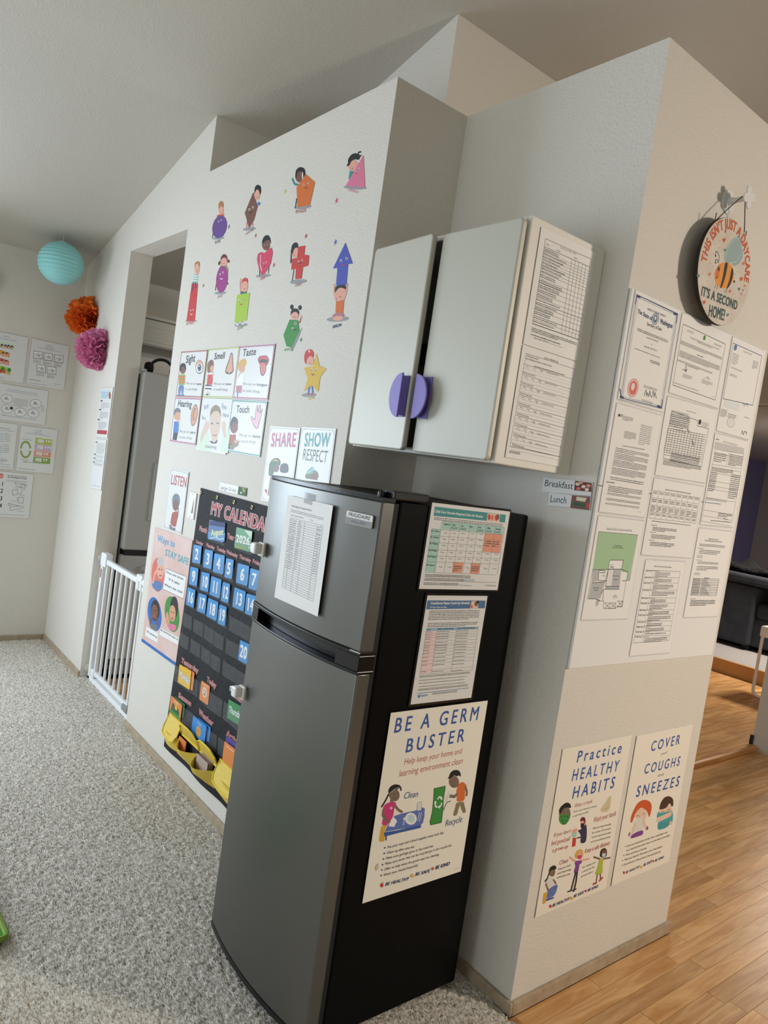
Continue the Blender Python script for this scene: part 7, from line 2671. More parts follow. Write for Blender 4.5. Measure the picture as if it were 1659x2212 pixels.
# back wall behind the photographer, with an opening added for the rear fill light
wb = MB()
for x0, x1, z0, z1 in ((-3.2, -0.75, 0, 2.9), (1.65, 4.2, 0, 3.9), (-0.75, 1.65, 2.2, 3.5)):
    wb.box(x0, x1, -4.62, -4.5, z0, z1)
struct(wb.build('wall_back', WALL))
# hallway wall end past the board, with corner guard
struct(B(-0.088, 0.012, 3.56, 4.15, 0.0, 2.6).build('wall_hall', BEIGEW))
guard = MB()
guard.box(-0.101, -0.083, 3.545, 3.565, 0.036, 0.095)
struct(guard.build('trim_1', BLACKMATTE))
# den beyond the hallway
den = MB().box(-6.5, 2.5, 5.38, 13.0, -0.1, 0.15)
struct(den.build('floor_den', CARPET2))
struct(MB().box(-3.5, 1.5, 5.345, 5.385, 0.012, 0.158).build('trim_2', mat('oak_riser', '#C2925C', 0.4, vary=(3, '#B3824C'))))
struct(B(-3.58, -3.48, 4.6, 10.6, 0.0, 2.5).build('wall_purple', PURPLEW))
struct(B(-3.6, 2.5, 10.5, 10.6, 0.0, 2.6).build('wall_den', GREYW))
struct(B(-6.5, 2.5, 4.6, 13.0, 2.36, 2.46).build('ceiling_den', CEIL))

# baseboards
def baseboard(name, x0, x1, y0, y1, h=0.042):
    return struct(B(x0, x1, y0, y1, 0.0, h).build(name, BASEB, bevel=0.003))


baseboard('baseboard_left', XO1, 0.075, -0.012, 0.0)
baseboard('baseboard_opening', -L, XO0, -0.012, 0.0)
baseboard('baseboard_far', -L, -L + 0.012, -4.5, -0.012)
baseboard('baseboard_recess', 0.0, W + 0.012, DD - 0.012, DD)
baseboard('baseboard_right', W, W + 0.012, DD, YD + 0.012)

# window in the far wall (beyond the left edge of the picture)
wn = MB()
for y0, y1, z0, z1 in ((-3.15, -3.09, 0.68, 2.22), (-1.21, -1.15, 0.68, 2.22), (-3.15, -1.15, 0.68, 0.74), (-3.15, -1.15, 2.16, 2.22), (-2.17, -2.13, 0.74, 2.16)):
    wn.box(-L - 0.09, -L - 0.03, y0, y1, z0, z1)
struct(wn.build('window_1', WHITEPL))

# ================================================================== refrigerator with papers
FX0, FX1 = 0.076, 0.600
fr = thing('refrigerator', 'stainless and black two-door refrigerator covered with papers', 'refrigerator', (0.338, -0.03, 0.0))


def bow(x):
    t = (x - (FX0 + FX1) / 2) / ((FX1 - FX0) / 2)
    return -0.296 - 0.028 * (1 - t * t)


def bow_slab(x0, x1, z0, z1, yback, out=0.0, n=26, edge=0.0):
    xsx = [x0 + (x1 - x0) * i / n for i in range(n + 1)]
    poly = [(x, bow(x) - out) for x in xsx] + [(x1, yback), (x0, yback)]
    return MB().prism(poly, z1 - z0, origin=(0, 0, z0), u=(1, 0, 0), v=(0, 1, 0), n=(0, 0, 1))


B(FX0 + 0.004, FX1, -0.242, 0.226, 0.03, 1.396).build('body', BLACKBODY, fr, bevel=0.006)
bow_slab(FX0, FX1, 1.030, 1.392, -0.256).build('freezer_door', STEEL, fr, bevel=0.004, smooth=True)
bow_slab(FX0, FX1, 0.055, 0.978, -0.256).build('fridge_door', STEEL, fr, bevel=0.004, smooth=True)
bow_slab(FX0 + 0.002, FX1 - 0.002, 0.040, 0.055, -0.256).build('door_base_trim', BLACKGLOSS, fr)
bow_slab(FX0 + 0.001, FX1 - 0.001, 1.392, 1.401, -0.256).build('door_top_trim', BLACKGLOSS, fr)
B(FX0 + 0.006, FX1 - 0.004, -0.256, -0.242, 0.05, 1.39).build('gasket', BLACKMATTE, fr)
hb = bow_slab(FX0 - 0.001, FX1 + 0.002, 0.976, 0.984, -0.250, 0.004)
for z0, z1, o in ((1.022, 1.031, 0.004),):
    b2 = bow_slab(FX0 - 0.001, FX1 + 0.002, z0, z1, -0.250, o)
    hb.add(b2.v, b2.f)
b3 = bow_slab(FX0, FX0 + 0.05, 0.984, 1.022, -0.250, 0.003, 4)
hb.add(b3.v, b3.f)
b3 = bow_slab(FX1 - 0.075, FX1 + 0.001, 0.984, 1.022, -0.250, 0.003, 6)
hb.add(b3.v, b3.f)
b3 = bow_slab(FX0, FX1, 0.984, 1.022, -0.250, -0.026)
hb.add(b3.v, b3.f)
hb.build('handle_channel', BLACKGLOSS, fr, bevel=0.0015)
bow_slab(FX1 - 0.03, FX1 + 0.003, 1.0285, 1.0315, -0.252, 0.0045, 6).build('handle_accent', CHROME, fr)
B(0.548, 0.598, -0.262, -0.150, 1.398, 1.420).build('hinge_cover', BLACKGLOSS, fr, bevel=0.004)
MB().lathe([(0.0, 0), (0.010, 0), (0.010, 0.012), (0.006, 0.016), (0, 0.016)], (0.562, -0.272, 1.400), (0, 0, 1)).build('hinge_pin', BLACKGLOSS, fr, smooth=True)
for x in (0.12, 0.55):
    for y in (-0.2, 0.18):
        MB().lathe([(0, 0), (0.018, 0), (0.018, 0.03), (0, 0.03)], (x, y, 0.006), (0, 0, 1), 12).build('foot', BLACKMATTE, fr)
# maker's badge
bw, bh = 0.090, 0.031
bm = plane_matrix(1, -0.3085, 0.540, 1.340)
bdg = MB().prism(rounded(bw, bh, 0.004), 0.004, v=(0, 1, 0), n=(0, 0, 1)).build('badge', STEEL_SIDE, fr)
bdg.matrix_parent_inverse = WORLD_OF[fr.name].inverted()
bdg.matrix_basis = bm @ Matrix.Rotation(math.radians(9), 4, 'Y')
sb = Sheet(bdg, 0.00405)
sb.poly('badge_field', 'white', [(-.0435, .0005), (.0435, .0005), (.0435, .0145), (-.0435, .0145)])
sb.poly('badge_field', 'shade', [(-.0435, -.0145), (.0435, -.0145), (.0435, -.0003), (-.0435, -.0003)])
sb.text('badge_lettering', 'ink', 'FRIGIDAIRE', -.037, .0035, .074, .0085, 0, 'b')
sb.text('badge_lettering', 'charcoal', 'GALLERY', -.025, -.0105, .05, .0055)
sb.finish()

# two white child latches on the left edge of the doors
def latch(z, label):
    t = thing('child_latch', label, 'child lock', (FX0 + 0.02, -0.31, z), 'white child latches')
    B(FX0 + 0.012, FX0 + 0.045, -0.3165, -0.3075, z - 0.020, z + 0.020).build('pad', OFFWHITE, t, bevel=0.003)
    B(FX0 + 0.006, FX0 + 0.034, -0.338, -0.3160, z - 0.014, z + 0.017).build('housing', WHITEPL, t, bevel=0.005)
    B(FX0 - 0.012, FX0 + 0.012, -0.332, -0.320, z - 0.006, z + 0.009).build('strap', WHITEPL, t, bevel=0.003)
    B(FX0 - 0.014, FX0 - 0.003, -0.332, -0.22, z - 0.006, z + 0.008).build('strap_arm', WHITEPL, t, bevel=0.002)


latch(1.187, 'white child latch on the freezer door beside the temperature sheet')
latch(0.766, 'white child latch on the lower refrigerator door')

# ================================================================== wall cabinet
CX0, CX1, CZ0, CZ1 = 0.036, 0.652, 1.521, 2.137
cb = thing('wall_cabinet', 'two-door silver-fronted wall cabinet above the refrigerator', 'cabinet', (0.34, 0.3, CZ0))
shell = MB()
shell.box(CX0, CX0 + 0.016, 0.0, DD, CZ0, CZ1).box(CX1 - 0.016, CX1, 0.0, DD, CZ0, CZ1)
shell.box(CX0 + 0.016, CX1 - 0.016, 0.0, DD, CZ0, CZ0 + 0.016).box(CX0 + 0.016, CX1 - 0.016, 0.0, DD, CZ1 - 0.016, CZ1)
shell.build('body', CABBODY, cb, bevel=0.003)
B(CX0 + 0.016, CX1 - 0.016, DD - 0.02, DD - 0.004, CZ0 + 0.016, CZ1 - 0.016).build('back_panel', CABDARK, cb)
B(CX0 + 0.017, CX1 - 0.017, 0.012, DD - 0.02, 1.82, 1.836).build('shelf', CABDARK, cb)


def cab_door(hx, hy, w_, ang, hinge_left, nm):
    """door slab swung by ang about its hinge edge."""
    s = 1 if hinge_left else -1
    M = Matrix.Translation((hx, hy, 0)) @ Matrix.Rotation(ang, 4, 'Z')
    poly = [(p[0] + s * w_ / 2, p[1] + (1.5245 + 2.126) / 2) for p in rounded(w_, 2.126 - 1.5245, 0.012)]
    mb = MB().prism(poly, 0.018, origin=(0, -0.018, 0))
    mb.v = [tuple(M @ Vector(p)) for p in mb.v]
    return mb.build('door', CABDOOR, cb, bevel=0.004), M


dL, ML = cab_door(0.050, -0.009, 0.292, math.radians(-4.2), True, 'left')
dR, MR = cab_door(0.648, -0.009, 0.290, 0.0, False, 'right')


def half_disc(side, M, door, x):
    """raised half-round pull: flat base on the door and a cupped plate standing off it."""
    n = 24
    R, H = 0.052, 0.062
    pts = [(side * R * math.cos(t), H * math.sin(t)) for t in (math.pi * i / n - math.pi / 2 for i in range(n + 1))]
    mb = MB().prism(pts if side > 0 else pts[::-1], 0.006, origin=(x, -0.046, 1.675))
    mb.v = [tuple(M @ Vector(p)) for p in mb.v]
    mb.build('pull_plate', LILAC, door, bevel=0.0015)
    web = MB().box(min(x, x + side * 0.012), max(x, x + side * 0.012), -0.044, -0.018, 1.675 - 0.055, 1.675 + 0.055)
    web.v = [tuple(M @ Vector(p)) for p in web.v]
    web.build('pull_base', LILAC, door, bevel=0.002)
    base = MB().box(min(x, x + side * 0.04), max(x, x + side * 0.04), -0.0225, -0.018, 1.675 - 0.058, 1.675 + 0.058)
    base.v = [tuple(M @ Vector(p)) for p in base.v]
    base.build('pull_foot', LILAC, door, bevel=0.002)


half_disc(-1, ML, dL, 0.284)
half_disc(1, MR, dR, -0.283)
for z in (1.60, 2.05):
    B(CX0 + 0.016, CX0 + 0.05, 0.002, 0.03, z, z + 0.03).build('hinge', CHROME, cb)

# ================================================================== board wall
BX = W + 0.008
brd = thing('display_board', 'tall white foam board holding rows of official documents', 'notice board', (W, 0.70, 1.0))
B(W + 0.0003, BX, 0.309, 1.091, 1.506, 2.030).build('panel', BOARDW, brd, bevel=0.0015, label='upper white panel of the board')
B(W + 0.0003, BX, 0.309, 1.091, 1.001, 1.5045).build('panel', BOARDW, brd, bevel=0.0015, label='lower white panel of the board')
for key, nm, lab in (
        ('cert', 'certificate', 'blue-bordered state certificate with orange seal, top left of the white board'),
        ('lic', 'license_document', 'landscape black-bordered license in the middle of the board\'s top row'),
        ('bus', 'license_document', 'blue-framed business license at the board\'s upper right'),
        ('irs', 'letter', 'typed tax letter under the blue-bordered certificate'),
        ('grid', 'form', 'landscape grid form with black oval logo on the white board'),
        ('menu', 'menu_sheet', 'weekly menu table sheet in the centre column of the board'),
        ('ins', 'form', 'dense insurance certificate in the board\'s right column'),
        ('hol', 'calendar_sheet', 'holiday calendar sheet, lowest document of the board\'s right column'),
        ('map', 'floor_plan_sheet', 'floor plan sheet with green yard, lower left on the white board'),
        ('sched', 'schedule_sheet', 'daily schedule table, lowest sheet on the white board')):
    ob, s = sheet(nm, lab, 'document', key, group='documents on the white board', m=PAPERW, film=0.004)
    s.finish()

for key, nm, lab in (('healthy', 'poster', 'Practice Healthy Habits poster low on the wall below the white board'),
                     ('cover', 'poster', 'Cover your Coughs and Sneezes poster beside the wood floor')):
    ob, s = sheet(nm, lab, 'poster', key, group='health posters', m=PAPERCREAM, curl=0.02)
    s.finish()

# round bee sign on its hook
bee = thing('bee_sign', 'round wooden bee sign hanging above the white board', 'sign', (W + 0.039, 0.688, 2.170))
MB().lathe([(0, 0), (0.148, 0), (0.150, 0.002), (0.150, 0.011), (0.148, 0.0125), (0, 0.0125)], (W + 0.032, 0.688, 2.170), (1, 0, 0), 64).build('disc', SIGNEDGE, bee)
face = MB().lathe([(0, 0), (0.1495, 0), (0.1485, 0.0008), (0, 0.0008)], (W + 0.0445, 0.688, 2.170), (1, 0, 0), 64).build('face', SIGNWOOD, bee)
fm = plane_matrix(0, W + 0.0454, 0.688, 2.170)
art = Sheet(bee, 0.0)
art.draw(DRAW['bee'])
art.arc_text('lettering', 'brickorange', "THIS ISN'T JUST A DAYCARE", 0, 0.008, 0.124, 186, -2, 0.027, 'B')
art.ellipse('lettering', 'brickorange', (0.118, -0.008), (0.003, 0), (0, 0.003))
art.ellipse('lettering', 'brickorange', (0.114, -0.022), (0.003, 0), (0, 0.003))
art.ellipse('lettering', 'brickorange', (0.108, -0.035), (0.003, 0), (0, 0.003))
art.finish()
for ch in list(bee.children):
    if ch.name.split('.')[0] in ('bee', 'heart', 'dot_pattern', 'lettering'):
        ch.matrix_parent_inverse = WORLD_OF[bee.name].inverted()
        ch.matrix_basis = fm
        if ch.name.startswith('bee'):
            ch.name = 'bee_picture'
MB().tube([(W + 0.036, 0.600, 2.288), (W + 0.040, 0.640, 2.330), (W + 0.045, 0.706, 2.392), (W + 0.048, 0.716, 2.394), (W + 0.045, 0.726, 2.390), (W + 0.040, 0.756, 2.330), (W + 0.036, 0.775, 2.292)], 0.0016, 6).build('string', STRING, bee)
for y, z in ((0.598, 2.290), (0.777, 2.294)):
    MB().tube([(W + 0.038, y, z - 0.008), (W + 0.038, y, z + 0.022)], 0.0014, 6).build('string_end', STRING, bee)
hk = thing('wall_hook', 'white wall hook with a clover-shaped knob above the bee sign', 'hook', (W, 0.714, 2.388))
MB().lathe([(0, 0), (0.033, 0), (0.034, 0.002), (0.033, 0.005), (0, 0.005)], (W, 0.712, 2.386), (1, 0, 0), 36).build('backplate', WHITEPL, hk, smooth=True)
MB().lathe([(0, 0), (0.012, 0), (0.008, 0.02), (0.007, 0.050), (0.010, 0.055), (0, 0.055)], (W + 0.004, 0.714, 2.388), (1, 0, 0), 20).build('peg', WHITEPL, hk, smooth=True)
clov = []
for i in range(48):
    t = 2 * math.pi * i / 48
    rr = 0.022 + 0.009 * abs(math.cos(2.0 * t)) ** 0.7 - 0.006 * (abs(math.sin(2 * t)) ** 6)
    clov.append((rr * math.cos(t + 0.3), rr * math.sin(t + 0.3)))
MB().prism(clov, 0.005, origin=(W + 0.058, 0.716, 2.390), u=(0, 1, 0), v=(0, 0, 1), n=(1, 0, 0)).build('knob', WHITEPL, hk, bevel=0.001)

# ================================================================== papers on refrigerator and cabinet
for key, nm, lab, m, f in (('vacc', 'vaccine_chart', 'laminated vaccine chart with teal banner on the black refrigerator side', LAMIN, 0.006),
                           ('cond', 'catch_up_chart', 'laminated catch-up schedule with blue banner on the black refrigerator side', LAMIN, 0.007)):
    ob, s = sheet(nm, lab, 'chart', key, m=m, film=f, dark_film=True)
    s.finish()
ob, s = sheet('poster', 'Be a Germ Buster poster on the black refrigerator side', 'poster', 'germ', m=PAPERCREAM, group='health posters')
s.finish()
ob, s = sheet('temperature_sheet', 'hand-filled temperature record sheet taped to the freezer door', 'document', 'temp', frame=(1, -0.3265, 0.340, 1.219, 0.216, 0.280, 0.3))
s.finish()
tp = MB().prism([(-0.021, -0.010), (0.020, -0.012), (0.021, 0.016), (-0.020, 0.018)], 0.0003, v=(0, 1, 0), n=(0, 0, 1), origin=(-0.005, 0.140, 0.001)).build('tape', TAPE)
tp.parent = ob
for key, lab in (('cab1', 'safety checklist sheet, upper of two papers on the cabinet side'), ('cab2', 'medication log sheet, lower of two papers on the cabinet side')):
    ob, s = sheet('form', lab, 'document', key, group='papers on the cabinet side')
    s.finish()
for key, nm, lab in (('bf', 'word_card', 'Breakfast word card with a small food photo below the cabinet'), ('lu', 'word_card', 'Lunch word card with a sandwich photo below the Breakfast card')):
    ob, s = sheet(nm, lab, 'card', key, group='meal word cards', m=LAMIN)
    s.finish()

# ================================================================== sticker wall
for key, lab in (('ellipse', 'purple ellipse character sticker with a ginger-haired child'), ('diamond', 'brown diamond character sticker with a dark-haired child'),
                 ('pentagon', 'orange pentagon character sticker near the wall top'), ('triangle', 'pink triangle character sticker, topmost and rightmost on the wall'),
                 ('rectangle', 'tall red rectangle sticker at the wall\'s left edge'), ('circle', 'magenta circle character sticker with a pigtailed child'),
                 ('square', 'lime green square character sticker with a red-haired child'), ('heart', 'pink heart character sticker with a brown-skinned child'),
                 ('cross', 'red cross character sticker with a braided child'), ('arrow', 'blue arrow sticker held up by a child in orange'),
                 ('hexagon', 'green hexagon character sticker with a child in hair buns'), ('star', 'large yellow star character sticker with a red-haired child')):
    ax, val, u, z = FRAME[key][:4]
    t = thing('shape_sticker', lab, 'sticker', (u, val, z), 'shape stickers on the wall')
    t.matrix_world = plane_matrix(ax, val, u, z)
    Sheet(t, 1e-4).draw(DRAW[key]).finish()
for x, z, c, r, lab in STARS:
    o = MB().prism([(r * (1 if k % 2 == 0 else 0.45) * math.cos(math.pi / 2 + k * math.pi / 5 + 0.15), r * (1 if k % 2 == 0 else 0.45) * math.sin(math.pi / 2 + k * math.pi / 5 + 0.15)) for k in range(10)], 0.0006, v=(0, 1, 0), n=(0, 0, 1))
    o = o.build('star_sticker', mat('star_' + c, {'slate': '#5E6A86', 'red': '#C2454C', 'yellow': '#D8C25A', 'pink': '#D05878', 'blue': '#5F6FC0', 'green': '#3C8A55'}[c], 0.6))
    o.matrix_world = plane_matrix(1, -0.0003, x, z)
    tag(o, lab, 'sticker', 'little star stickers')

BORDER = {'sight': 'rust', 'smell': 'yellowgreen', 'taste': 'rose', 'hearing': 'rose', 'touch': 'teal'}
for key, lab in (('sight', 'Sight senses card with a big eye'), ('smell', 'Smell senses card with a big nose'), ('taste', 'Taste senses card with open lips and tongue'),
                 ('hearing', 'Hearing senses card with an ear'), ('touch', 'Touch senses card with a pink hand'), ('photo', 'faded listening photo card between the Hearing and Touch cards')):
    ob, s = sheet('senses_card', lab, 'card', key, group='five senses cards', m=LAMIN, ink=INKGLOSS)
    w_, h_ = FRAME[key][4:6]
    if key in BORDER:
        for sgn in (-1, 1):
            n = 26
            s.line('border', BORDER[key], 0.0045, [(-w_ / 2 + 0.004 + (w_ - 0.008) * i / n, sgn * (h_ / 2 - 0.0045 + 0.0018 * (-1) ** i)) for i in range(n + 1)])
            n = 20
            s.line('border', BORDER[key], 0.0045, [(sgn * (w_ / 2 - 0.0045 + 0.0018 * (-1) ** i), -h_ / 2 + 0.004 + (h_ - 0.008) * i / n) for i in range(n + 1)])
    s.finish()
for key, lab in (('share', 'SHARE card with two children, partly behind the refrigerator'), ('respect', 'SHOW RESPECT card above the refrigerator'), ('listen', 'LISTEN card beside the light switch')):
    ob, s = sheet('manners_card', lab, 'card', key, group='manners cards', m=LAMIN, ink=INKGLOSS)
    w_, h_ = FRAME[key][4] / 2 - 0.006, FRAME[key][5] / 2 - 0.006
    s.line('border', 'charcoal', 0.0012, [(-w_, -h_), (w_, -h_), (w_, h_), (-w_, h_), (-w_, -h_)])
    for sx in (-1, 1):
        for sy in (-1, 1):
            s.line('border', 'charcoal', 0.001, [(sx * w_, sy * (h_ - 0.016)), (sx * (w_ - 0.006), sy * (h_ - 0.006)), (sx * (w_ - 0.016), sy * h_)])
    s.finish()
WAYSP = mat('poster_pink_wash', '#EBCFC8', 0.3, vary=(7, '#E3BBB0'), coat=0.35, bump=(11, 0.3, 0.005))
ob, s = sheet('poster', 'pink Ways to Stay Safe poster below the LISTEN card', 'poster', 'ways', m=WAYSP, ink=INKGLOSS)
s.finish()
ob, s = sheet('word_card', 'Large Group word card with a small photo above the calendar', 'card', 'group', m=LAMIN)
s.finish()
for key, lab in (('docu', 'upper laminated document on the wall strip left of the gate'), ('docl', 'lower laminated document on the wall strip left of the gate')):
    ob, s = sheet('document', lab, 'document', key, group='documents beside the opening', m=LAMIN, film=0.003)
    s.finish()
for key, lab in (('tphoto', 'tooth sheet with four strips of photos, cut by the left edge'), ('floss', 'flossing sheet with five line drawings near the corner'), ('fluor', 'landscape fluoride sheet with oval drawings'),
                 ('appear', 'blue-lettered sheet of tooth dates at the left edge'), ('types', 'tooth types sheet with green and pink bars'), ('steps', 'numbered steps sheet with toothbrush drawings, lowest on the far wall')):
    ob, s = sheet('dental_sheet', lab, 'document', key, group='dental sheets on the far wall', m=LAMIN, film=0.003)
    s.finish()

# light switch
sw = thing('light_switch', 'white rocker light switch between LISTEN card and calendar', 'switch', (-1.082, 0.0, 1.176))
B(-1.117, -1.047, -0.006, 0.0, 1.118, 1.234).build('plate', WHITEPL, sw, bevel=0.002)
MB().prism([(-0.0062, 1.144), (-0.012, 1.144), (-0.007, 1.208), (-0.0062, 1.208)], 0.034, origin=(-1.099, 0, 0), u=(0, 1, 0), v=(0, 0, 1), n=(1, 0, 0)).build('rocker', WHITEPL, sw, bevel=0.0008)
for z in (1.1265, 1.2255):
    MB().lathe([(0, 0), (0.003, 0), (0.0025, 0.001), (0, 0.001)], (-1.082, -0.006, z), (0, -1, 0), 12).build('screw', GREYPL, sw)

# ================================================================== calendar pocket chart
KX0, KX1, KZ0, KZ1 = -1.017, -0.283, 0.117, 1.262
cal = thing('calendar_chart', 'black cloth My Calendar pocket chart hanging behind the refrigerator', 'calendar', ((KX0 + KX1) / 2, 0.0, KZ0))


def wave(x, z):
    f = min(1.0, max(0.0, (1.26 - z) / 1.0))
    return -0.004 - 0.005 * f * (1 + math.sin(x * 19 + 1.0)) * 0.8 - 0.010 * f * f


mb = MB()
gx, gz = 44, 60
V = []
for side in (0, 1):
    for j in range(gz + 1):
        for i in range(gx + 1):
            x, z = KX0 + (KX1 - KX0) * i / gx, KZ0 + (KZ1 - KZ0) * j / gz
            V.append((x, wave(x, z) + side * 0.002, z))
off = (gx + 1) * (gz + 1)
Fq = []
for j in range(gz):
    for i in range(gx):
        a = j * (gx + 1) + i
        Fq.append((a, a + 1, a + gx + 2, a + gx + 1))
        Fq.append((off + a + gx + 1, off + a + gx + 2, off + a + 1, off + a))
for j in range(gz):
    for i in (0, gx):
        a, b = j * (gx + 1) + i, (j + 1) * (gx + 1) + i
        Fq.append((a, b, b + off, a + off) if i == 0 else (b, a, a + off, b + off))
mb.add(V, Fq)
mb.build('cloth', CLOTHBLACK, cal, smooth=True)
for x in (-1.002, -0.842, -0.690, -0.54, -0.40, -0.30):
    ring = [(x + 0.0062 * math.cos(t), -0.0075, 1.243 + 0.0062 * math.sin(t)) for t in (2 * math.pi * k / 14 for k in range(14))]
    MB().tube(ring, 0.0018, 6, closed=True).build('grommet', BRASS, cal, smooth=True)
COLX = [-0.955, -0.848, -0.748, -0.652, -0.540, -0.450, -0.345]
ROWZ = [0.940, 0.848, 0.757, 0.668, 0.580]


def pocket(x0, x1, z0, z1, parent=cal):
    n = 6
    vs = []
    for i in range(n + 1):
        x = x0 + (x1 - x0) * i / n
        y = min(wave(x, (z0 + z1) / 2), wave(x, z0)) - 0.006 - 0.003 * math.sin(math.pi * i / n)
        vs += [(x, y + 0.004, z0), (x, y, z1)]
    MB().add(vs, [(2 * i, 2 * i + 2, 2 * i + 3, 2 * i + 1) for i in range(n)]).build('pocket', VINYL, parent, smooth=True)


for z in ROWZ:
    for k, x in enumerate(COLX):
        pocket(x - 0.045, x + 0.045, z - 0.003, z + 0.055)
pocket(-0.885, -0.725, 1.060, 1.110)
pocket(-0.640, -0.495, 1.066, 1.116)
for z, wd in ((0.424, 0.065), (0.284, 0.065)):
    for x0, x1 in ((-1.0, -0.775), (-0.765, -0.545), (-0.535, -0.30)):
        pocket(x0, x1, z - 0.004, z + wd)
cs = Sheet(cal)
cs.root = cal
lab_sheet = Sheet(cal, 0.0)


def cal_text(part, txt, x, z, wd, h, col='rose', style='B', outline='palegrey', ow=0.05):
    lab_sheet.text(part, col, txt, x, z, wd, h, 0, style, outline=outline, ow=ow)


cal_text('title', 'MY CALENDAR', -0.888, 1.168, 0.500, 0.050, 'titlered', 'B', 'palegrey', 0.04)
for txt, x, z, wd, h in (('Month', -0.972, 1.084, 0.076, 0.021), ('Year', -0.712, 1.096, 0.062, 0.020), ('I Feel', -0.495, 1.098, 0.088, 0.020),
                         ('Sunday', -0.985, 1.028, 0.070, 0.013), ('Monday', -0.886, 1.031, 0.078, 0.014), ('Tuesday', -0.788, 1.034, 0.082, 0.014), ('Wednesday', -0.698, 1.037, 0.098, 0.014), ('Thursday', -0.588, 1.039, 0.092, 0.014), ('Friday', -0.483, 1.041, 0.066, 0.014), ('Saturday', -0.395, 1.042, 0.088, 0.014),
                         ('Yesterday', -0.956, 0.513, 0.158, 0.021), ('Today', -0.704, 0.511, 0.088, 0.021), ('Tomorrow', -0.498, 0.524, 0.165, 0.021),
                         ('Season', -0.934, 0.367, 0.118, 0.021), ('Weather', -0.734, 0.367, 0.140, 0.021), ('Activities', -0.488, 0.371, 0.150, 0.021)):
    cal_text('lettering', txt, x, z, wd, h, 'brickred', 'b', 'blush', 0.035)
for name, (V_, F__, C_) in lab_sheet.parts.items():
    V2 = [(a, wave(a, b) - 0.0012 - c, b) for a, b, c in V_]
    me = bpy.data.meshes.new(name)
    me.from_pydata(V2, [], F__)
    at = me.attributes.new('ink', 'FLOAT_COLOR', 'FACE')
    at.data.foreach_set('color', [q_ for c in C_ for q_ in (*c, 1.0)])
    me.materials.append(INK)
    o = bpy.data.objects.new(name, me)
    COL.objects.link(o)
    o.parent = cal
    o.matrix_parent_inverse = WORLD_OF[cal.name].inverted()


def card(name, label, x, z, w_, h_, colr, tilt=0.0, group=None, y=None, depth=0.004):
    yy = (wave(x, z) - depth) if y is None else y
    ob, s = sheet(name, label, 'card', None, frame=(1, yy, x, z, w_, h_, tilt), group=group, m=mat('card_' + colr, {'blue': '#3E93D2', 'green': '#3F8F57', 'orange': '#E58A45', 'yellow': '#EDBE35', 'navy': '#3A55A0', 'sky': '#3F8FD6', 'violet': '#56479A', 'white': '#E8E6E0'}[colr], 0.4), thick=0.0012, corner=0.006)
    return ob, s


nums = [(2, 0, 0), (3, 1, 0), (4, 2, 0), (5, 3, 0), (6, 4, 0), (7, 5, 0), (9, 0, 1), (10, 1, 1), (11, 2, 1), (12, 3, 1), (13, 4, 1), (14, 5, 1), (16, 0, 2), (17, 1, 2), (18, 2, 2), (19, 3, 2), (20, 5, 3)]
WORD = dict(zip((2, 3, 4, 5, 6, 7, 9, 10, 11, 12, 13, 14, 16, 17, 18, 19, 20), 'two three four five six seven nine ten eleven twelve thirteen fourteen sixteen seventeen eighteen nineteen twenty'.split()))
cw = {0: 0.080, 1: 0.078, 2: 0.094, 3: 0.064, 4: 0.092, 5: 0.072}
for n_, c, r in nums:
    w_ = cw[c]
    ob, s = card('number_card', 'blue card printed %s, under %s in the calendar\'s %s number row' % (WORD[n_], ('Sunday', 'Monday', 'Tuesday', 'Wednesday', 'Thursday', 'Friday')[c], ('top', 'second', 'third', 'fourth')[r]), COLX[c] + 0.002, ROWZ[r] + 0.040 + 0.004 * (r == 0), w_, 0.076, 'blue', random.uniform(2, 6), 'blue number cards')
    tx = str(n_)
    tw = 0.034 if len(tx) == 1 else min(0.056, w_ - 0.014)
    s.text('number', 'white', tx, -tw / 2, -0.022, tw, 0.044, 0, 'B')
    s.finish()
ob, s = card('month_card', 'August month card with a blue sky picture', -0.807, 1.108, 0.146, 0.078, 'navy', 2)
s.draw(DRAW['august'])
s.finish()
ob, s = card('year_card', 'green 2026 year card', -0.571, 1.114, 0.130, 0.080, 'green', 2)
s.draw(DRAW['y2026'])
s.finish()
ob, s = card('day_card', 'yellow Monday card under Yesterday', -0.902, 0.466, 0.122, 0.078, 'yellow', 3, 'day cards')
s.text('lettering', 'white', 'Monday', -0.052, -0.012, 0.104, 0.026, -2, 'b', outline='grey', ow=0.04)
s.finish()
card('day_card', 'orange card tucked behind the yellow Monday card', -0.868, 0.470, 0.100, 0.076, 'orange', 2, 'day cards', y=-0.0155)
ob, s = card('day_card', 'orange picture card under Today', -0.702, 0.465, 0.080, 0.078, 'orange', 2, 'day cards')
s.ellipse('picture', 'palepeach', (0, 0.002), (0.022, 0), (0, 0.022))
s.ellipse('picture', 'rust', (-0.007, 0.008), (0.003, 0), (0, 0.004))
s.ellipse('picture', 'rust', (0.008, 0.008), (0.003, 0), (0, 0.004))
s.ellipse('picture', 'brown', (0.001, -0.006), (0.006, 0), (0, 0.005))
s.line('lettering', 'cream', 0.002, [(-0.028, 0.030), (0.028, 0.030)])
s.finish()
ob, s = card('day_card', 'green Thursday card under Tomorrow, cut by the refrigerator', -0.445, 0.475, 0.118, 0.072, 'green', 4, 'day cards')
s.text('lettering', 'white', 'Thursday', -0.048, -0.010, 0.100, 0.024, 0, 'b')
s.finish()
card('season_card', 'green card edge behind the orange season card', -0.915, 0.329, 0.110, 0.060, 'green', 0, 'picture cards', y=-0.0205)
ob, s = card('season_card', 'orange summer picture card under Season', -0.930, 0.320, 0.118, 0.070, 'orange', -1, 'picture cards', y=-0.027)
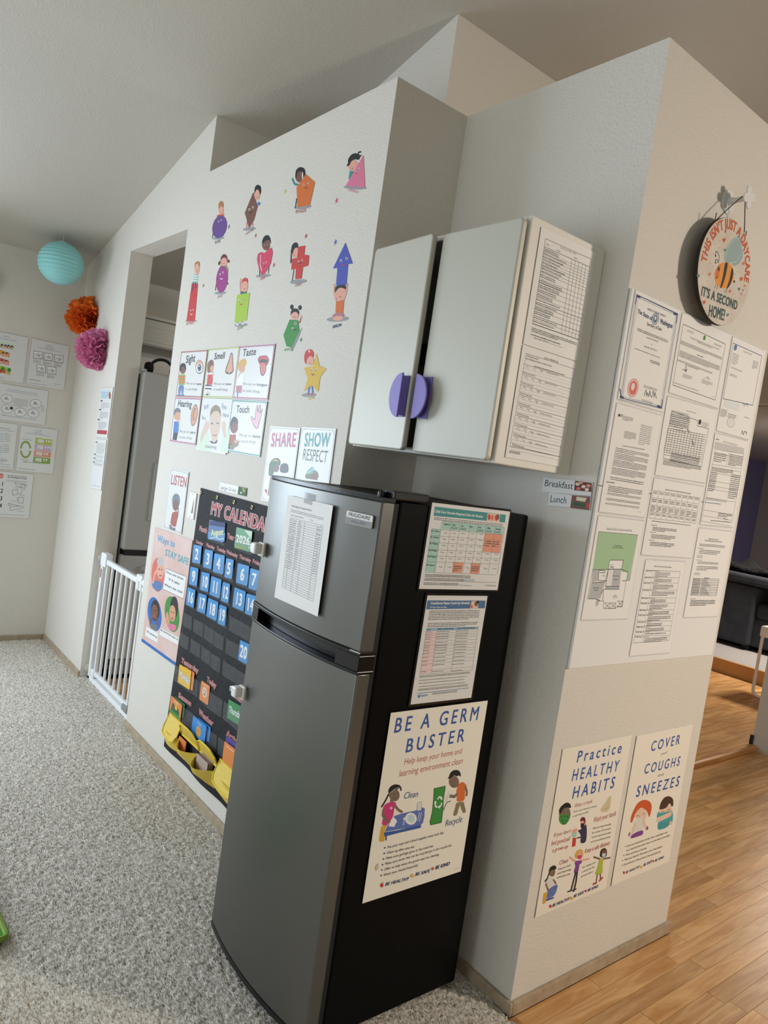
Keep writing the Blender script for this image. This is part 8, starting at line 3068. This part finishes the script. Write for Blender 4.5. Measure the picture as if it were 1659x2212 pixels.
s.poly('picture', 'hunter', [(-0.045, -0.022), (0.045, -0.026), (0.04, -0.005), (0.02, 0.012), (-0.01, 0.005), (-0.035, 0.014)])
s.ellipse('picture', 'gold', (0.004, 0.004), (0.014, 0), (0, 0.011))
s.ellipse('picture', 'brown', (-0.022, -0.008), (0.012, 0), (0, 0.008))
s.poly('picture', 'green', [(-0.055, -0.033), (0.056, -0.033), (0.05, -0.020), (-0.05, -0.018)])
s.line('lettering', 'paleyellow', 0.003, [(-0.02, 0.024), (0.02, 0.023)])
s.finish()
card('weather_card', 'blue card edge behind the sunny weather card', -0.664, 0.326, 0.120, 0.060, 'sky', 1, 'picture cards', y=-0.0215)
ob, s = card('weather_card', 'blue weather card with a smiling sun', -0.690, 0.318, 0.128, 0.074, 'sky', 1, 'picture cards', y=-0.029)
for k in range(12):
    a = 2 * math.pi * k / 12
    s.poly('picture', 'gold', [(0.017 * math.cos(a - .25), -0.008 + 0.017 * math.sin(a - .25)), (0.026 * math.cos(a), -0.008 + 0.026 * math.sin(a)), (0.017 * math.cos(a + .25), -0.008 + 0.017 * math.sin(a + .25))])
s.ellipse('picture', 'amber', (0, -0.008), (0.018, 0), (0, 0.018))
s.ellipse('picture', 'brown', (-0.006, -0.004), (0.002, 0), (0, 0.003))
s.ellipse('picture', 'brown', (0.006, -0.004), (0.002, 0), (0, 0.003))
s.text('lettering', 'white', 'Sunny', -0.016, 0.022, 0.034, 0.007, -3)
s.finish()
card('activity_card', 'violet card edge behind the orange activity card', -0.428, 0.345, 0.090, 0.065, 'violet', 2, 'picture cards', y=-0.0215)
ob, s = card('activity_card', 'orange activity card beside the refrigerator edge', -0.420, 0.322, 0.096, 0.076, 'orange', 2, 'picture cards', y=-0.029)
s.line('lettering', 'cream', 0.003, [(-0.03, 0.026), (0.03, 0.025)])
s.finish()

# yellow pockets along the bottom
PK = [(-0.998, -0.858), (-0.853, -0.680), (-0.675, -0.508), (-0.503, -0.300)]
for k, (x0, x1) in enumerate(PK):
    n = 8
    zt, zb = 0.212 + (0.01 if k else 0), 0.150
    bulge = (0.020, 0.052, 0.062, 0.022)[k]
    vs = []
    for i in range(n + 1):
        t = i / n
        x = x0 + (x1 - x0) * t
        s_ = math.sin(math.pi * t)
        yb = wave(x, zb) - 0.004
        sag = -0.010 * s_ * (k in (1, 2))
        for side in (0, 0.0025):
            vs += [(x, yb - 0.008 * s_ + side, zb), (x, yb - 0.004 - bulge * 0.8 * s_ + side, (zt + zb) / 2), (x, yb - 0.004 - bulge * s_ + side, zt + sag)]
    fs = []
    for i in range(n):
        a, b = i * 6, i * 6 + 6
        fs += [(a, b, b + 1, a + 1), (a + 1, b + 1, b + 2, a + 2), (a + 4, b + 4, b + 3, a + 3), (a + 5, b + 5, b + 4, a + 4), (a + 2, b + 2, b + 5, a + 5)]
    pk = MB().add(vs, fs).build('yellow_pocket', YELLOWCLOTH, cal, smooth=True)
    if k in (0, 3):
        pl_ = [(-0.5, 0.5), (0.5, 0.5), (0.5, -0.15), (0.40, -0.42), (0.2, -0.5), (-0.2, -0.5), (-0.42, -0.42), (-0.5, -0.15)]
        w_, h_, zc, y0, y1 = (x1 - x0) * 0.98, 0.082, 0.233, -0.020, -0.052
    else:
        pl_ = [(-0.5, -0.5), (0.5, -0.5), (0.5, 0.1), (0.36, 0.42), (0.1, 0.5), (-0.25, 0.46), (-0.46, 0.2)]
        w_, h_, zc, y0, y1 = (x1 - x0) * 0.98, 0.066, 0.268, -0.050, -0.020
    xc = (x0 + x1) / 2
    def fy(v):
        return y0 + (y1 - y0) * (0.5 - v) if k in (0, 3) else y1 + (y0 - y1) * (v + 0.5)
    a = [(xc + u * w_, fy(v), zc + v * h_) for u, v in pl_]
    b = [(p[0], p[1] + 0.003, p[2]) for p in a]
    kk = len(pl_)
    fl = MB().add(a + b, [tuple(range(kk)), tuple(range(2 * kk - 1, kk - 1, -1))] + [(i, i + kk, (i + 1) % kk + kk, (i + 1) % kk) for i in range(kk)]).build('flap', YELLOWCLOTH, pk)
    MB().tube([(p[0], p[1] - 0.001, p[2]) for p in a], 0.0035, 6, closed=True).build('binding', YELLOWTRIM, pk, smooth=True)
    if k == 2:
        for j in range(7):
            o = B(-0.645, -0.545, -0.0470 + 0.0035 * j, -0.0447 + 0.0035 * j, 0.182, 0.240 - 0.002 * (j % 3)).build('picture_card', mat('card_stack_%d' % (j % 2), ['#B9A79C', '#8C6A62'][j % 2], 0.6))
            tag(o, 'pale card in the stack standing in the open yellow pocket', 'card', 'stacked cards in the yellow pocket')
    if k == 1:
        o = B(-0.845, -0.775, -0.036, -0.033, 0.158, 0.232).build('picture_card', mat('card_orange', '#E58A45', 0.4))
        tag(o, 'orange card inside the open yellow pocket beside the closed flap', 'card')

# ================================================================== safety gate
gt = thing('safety_gate', 'white metal safety gate across the kitchen opening', 'gate', (-1.92, 0.05, 0.0))
GY = 0.050
fp = MB().box(-2.278, -2.246, GY - 0.016, GY + 0.016, 0.008, 0.735)
fp.build('left_post', GATEWHITE, gt, bevel=0.004)
B(-1.592, -1.560, GY - 0.016, GY + 0.016, 0.008, 0.690).build('right_post', GATEWHITE, gt, bevel=0.004)
B(-2.278, -1.560, GY - 0.016, GY + 0.016, 0.006, 0.032).build('bottom_rail', GATEWHITE, gt, bevel=0.004)
B(-2.200, -1.655, GY - 0.012, GY + 0.012, 0.690, 0.718).build('top_rail', GATEWHITE, gt, bevel=0.004)
B(-2.205, -1.650, GY - 0.010, GY + 0.010, 0.050, 0.072).build('lower_rail', GATEWHITE, gt, bevel=0.003)
B(-2.205, -2.188, GY - 0.009, GY + 0.009, 0.06, 0.70).build('stile', GATEWHITE, gt, bevel=0.003)
B(-1.668, -1.650, GY - 0.009, GY + 0.009, 0.06, 0.70).build('stile', GATEWHITE, gt, bevel=0.003)
for i in range(6):
    x = -2.120 + i * 0.0765
    MB().tube([(x, GY, 0.06), (x, GY, 0.70)], 0.0075, 12).build('bar', GATEWHITE, gt, smooth=True)
B(-2.282, -2.195, GY - 0.020, GY + 0.020, 0.672, 0.748).build('hinge_housing', GATEWHITE, gt, bevel=0.006)
B(-2.244, -2.188, GY - 0.015, GY + 0.015, 0.034, 0.075).build('lower_hinge', GATEWHITE, gt, bevel=0.005)
lt = B(-1.705, -1.625, GY - 0.024, GY + 0.024, 0.664, 0.744).build('latch_housing', GATEWHITE, gt, bevel=0.008)
B(-1.690, -1.650, GY - 0.028, GY - 0.022, 0.672, 0.716).build('latch_button', WHITEPL, lt, bevel=0.004)
MB().tube([(-1.63, GY, 0.712), (-1.535, GY, 0.712)], 0.022, 18).build('latch_barrel', GATEWHITE, gt, smooth=True)
B(-1.64, -1.545, GY - 0.018, GY + 0.018, 0.664, 0.690).build('latch_arm', GATEWHITE, gt, bevel=0.004)
B(-1.695, -1.620, GY - 0.022, GY + 0.022, 0.034, 0.066).build('floor_catch', GREYPL, gt, bevel=0.005)
B(-2.266, -2.252, GY - 0.0168, GY - 0.0160, 0.605, 0.655).build('label_tag', BROWNLABEL, gt)
for x, s_ in ((XO0, 1), (XO1, -1)):
    for z in (0.062, 0.712):
        MB().lathe([(0, 0), (0.030, 0), (0.030, 0.006), (0.024, 0.012), (0.010, 0.015), (0.007, 0.032), (0, 0.032)], (x, GY, z), (s_, 0, 0), 28).build('wall_cup', OFFWHITE, gt, smooth=True)

# ================================================================== kitchen seen through the opening
kf = thing('kitchen_refrigerator', 'pale grey kitchen refrigerator with dispenser behind the gate', 'refrigerator', (-2.6, 0.6, 0.0))
B(-2.95, -2.345, 0.150, 1.03, 0.03, 1.790).build('body', KFRIDGE, kf, bevel=0.006)
B(-2.345, -2.335, 0.155, 1.025, 0.06, 1.785).build('gasket', KDARK, kf)
d1 = B(-2.335, -2.268, 0.143, 1.036, 0.765, 1.802).build('upper_door', KFRIDGE, kf, bevel=0.014, seg=4)
d2 = B(-2.335, -2.268, 0.143, 1.036, 0.110, 0.735).build('lower_drawer', KFRIDGE, kf, bevel=0.014, seg=4)
B(-2.33, -2.272, 0.16, 1.02, 0.735, 0.765).build('gap_trim', KDARK, kf)
rim = MB().box(-2.270, -2.258, 0.268, 0.62, 0.945, 1.290)
rim.build('dispenser', KFRIDGE, d1, bevel=0.008, seg=3)
B(-2.259, -2.2565, 0.305, 0.58, 1.185, 1.262).build('display', BLACKGLOSS, d1)
B(-2.260, -2.2572, 0.300, 0.585, 0.975, 1.165).build('dispenser_recess', mat('recess_grey', '#8F8F8A', 0.5), d1)
MB().tube([(-2.262, 0.50, 1.33), (-2.225, 0.50, 1.35), (-2.225, 0.50, 1.68), (-2.262, 0.50, 1.70)], 0.013, 10).build('handle', BLACKMATTE, d1, smooth=True)
MB().lathe([(0, -0.10), (0.018, -0.095), (0.027, -0.05), (0.03, 0), (0.027, 0.05), (0.018, 0.095), (0, 0.10)], (-2.262, 0.36, 0.66), (0, 1, 0), 20).build('pull', KFRIDGE, d2, smooth=True)
MB().prism([(0.16, 0.012), (1.02, 0.012), (1.02, 0.105), (0.16, 0.105)], 0.03, origin=(-2.318, 0, 0), u=(0, 1, 0), v=(0, 0, 1), n=(1, 0, 0)).build('kick_grille', GREYPL, kf, bevel=0.008)
B(-2.326, -2.290, 0.135, 0.165, 1.800, 1.815).build('hinge_cap', KFRIDGE, kf, bevel=0.003)
kc = thing('kitchen_cabinet', 'pale cabinet above the kitchen refrigerator', 'cabinet', (-2.85, 0.6, 1.9))
B(-3.10, -2.62, 0.128, 1.05, 1.985, 2.145).build('body', KCAB, kc)
for y0, y1 in ((0.134, 0.585), (0.593, 1.044)):
    d_ = B(-2.62, -2.600, y0, y1, 1.99, 2.140).build('door', KCAB, kc, bevel=0.003)
    B(-2.602, -2.596, y0 + 0.05, y1 - 0.05, 2.01, 2.098).build('door_panel', KCAB, d_, bevel=0.004)
B(-3.10, -2.585, 0.128, 1.05, 2.145, 2.165).build('crown', KCAB, kc, bevel=0.004)
hs = thing('headphones', 'black headphones lying on the kitchen refrigerator', 'headphones', (-2.45, 0.31, 1.802))
MB().tube([(-2.45 + 0.01 * math.sin(t * 2), 0.31 + 0.075 * math.cos(t), 1.815 + 0.085 * math.sin(t)) for t in (math.pi * i / 16 for i in range(17))], 0.009, 10).build('headband', BLACKMATTE, hs, smooth=True)
for y in (0.232, 0.388):
    MB().lathe([(0, -0.02), (0.030, -0.018), (0.036, 0), (0.030, 0.018), (0, 0.02)], (-2.45, y, 1.839), (0, 1, 0.1), 18).build('ear_cup', BLACKMATTE, hs, smooth=True)
for i, (y, h) in enumerate(((0.44, 0.105), (0.53, 0.11))):
    bt = thing('supplement_jar', ['nearer pale jar with black lid on the kitchen refrigerator', 'farther pale jar with black lid on the kitchen refrigerator'][i], 'jar', (-2.52, y, 1.802), 'jars on the kitchen refrigerator')
    MB().lathe([(0, 0), (0.036, 0), (0.038, 0.005), (0.038, h * 0.7), (0.03, h * 0.78), (0, h * 0.78)], (-2.52, y, 1.802), (0, 0, 1), 20).build('jar_body', mat('jar_grey', '#55524C', 0.5), bt, smooth=True)
    MB().lathe([(0, 0), (0.034, 0), (0.034, h * 0.3), (0, h * 0.3)], (-2.52, y, 1.802 + h * 0.78), (0, 0, 1), 20).build('lid', BLACKMATTE, bt, smooth=True)

# ================================================================== paper decorations
lx, ly = -2.80, -0.235
lz = ceil_z(lx) - 0.165
ln = thing('paper_lantern', 'round turquoise paper lantern hanging near the corner', 'lantern', (lx, ly, lz))
prof = []
nr = 15
for i in range(nr * 4 + 1):
    t = math.pi * (0.06 + 0.88 * i / (nr * 4))
    rr = 0.125 * math.sin(t) * (1 + 0.018 * math.cos(2 * math.pi * i / 4))
    prof.append((rr, -0.122 * math.cos(t)))
MB().lathe(prof, (lx, ly, lz), (0, 0, 1), 40).build('shade', LANTERN, ln, smooth=True)
MB().tube([(lx + 0.024 * math.cos(t), ly + 0.024 * math.sin(t), lz + 0.121) for t in (2 * math.pi * i / 16 for i in range(16))], 0.002, 6, closed=True).build('top_ring', WHITEPL, ln, smooth=True)
MB().tube([(lx, ly, lz + 0.12), (lx, ly, ceil_z(lx) + 0.002)], 0.0012, 6).build('string', WHITEPL, ln)


def pom(name, label, c, r, depth, m, nrm, n=150, seed=1):
    """tissue pom: crinkled petals set around a centre, flattened to the wall."""
    rn = random.Random(seed)
    root = thing(name, label, 'paper decoration', (c[0] , c[1], c[2]), 'tissue paper pompoms')
    nrm = Vector(nrm).normalized()
    up = Vector((0, 0, 1))
    side = nrm.cross(up).normalized()
    mb = MB()
    for i in range(n):
        ph = rn.uniform(0, 2 * math.pi)
        el = math.asin(rn.uniform(-0.05, 1.0))
        d = (side * math.cos(ph) + up * math.sin(ph)) * math.cos(el) + nrm * math.sin(el) * (depth / r)
        dn = d.normalized()
        a = dn.orthogonal().normalized()
        a.rotate(Matrix.Rotation(rn.uniform(0, 6.28), 3, dn))
        b = dn.cross(a)
        L_ = d.length * r * rn.uniform(0.86, 1.04)
        wd = r * rn.uniform(0.22, 0.36)
        base = Vector(c) + dn * L_ * 0.35
        k = 6
        vs = []
        for j in range(k + 1):
            f = j / k - 0.5
            cup = 0.28 * wd * math.cos(f * math.pi * 2) + 0.05 * wd * (-1) ** j
            lo = base + a * f * wd * 0.7 + b * cup * 0.5
            hi = Vector(c) + dn * L_ * (1.0 - 0.35 * (2 * f) ** 2 * 0.6 + 0.03 * (-1) ** j) + a * f * wd * 2.0 + b * cup * 1.6
            vs += [lo, (lo + hi) / 2 + b * cup * 0.5, hi]
        mb.add(vs, [(3 * j + q_, 3 * j + 3 + q_, 3 * j + 4 + q_, 3 * j + 1 + q_) for j in range(k) for q_ in (0, 1)])
    mb.build('petal_layers', m, root, smooth=True)['kind'] = 'stuff'
    MB().lathe([(0, 0), (r * 0.5, 0), (r * 0.52, depth * 0.3), (r * 0.3, depth * 0.55), (0, depth * 0.6)], Vector(c), nrm, 24).build('core', m, root, smooth=True)


pom('paper_pompom', 'orange tissue paper pompom on the corner wall', (-2.885, -0.004, 2.098), 0.136, 0.15, ORANGEP, (0, -1, 0), seed=3)
pom('paper_pompom', 'pink tissue paper pompom below the orange one', (-2.615, -0.004, 1.893), 0.130, 0.15, PINKP, (0, -1, 0), seed=5)
pom('paper_pompom', 'lime green tissue pompom at the left edge of the picture', (-L + 0.004, -0.605, 2.215), 0.105, 0.09, LIMEP, (1, 0, 0), seed=8)

# ================================================================== den furniture
sf = thing('sofa', 'charcoal grey fabric sofa in the room beyond', 'sofa', (-1.6, 6.7, 0.15))
B(-2.02, -1.36, 6.14, 7.2, 0.20, 0.800).build('arm', SOFA, sf, bevel=0.03, seg=3)
B(-2.3, 0.4, 6.20, 7.15, 0.20, 0.50).build('seat_base', SOFA, sf, bevel=0.03, seg=3)
B(-2.06, -1.05, 6.12, 6.74, 0.805, 0.905).build('arm_pad', SOFA, sf, bevel=0.03, seg=3)
B(-2.35, -1.10, 6.75, 7.3, 0.45, 0.90).build('back', SOFA, sf, bevel=0.05, seg=3)
B(-1.36, 0.0, 6.18, 6.95, 0.49, 0.64).build('seat_cushion', SOFA, sf, bevel=0.04, seg=3)
for x in (-1.95, -1.44):
    for y in (6.2, 7.05):
        B(x, x + 0.07, y, y + 0.07, 0.15, 0.21).build('leg', BLACKMATTE, sf)
mb = MB()
n1, n2 = 22, 10
for i in range(n1 + 1):
    for j in range(n2 + 1):
        x = -2.03 + 0.9 * i / n1
        y = 6.20 + 0.50 * j / n2
        mb.v.append((x, y, 0.945 + 0.09 * (0.6 + 0.4 * math.sin(i * 0.9 + j)) * math.sin(math.pi * min(1, max(0, j / n2))) ** 0.5 + 0.012 * math.sin(i * 0.8)))
for i in range(n1):
    for j in range(n2):
        a = i * (n2 + 1) + j
        mb.f.append((a, a + n2 + 1, a + n2 + 2, a + 1))
o = mb.build('throw_blanket', THROW, smooth=True)
sol = o.modifiers.new('thick', 'SOLIDIFY')
sol.thickness = 0.03
tag(o, 'black throw blanket bunched on top of the sofa', 'blanket')
tb = thing('side_table', 'white metal sled-leg table at the right edge of the picture', 'table', (-0.42, 4.85, 0.032))
for yy in (4.86, 5.16):
    pth = [(-0.690, yy, 0.60), (-0.690, yy, 0.12)] + [(-0.69 + 0.05 - 0.05 * math.cos(t), yy, 0.095 - 0.05 * math.sin(t)) for t in (math.pi / 2 * k / 6 for k in range(7))] + [(-0.25, yy, 0.045)] + [(-0.25 + 0.05 * math.sin(t), yy, 0.095 - 0.05 * math.cos(t)) for t in (math.pi / 2 * k / 6 for k in range(7))] + [(-0.20, yy, 0.60)]
    MB().tube(pth, 0.0125, 12).build('leg', GATEWHITE, tb, smooth=True)
B(-0.71, -0.18, 4.84, 5.18, 0.53, 0.62).build('table_top', GATEWHITE, tb, bevel=0.012, seg=3)

# green cushion at the lower left edge
gc = thing('floor_cushion', 'green floor cushion corner at the lower left edge', 'cushion', (-0.4, -1.05, 0.0))
GM = Matrix.Translation((-0.122, -0.812, 0)) @ Matrix.Rotation(math.radians(2), 4, 'Z')
gb = MB().box(-0.50, -0.004, -0.50, -0.004, 0.010, 0.034, GM)
gb.build('pad', GREENF, gc, bevel=0.012, seg=3)
for z in (0.030,):
    MB().tube([tuple(GM @ Vector(p)) for p in ((-0.50, 0, z), (-0.02, 0, z), (-0.006, -0.004, z), (0, -0.02, z), (0, -0.50, z), (-0.5, -0.5, z))], 0.009, 8, closed=True).build('piping', GREENP, gc, smooth=True)
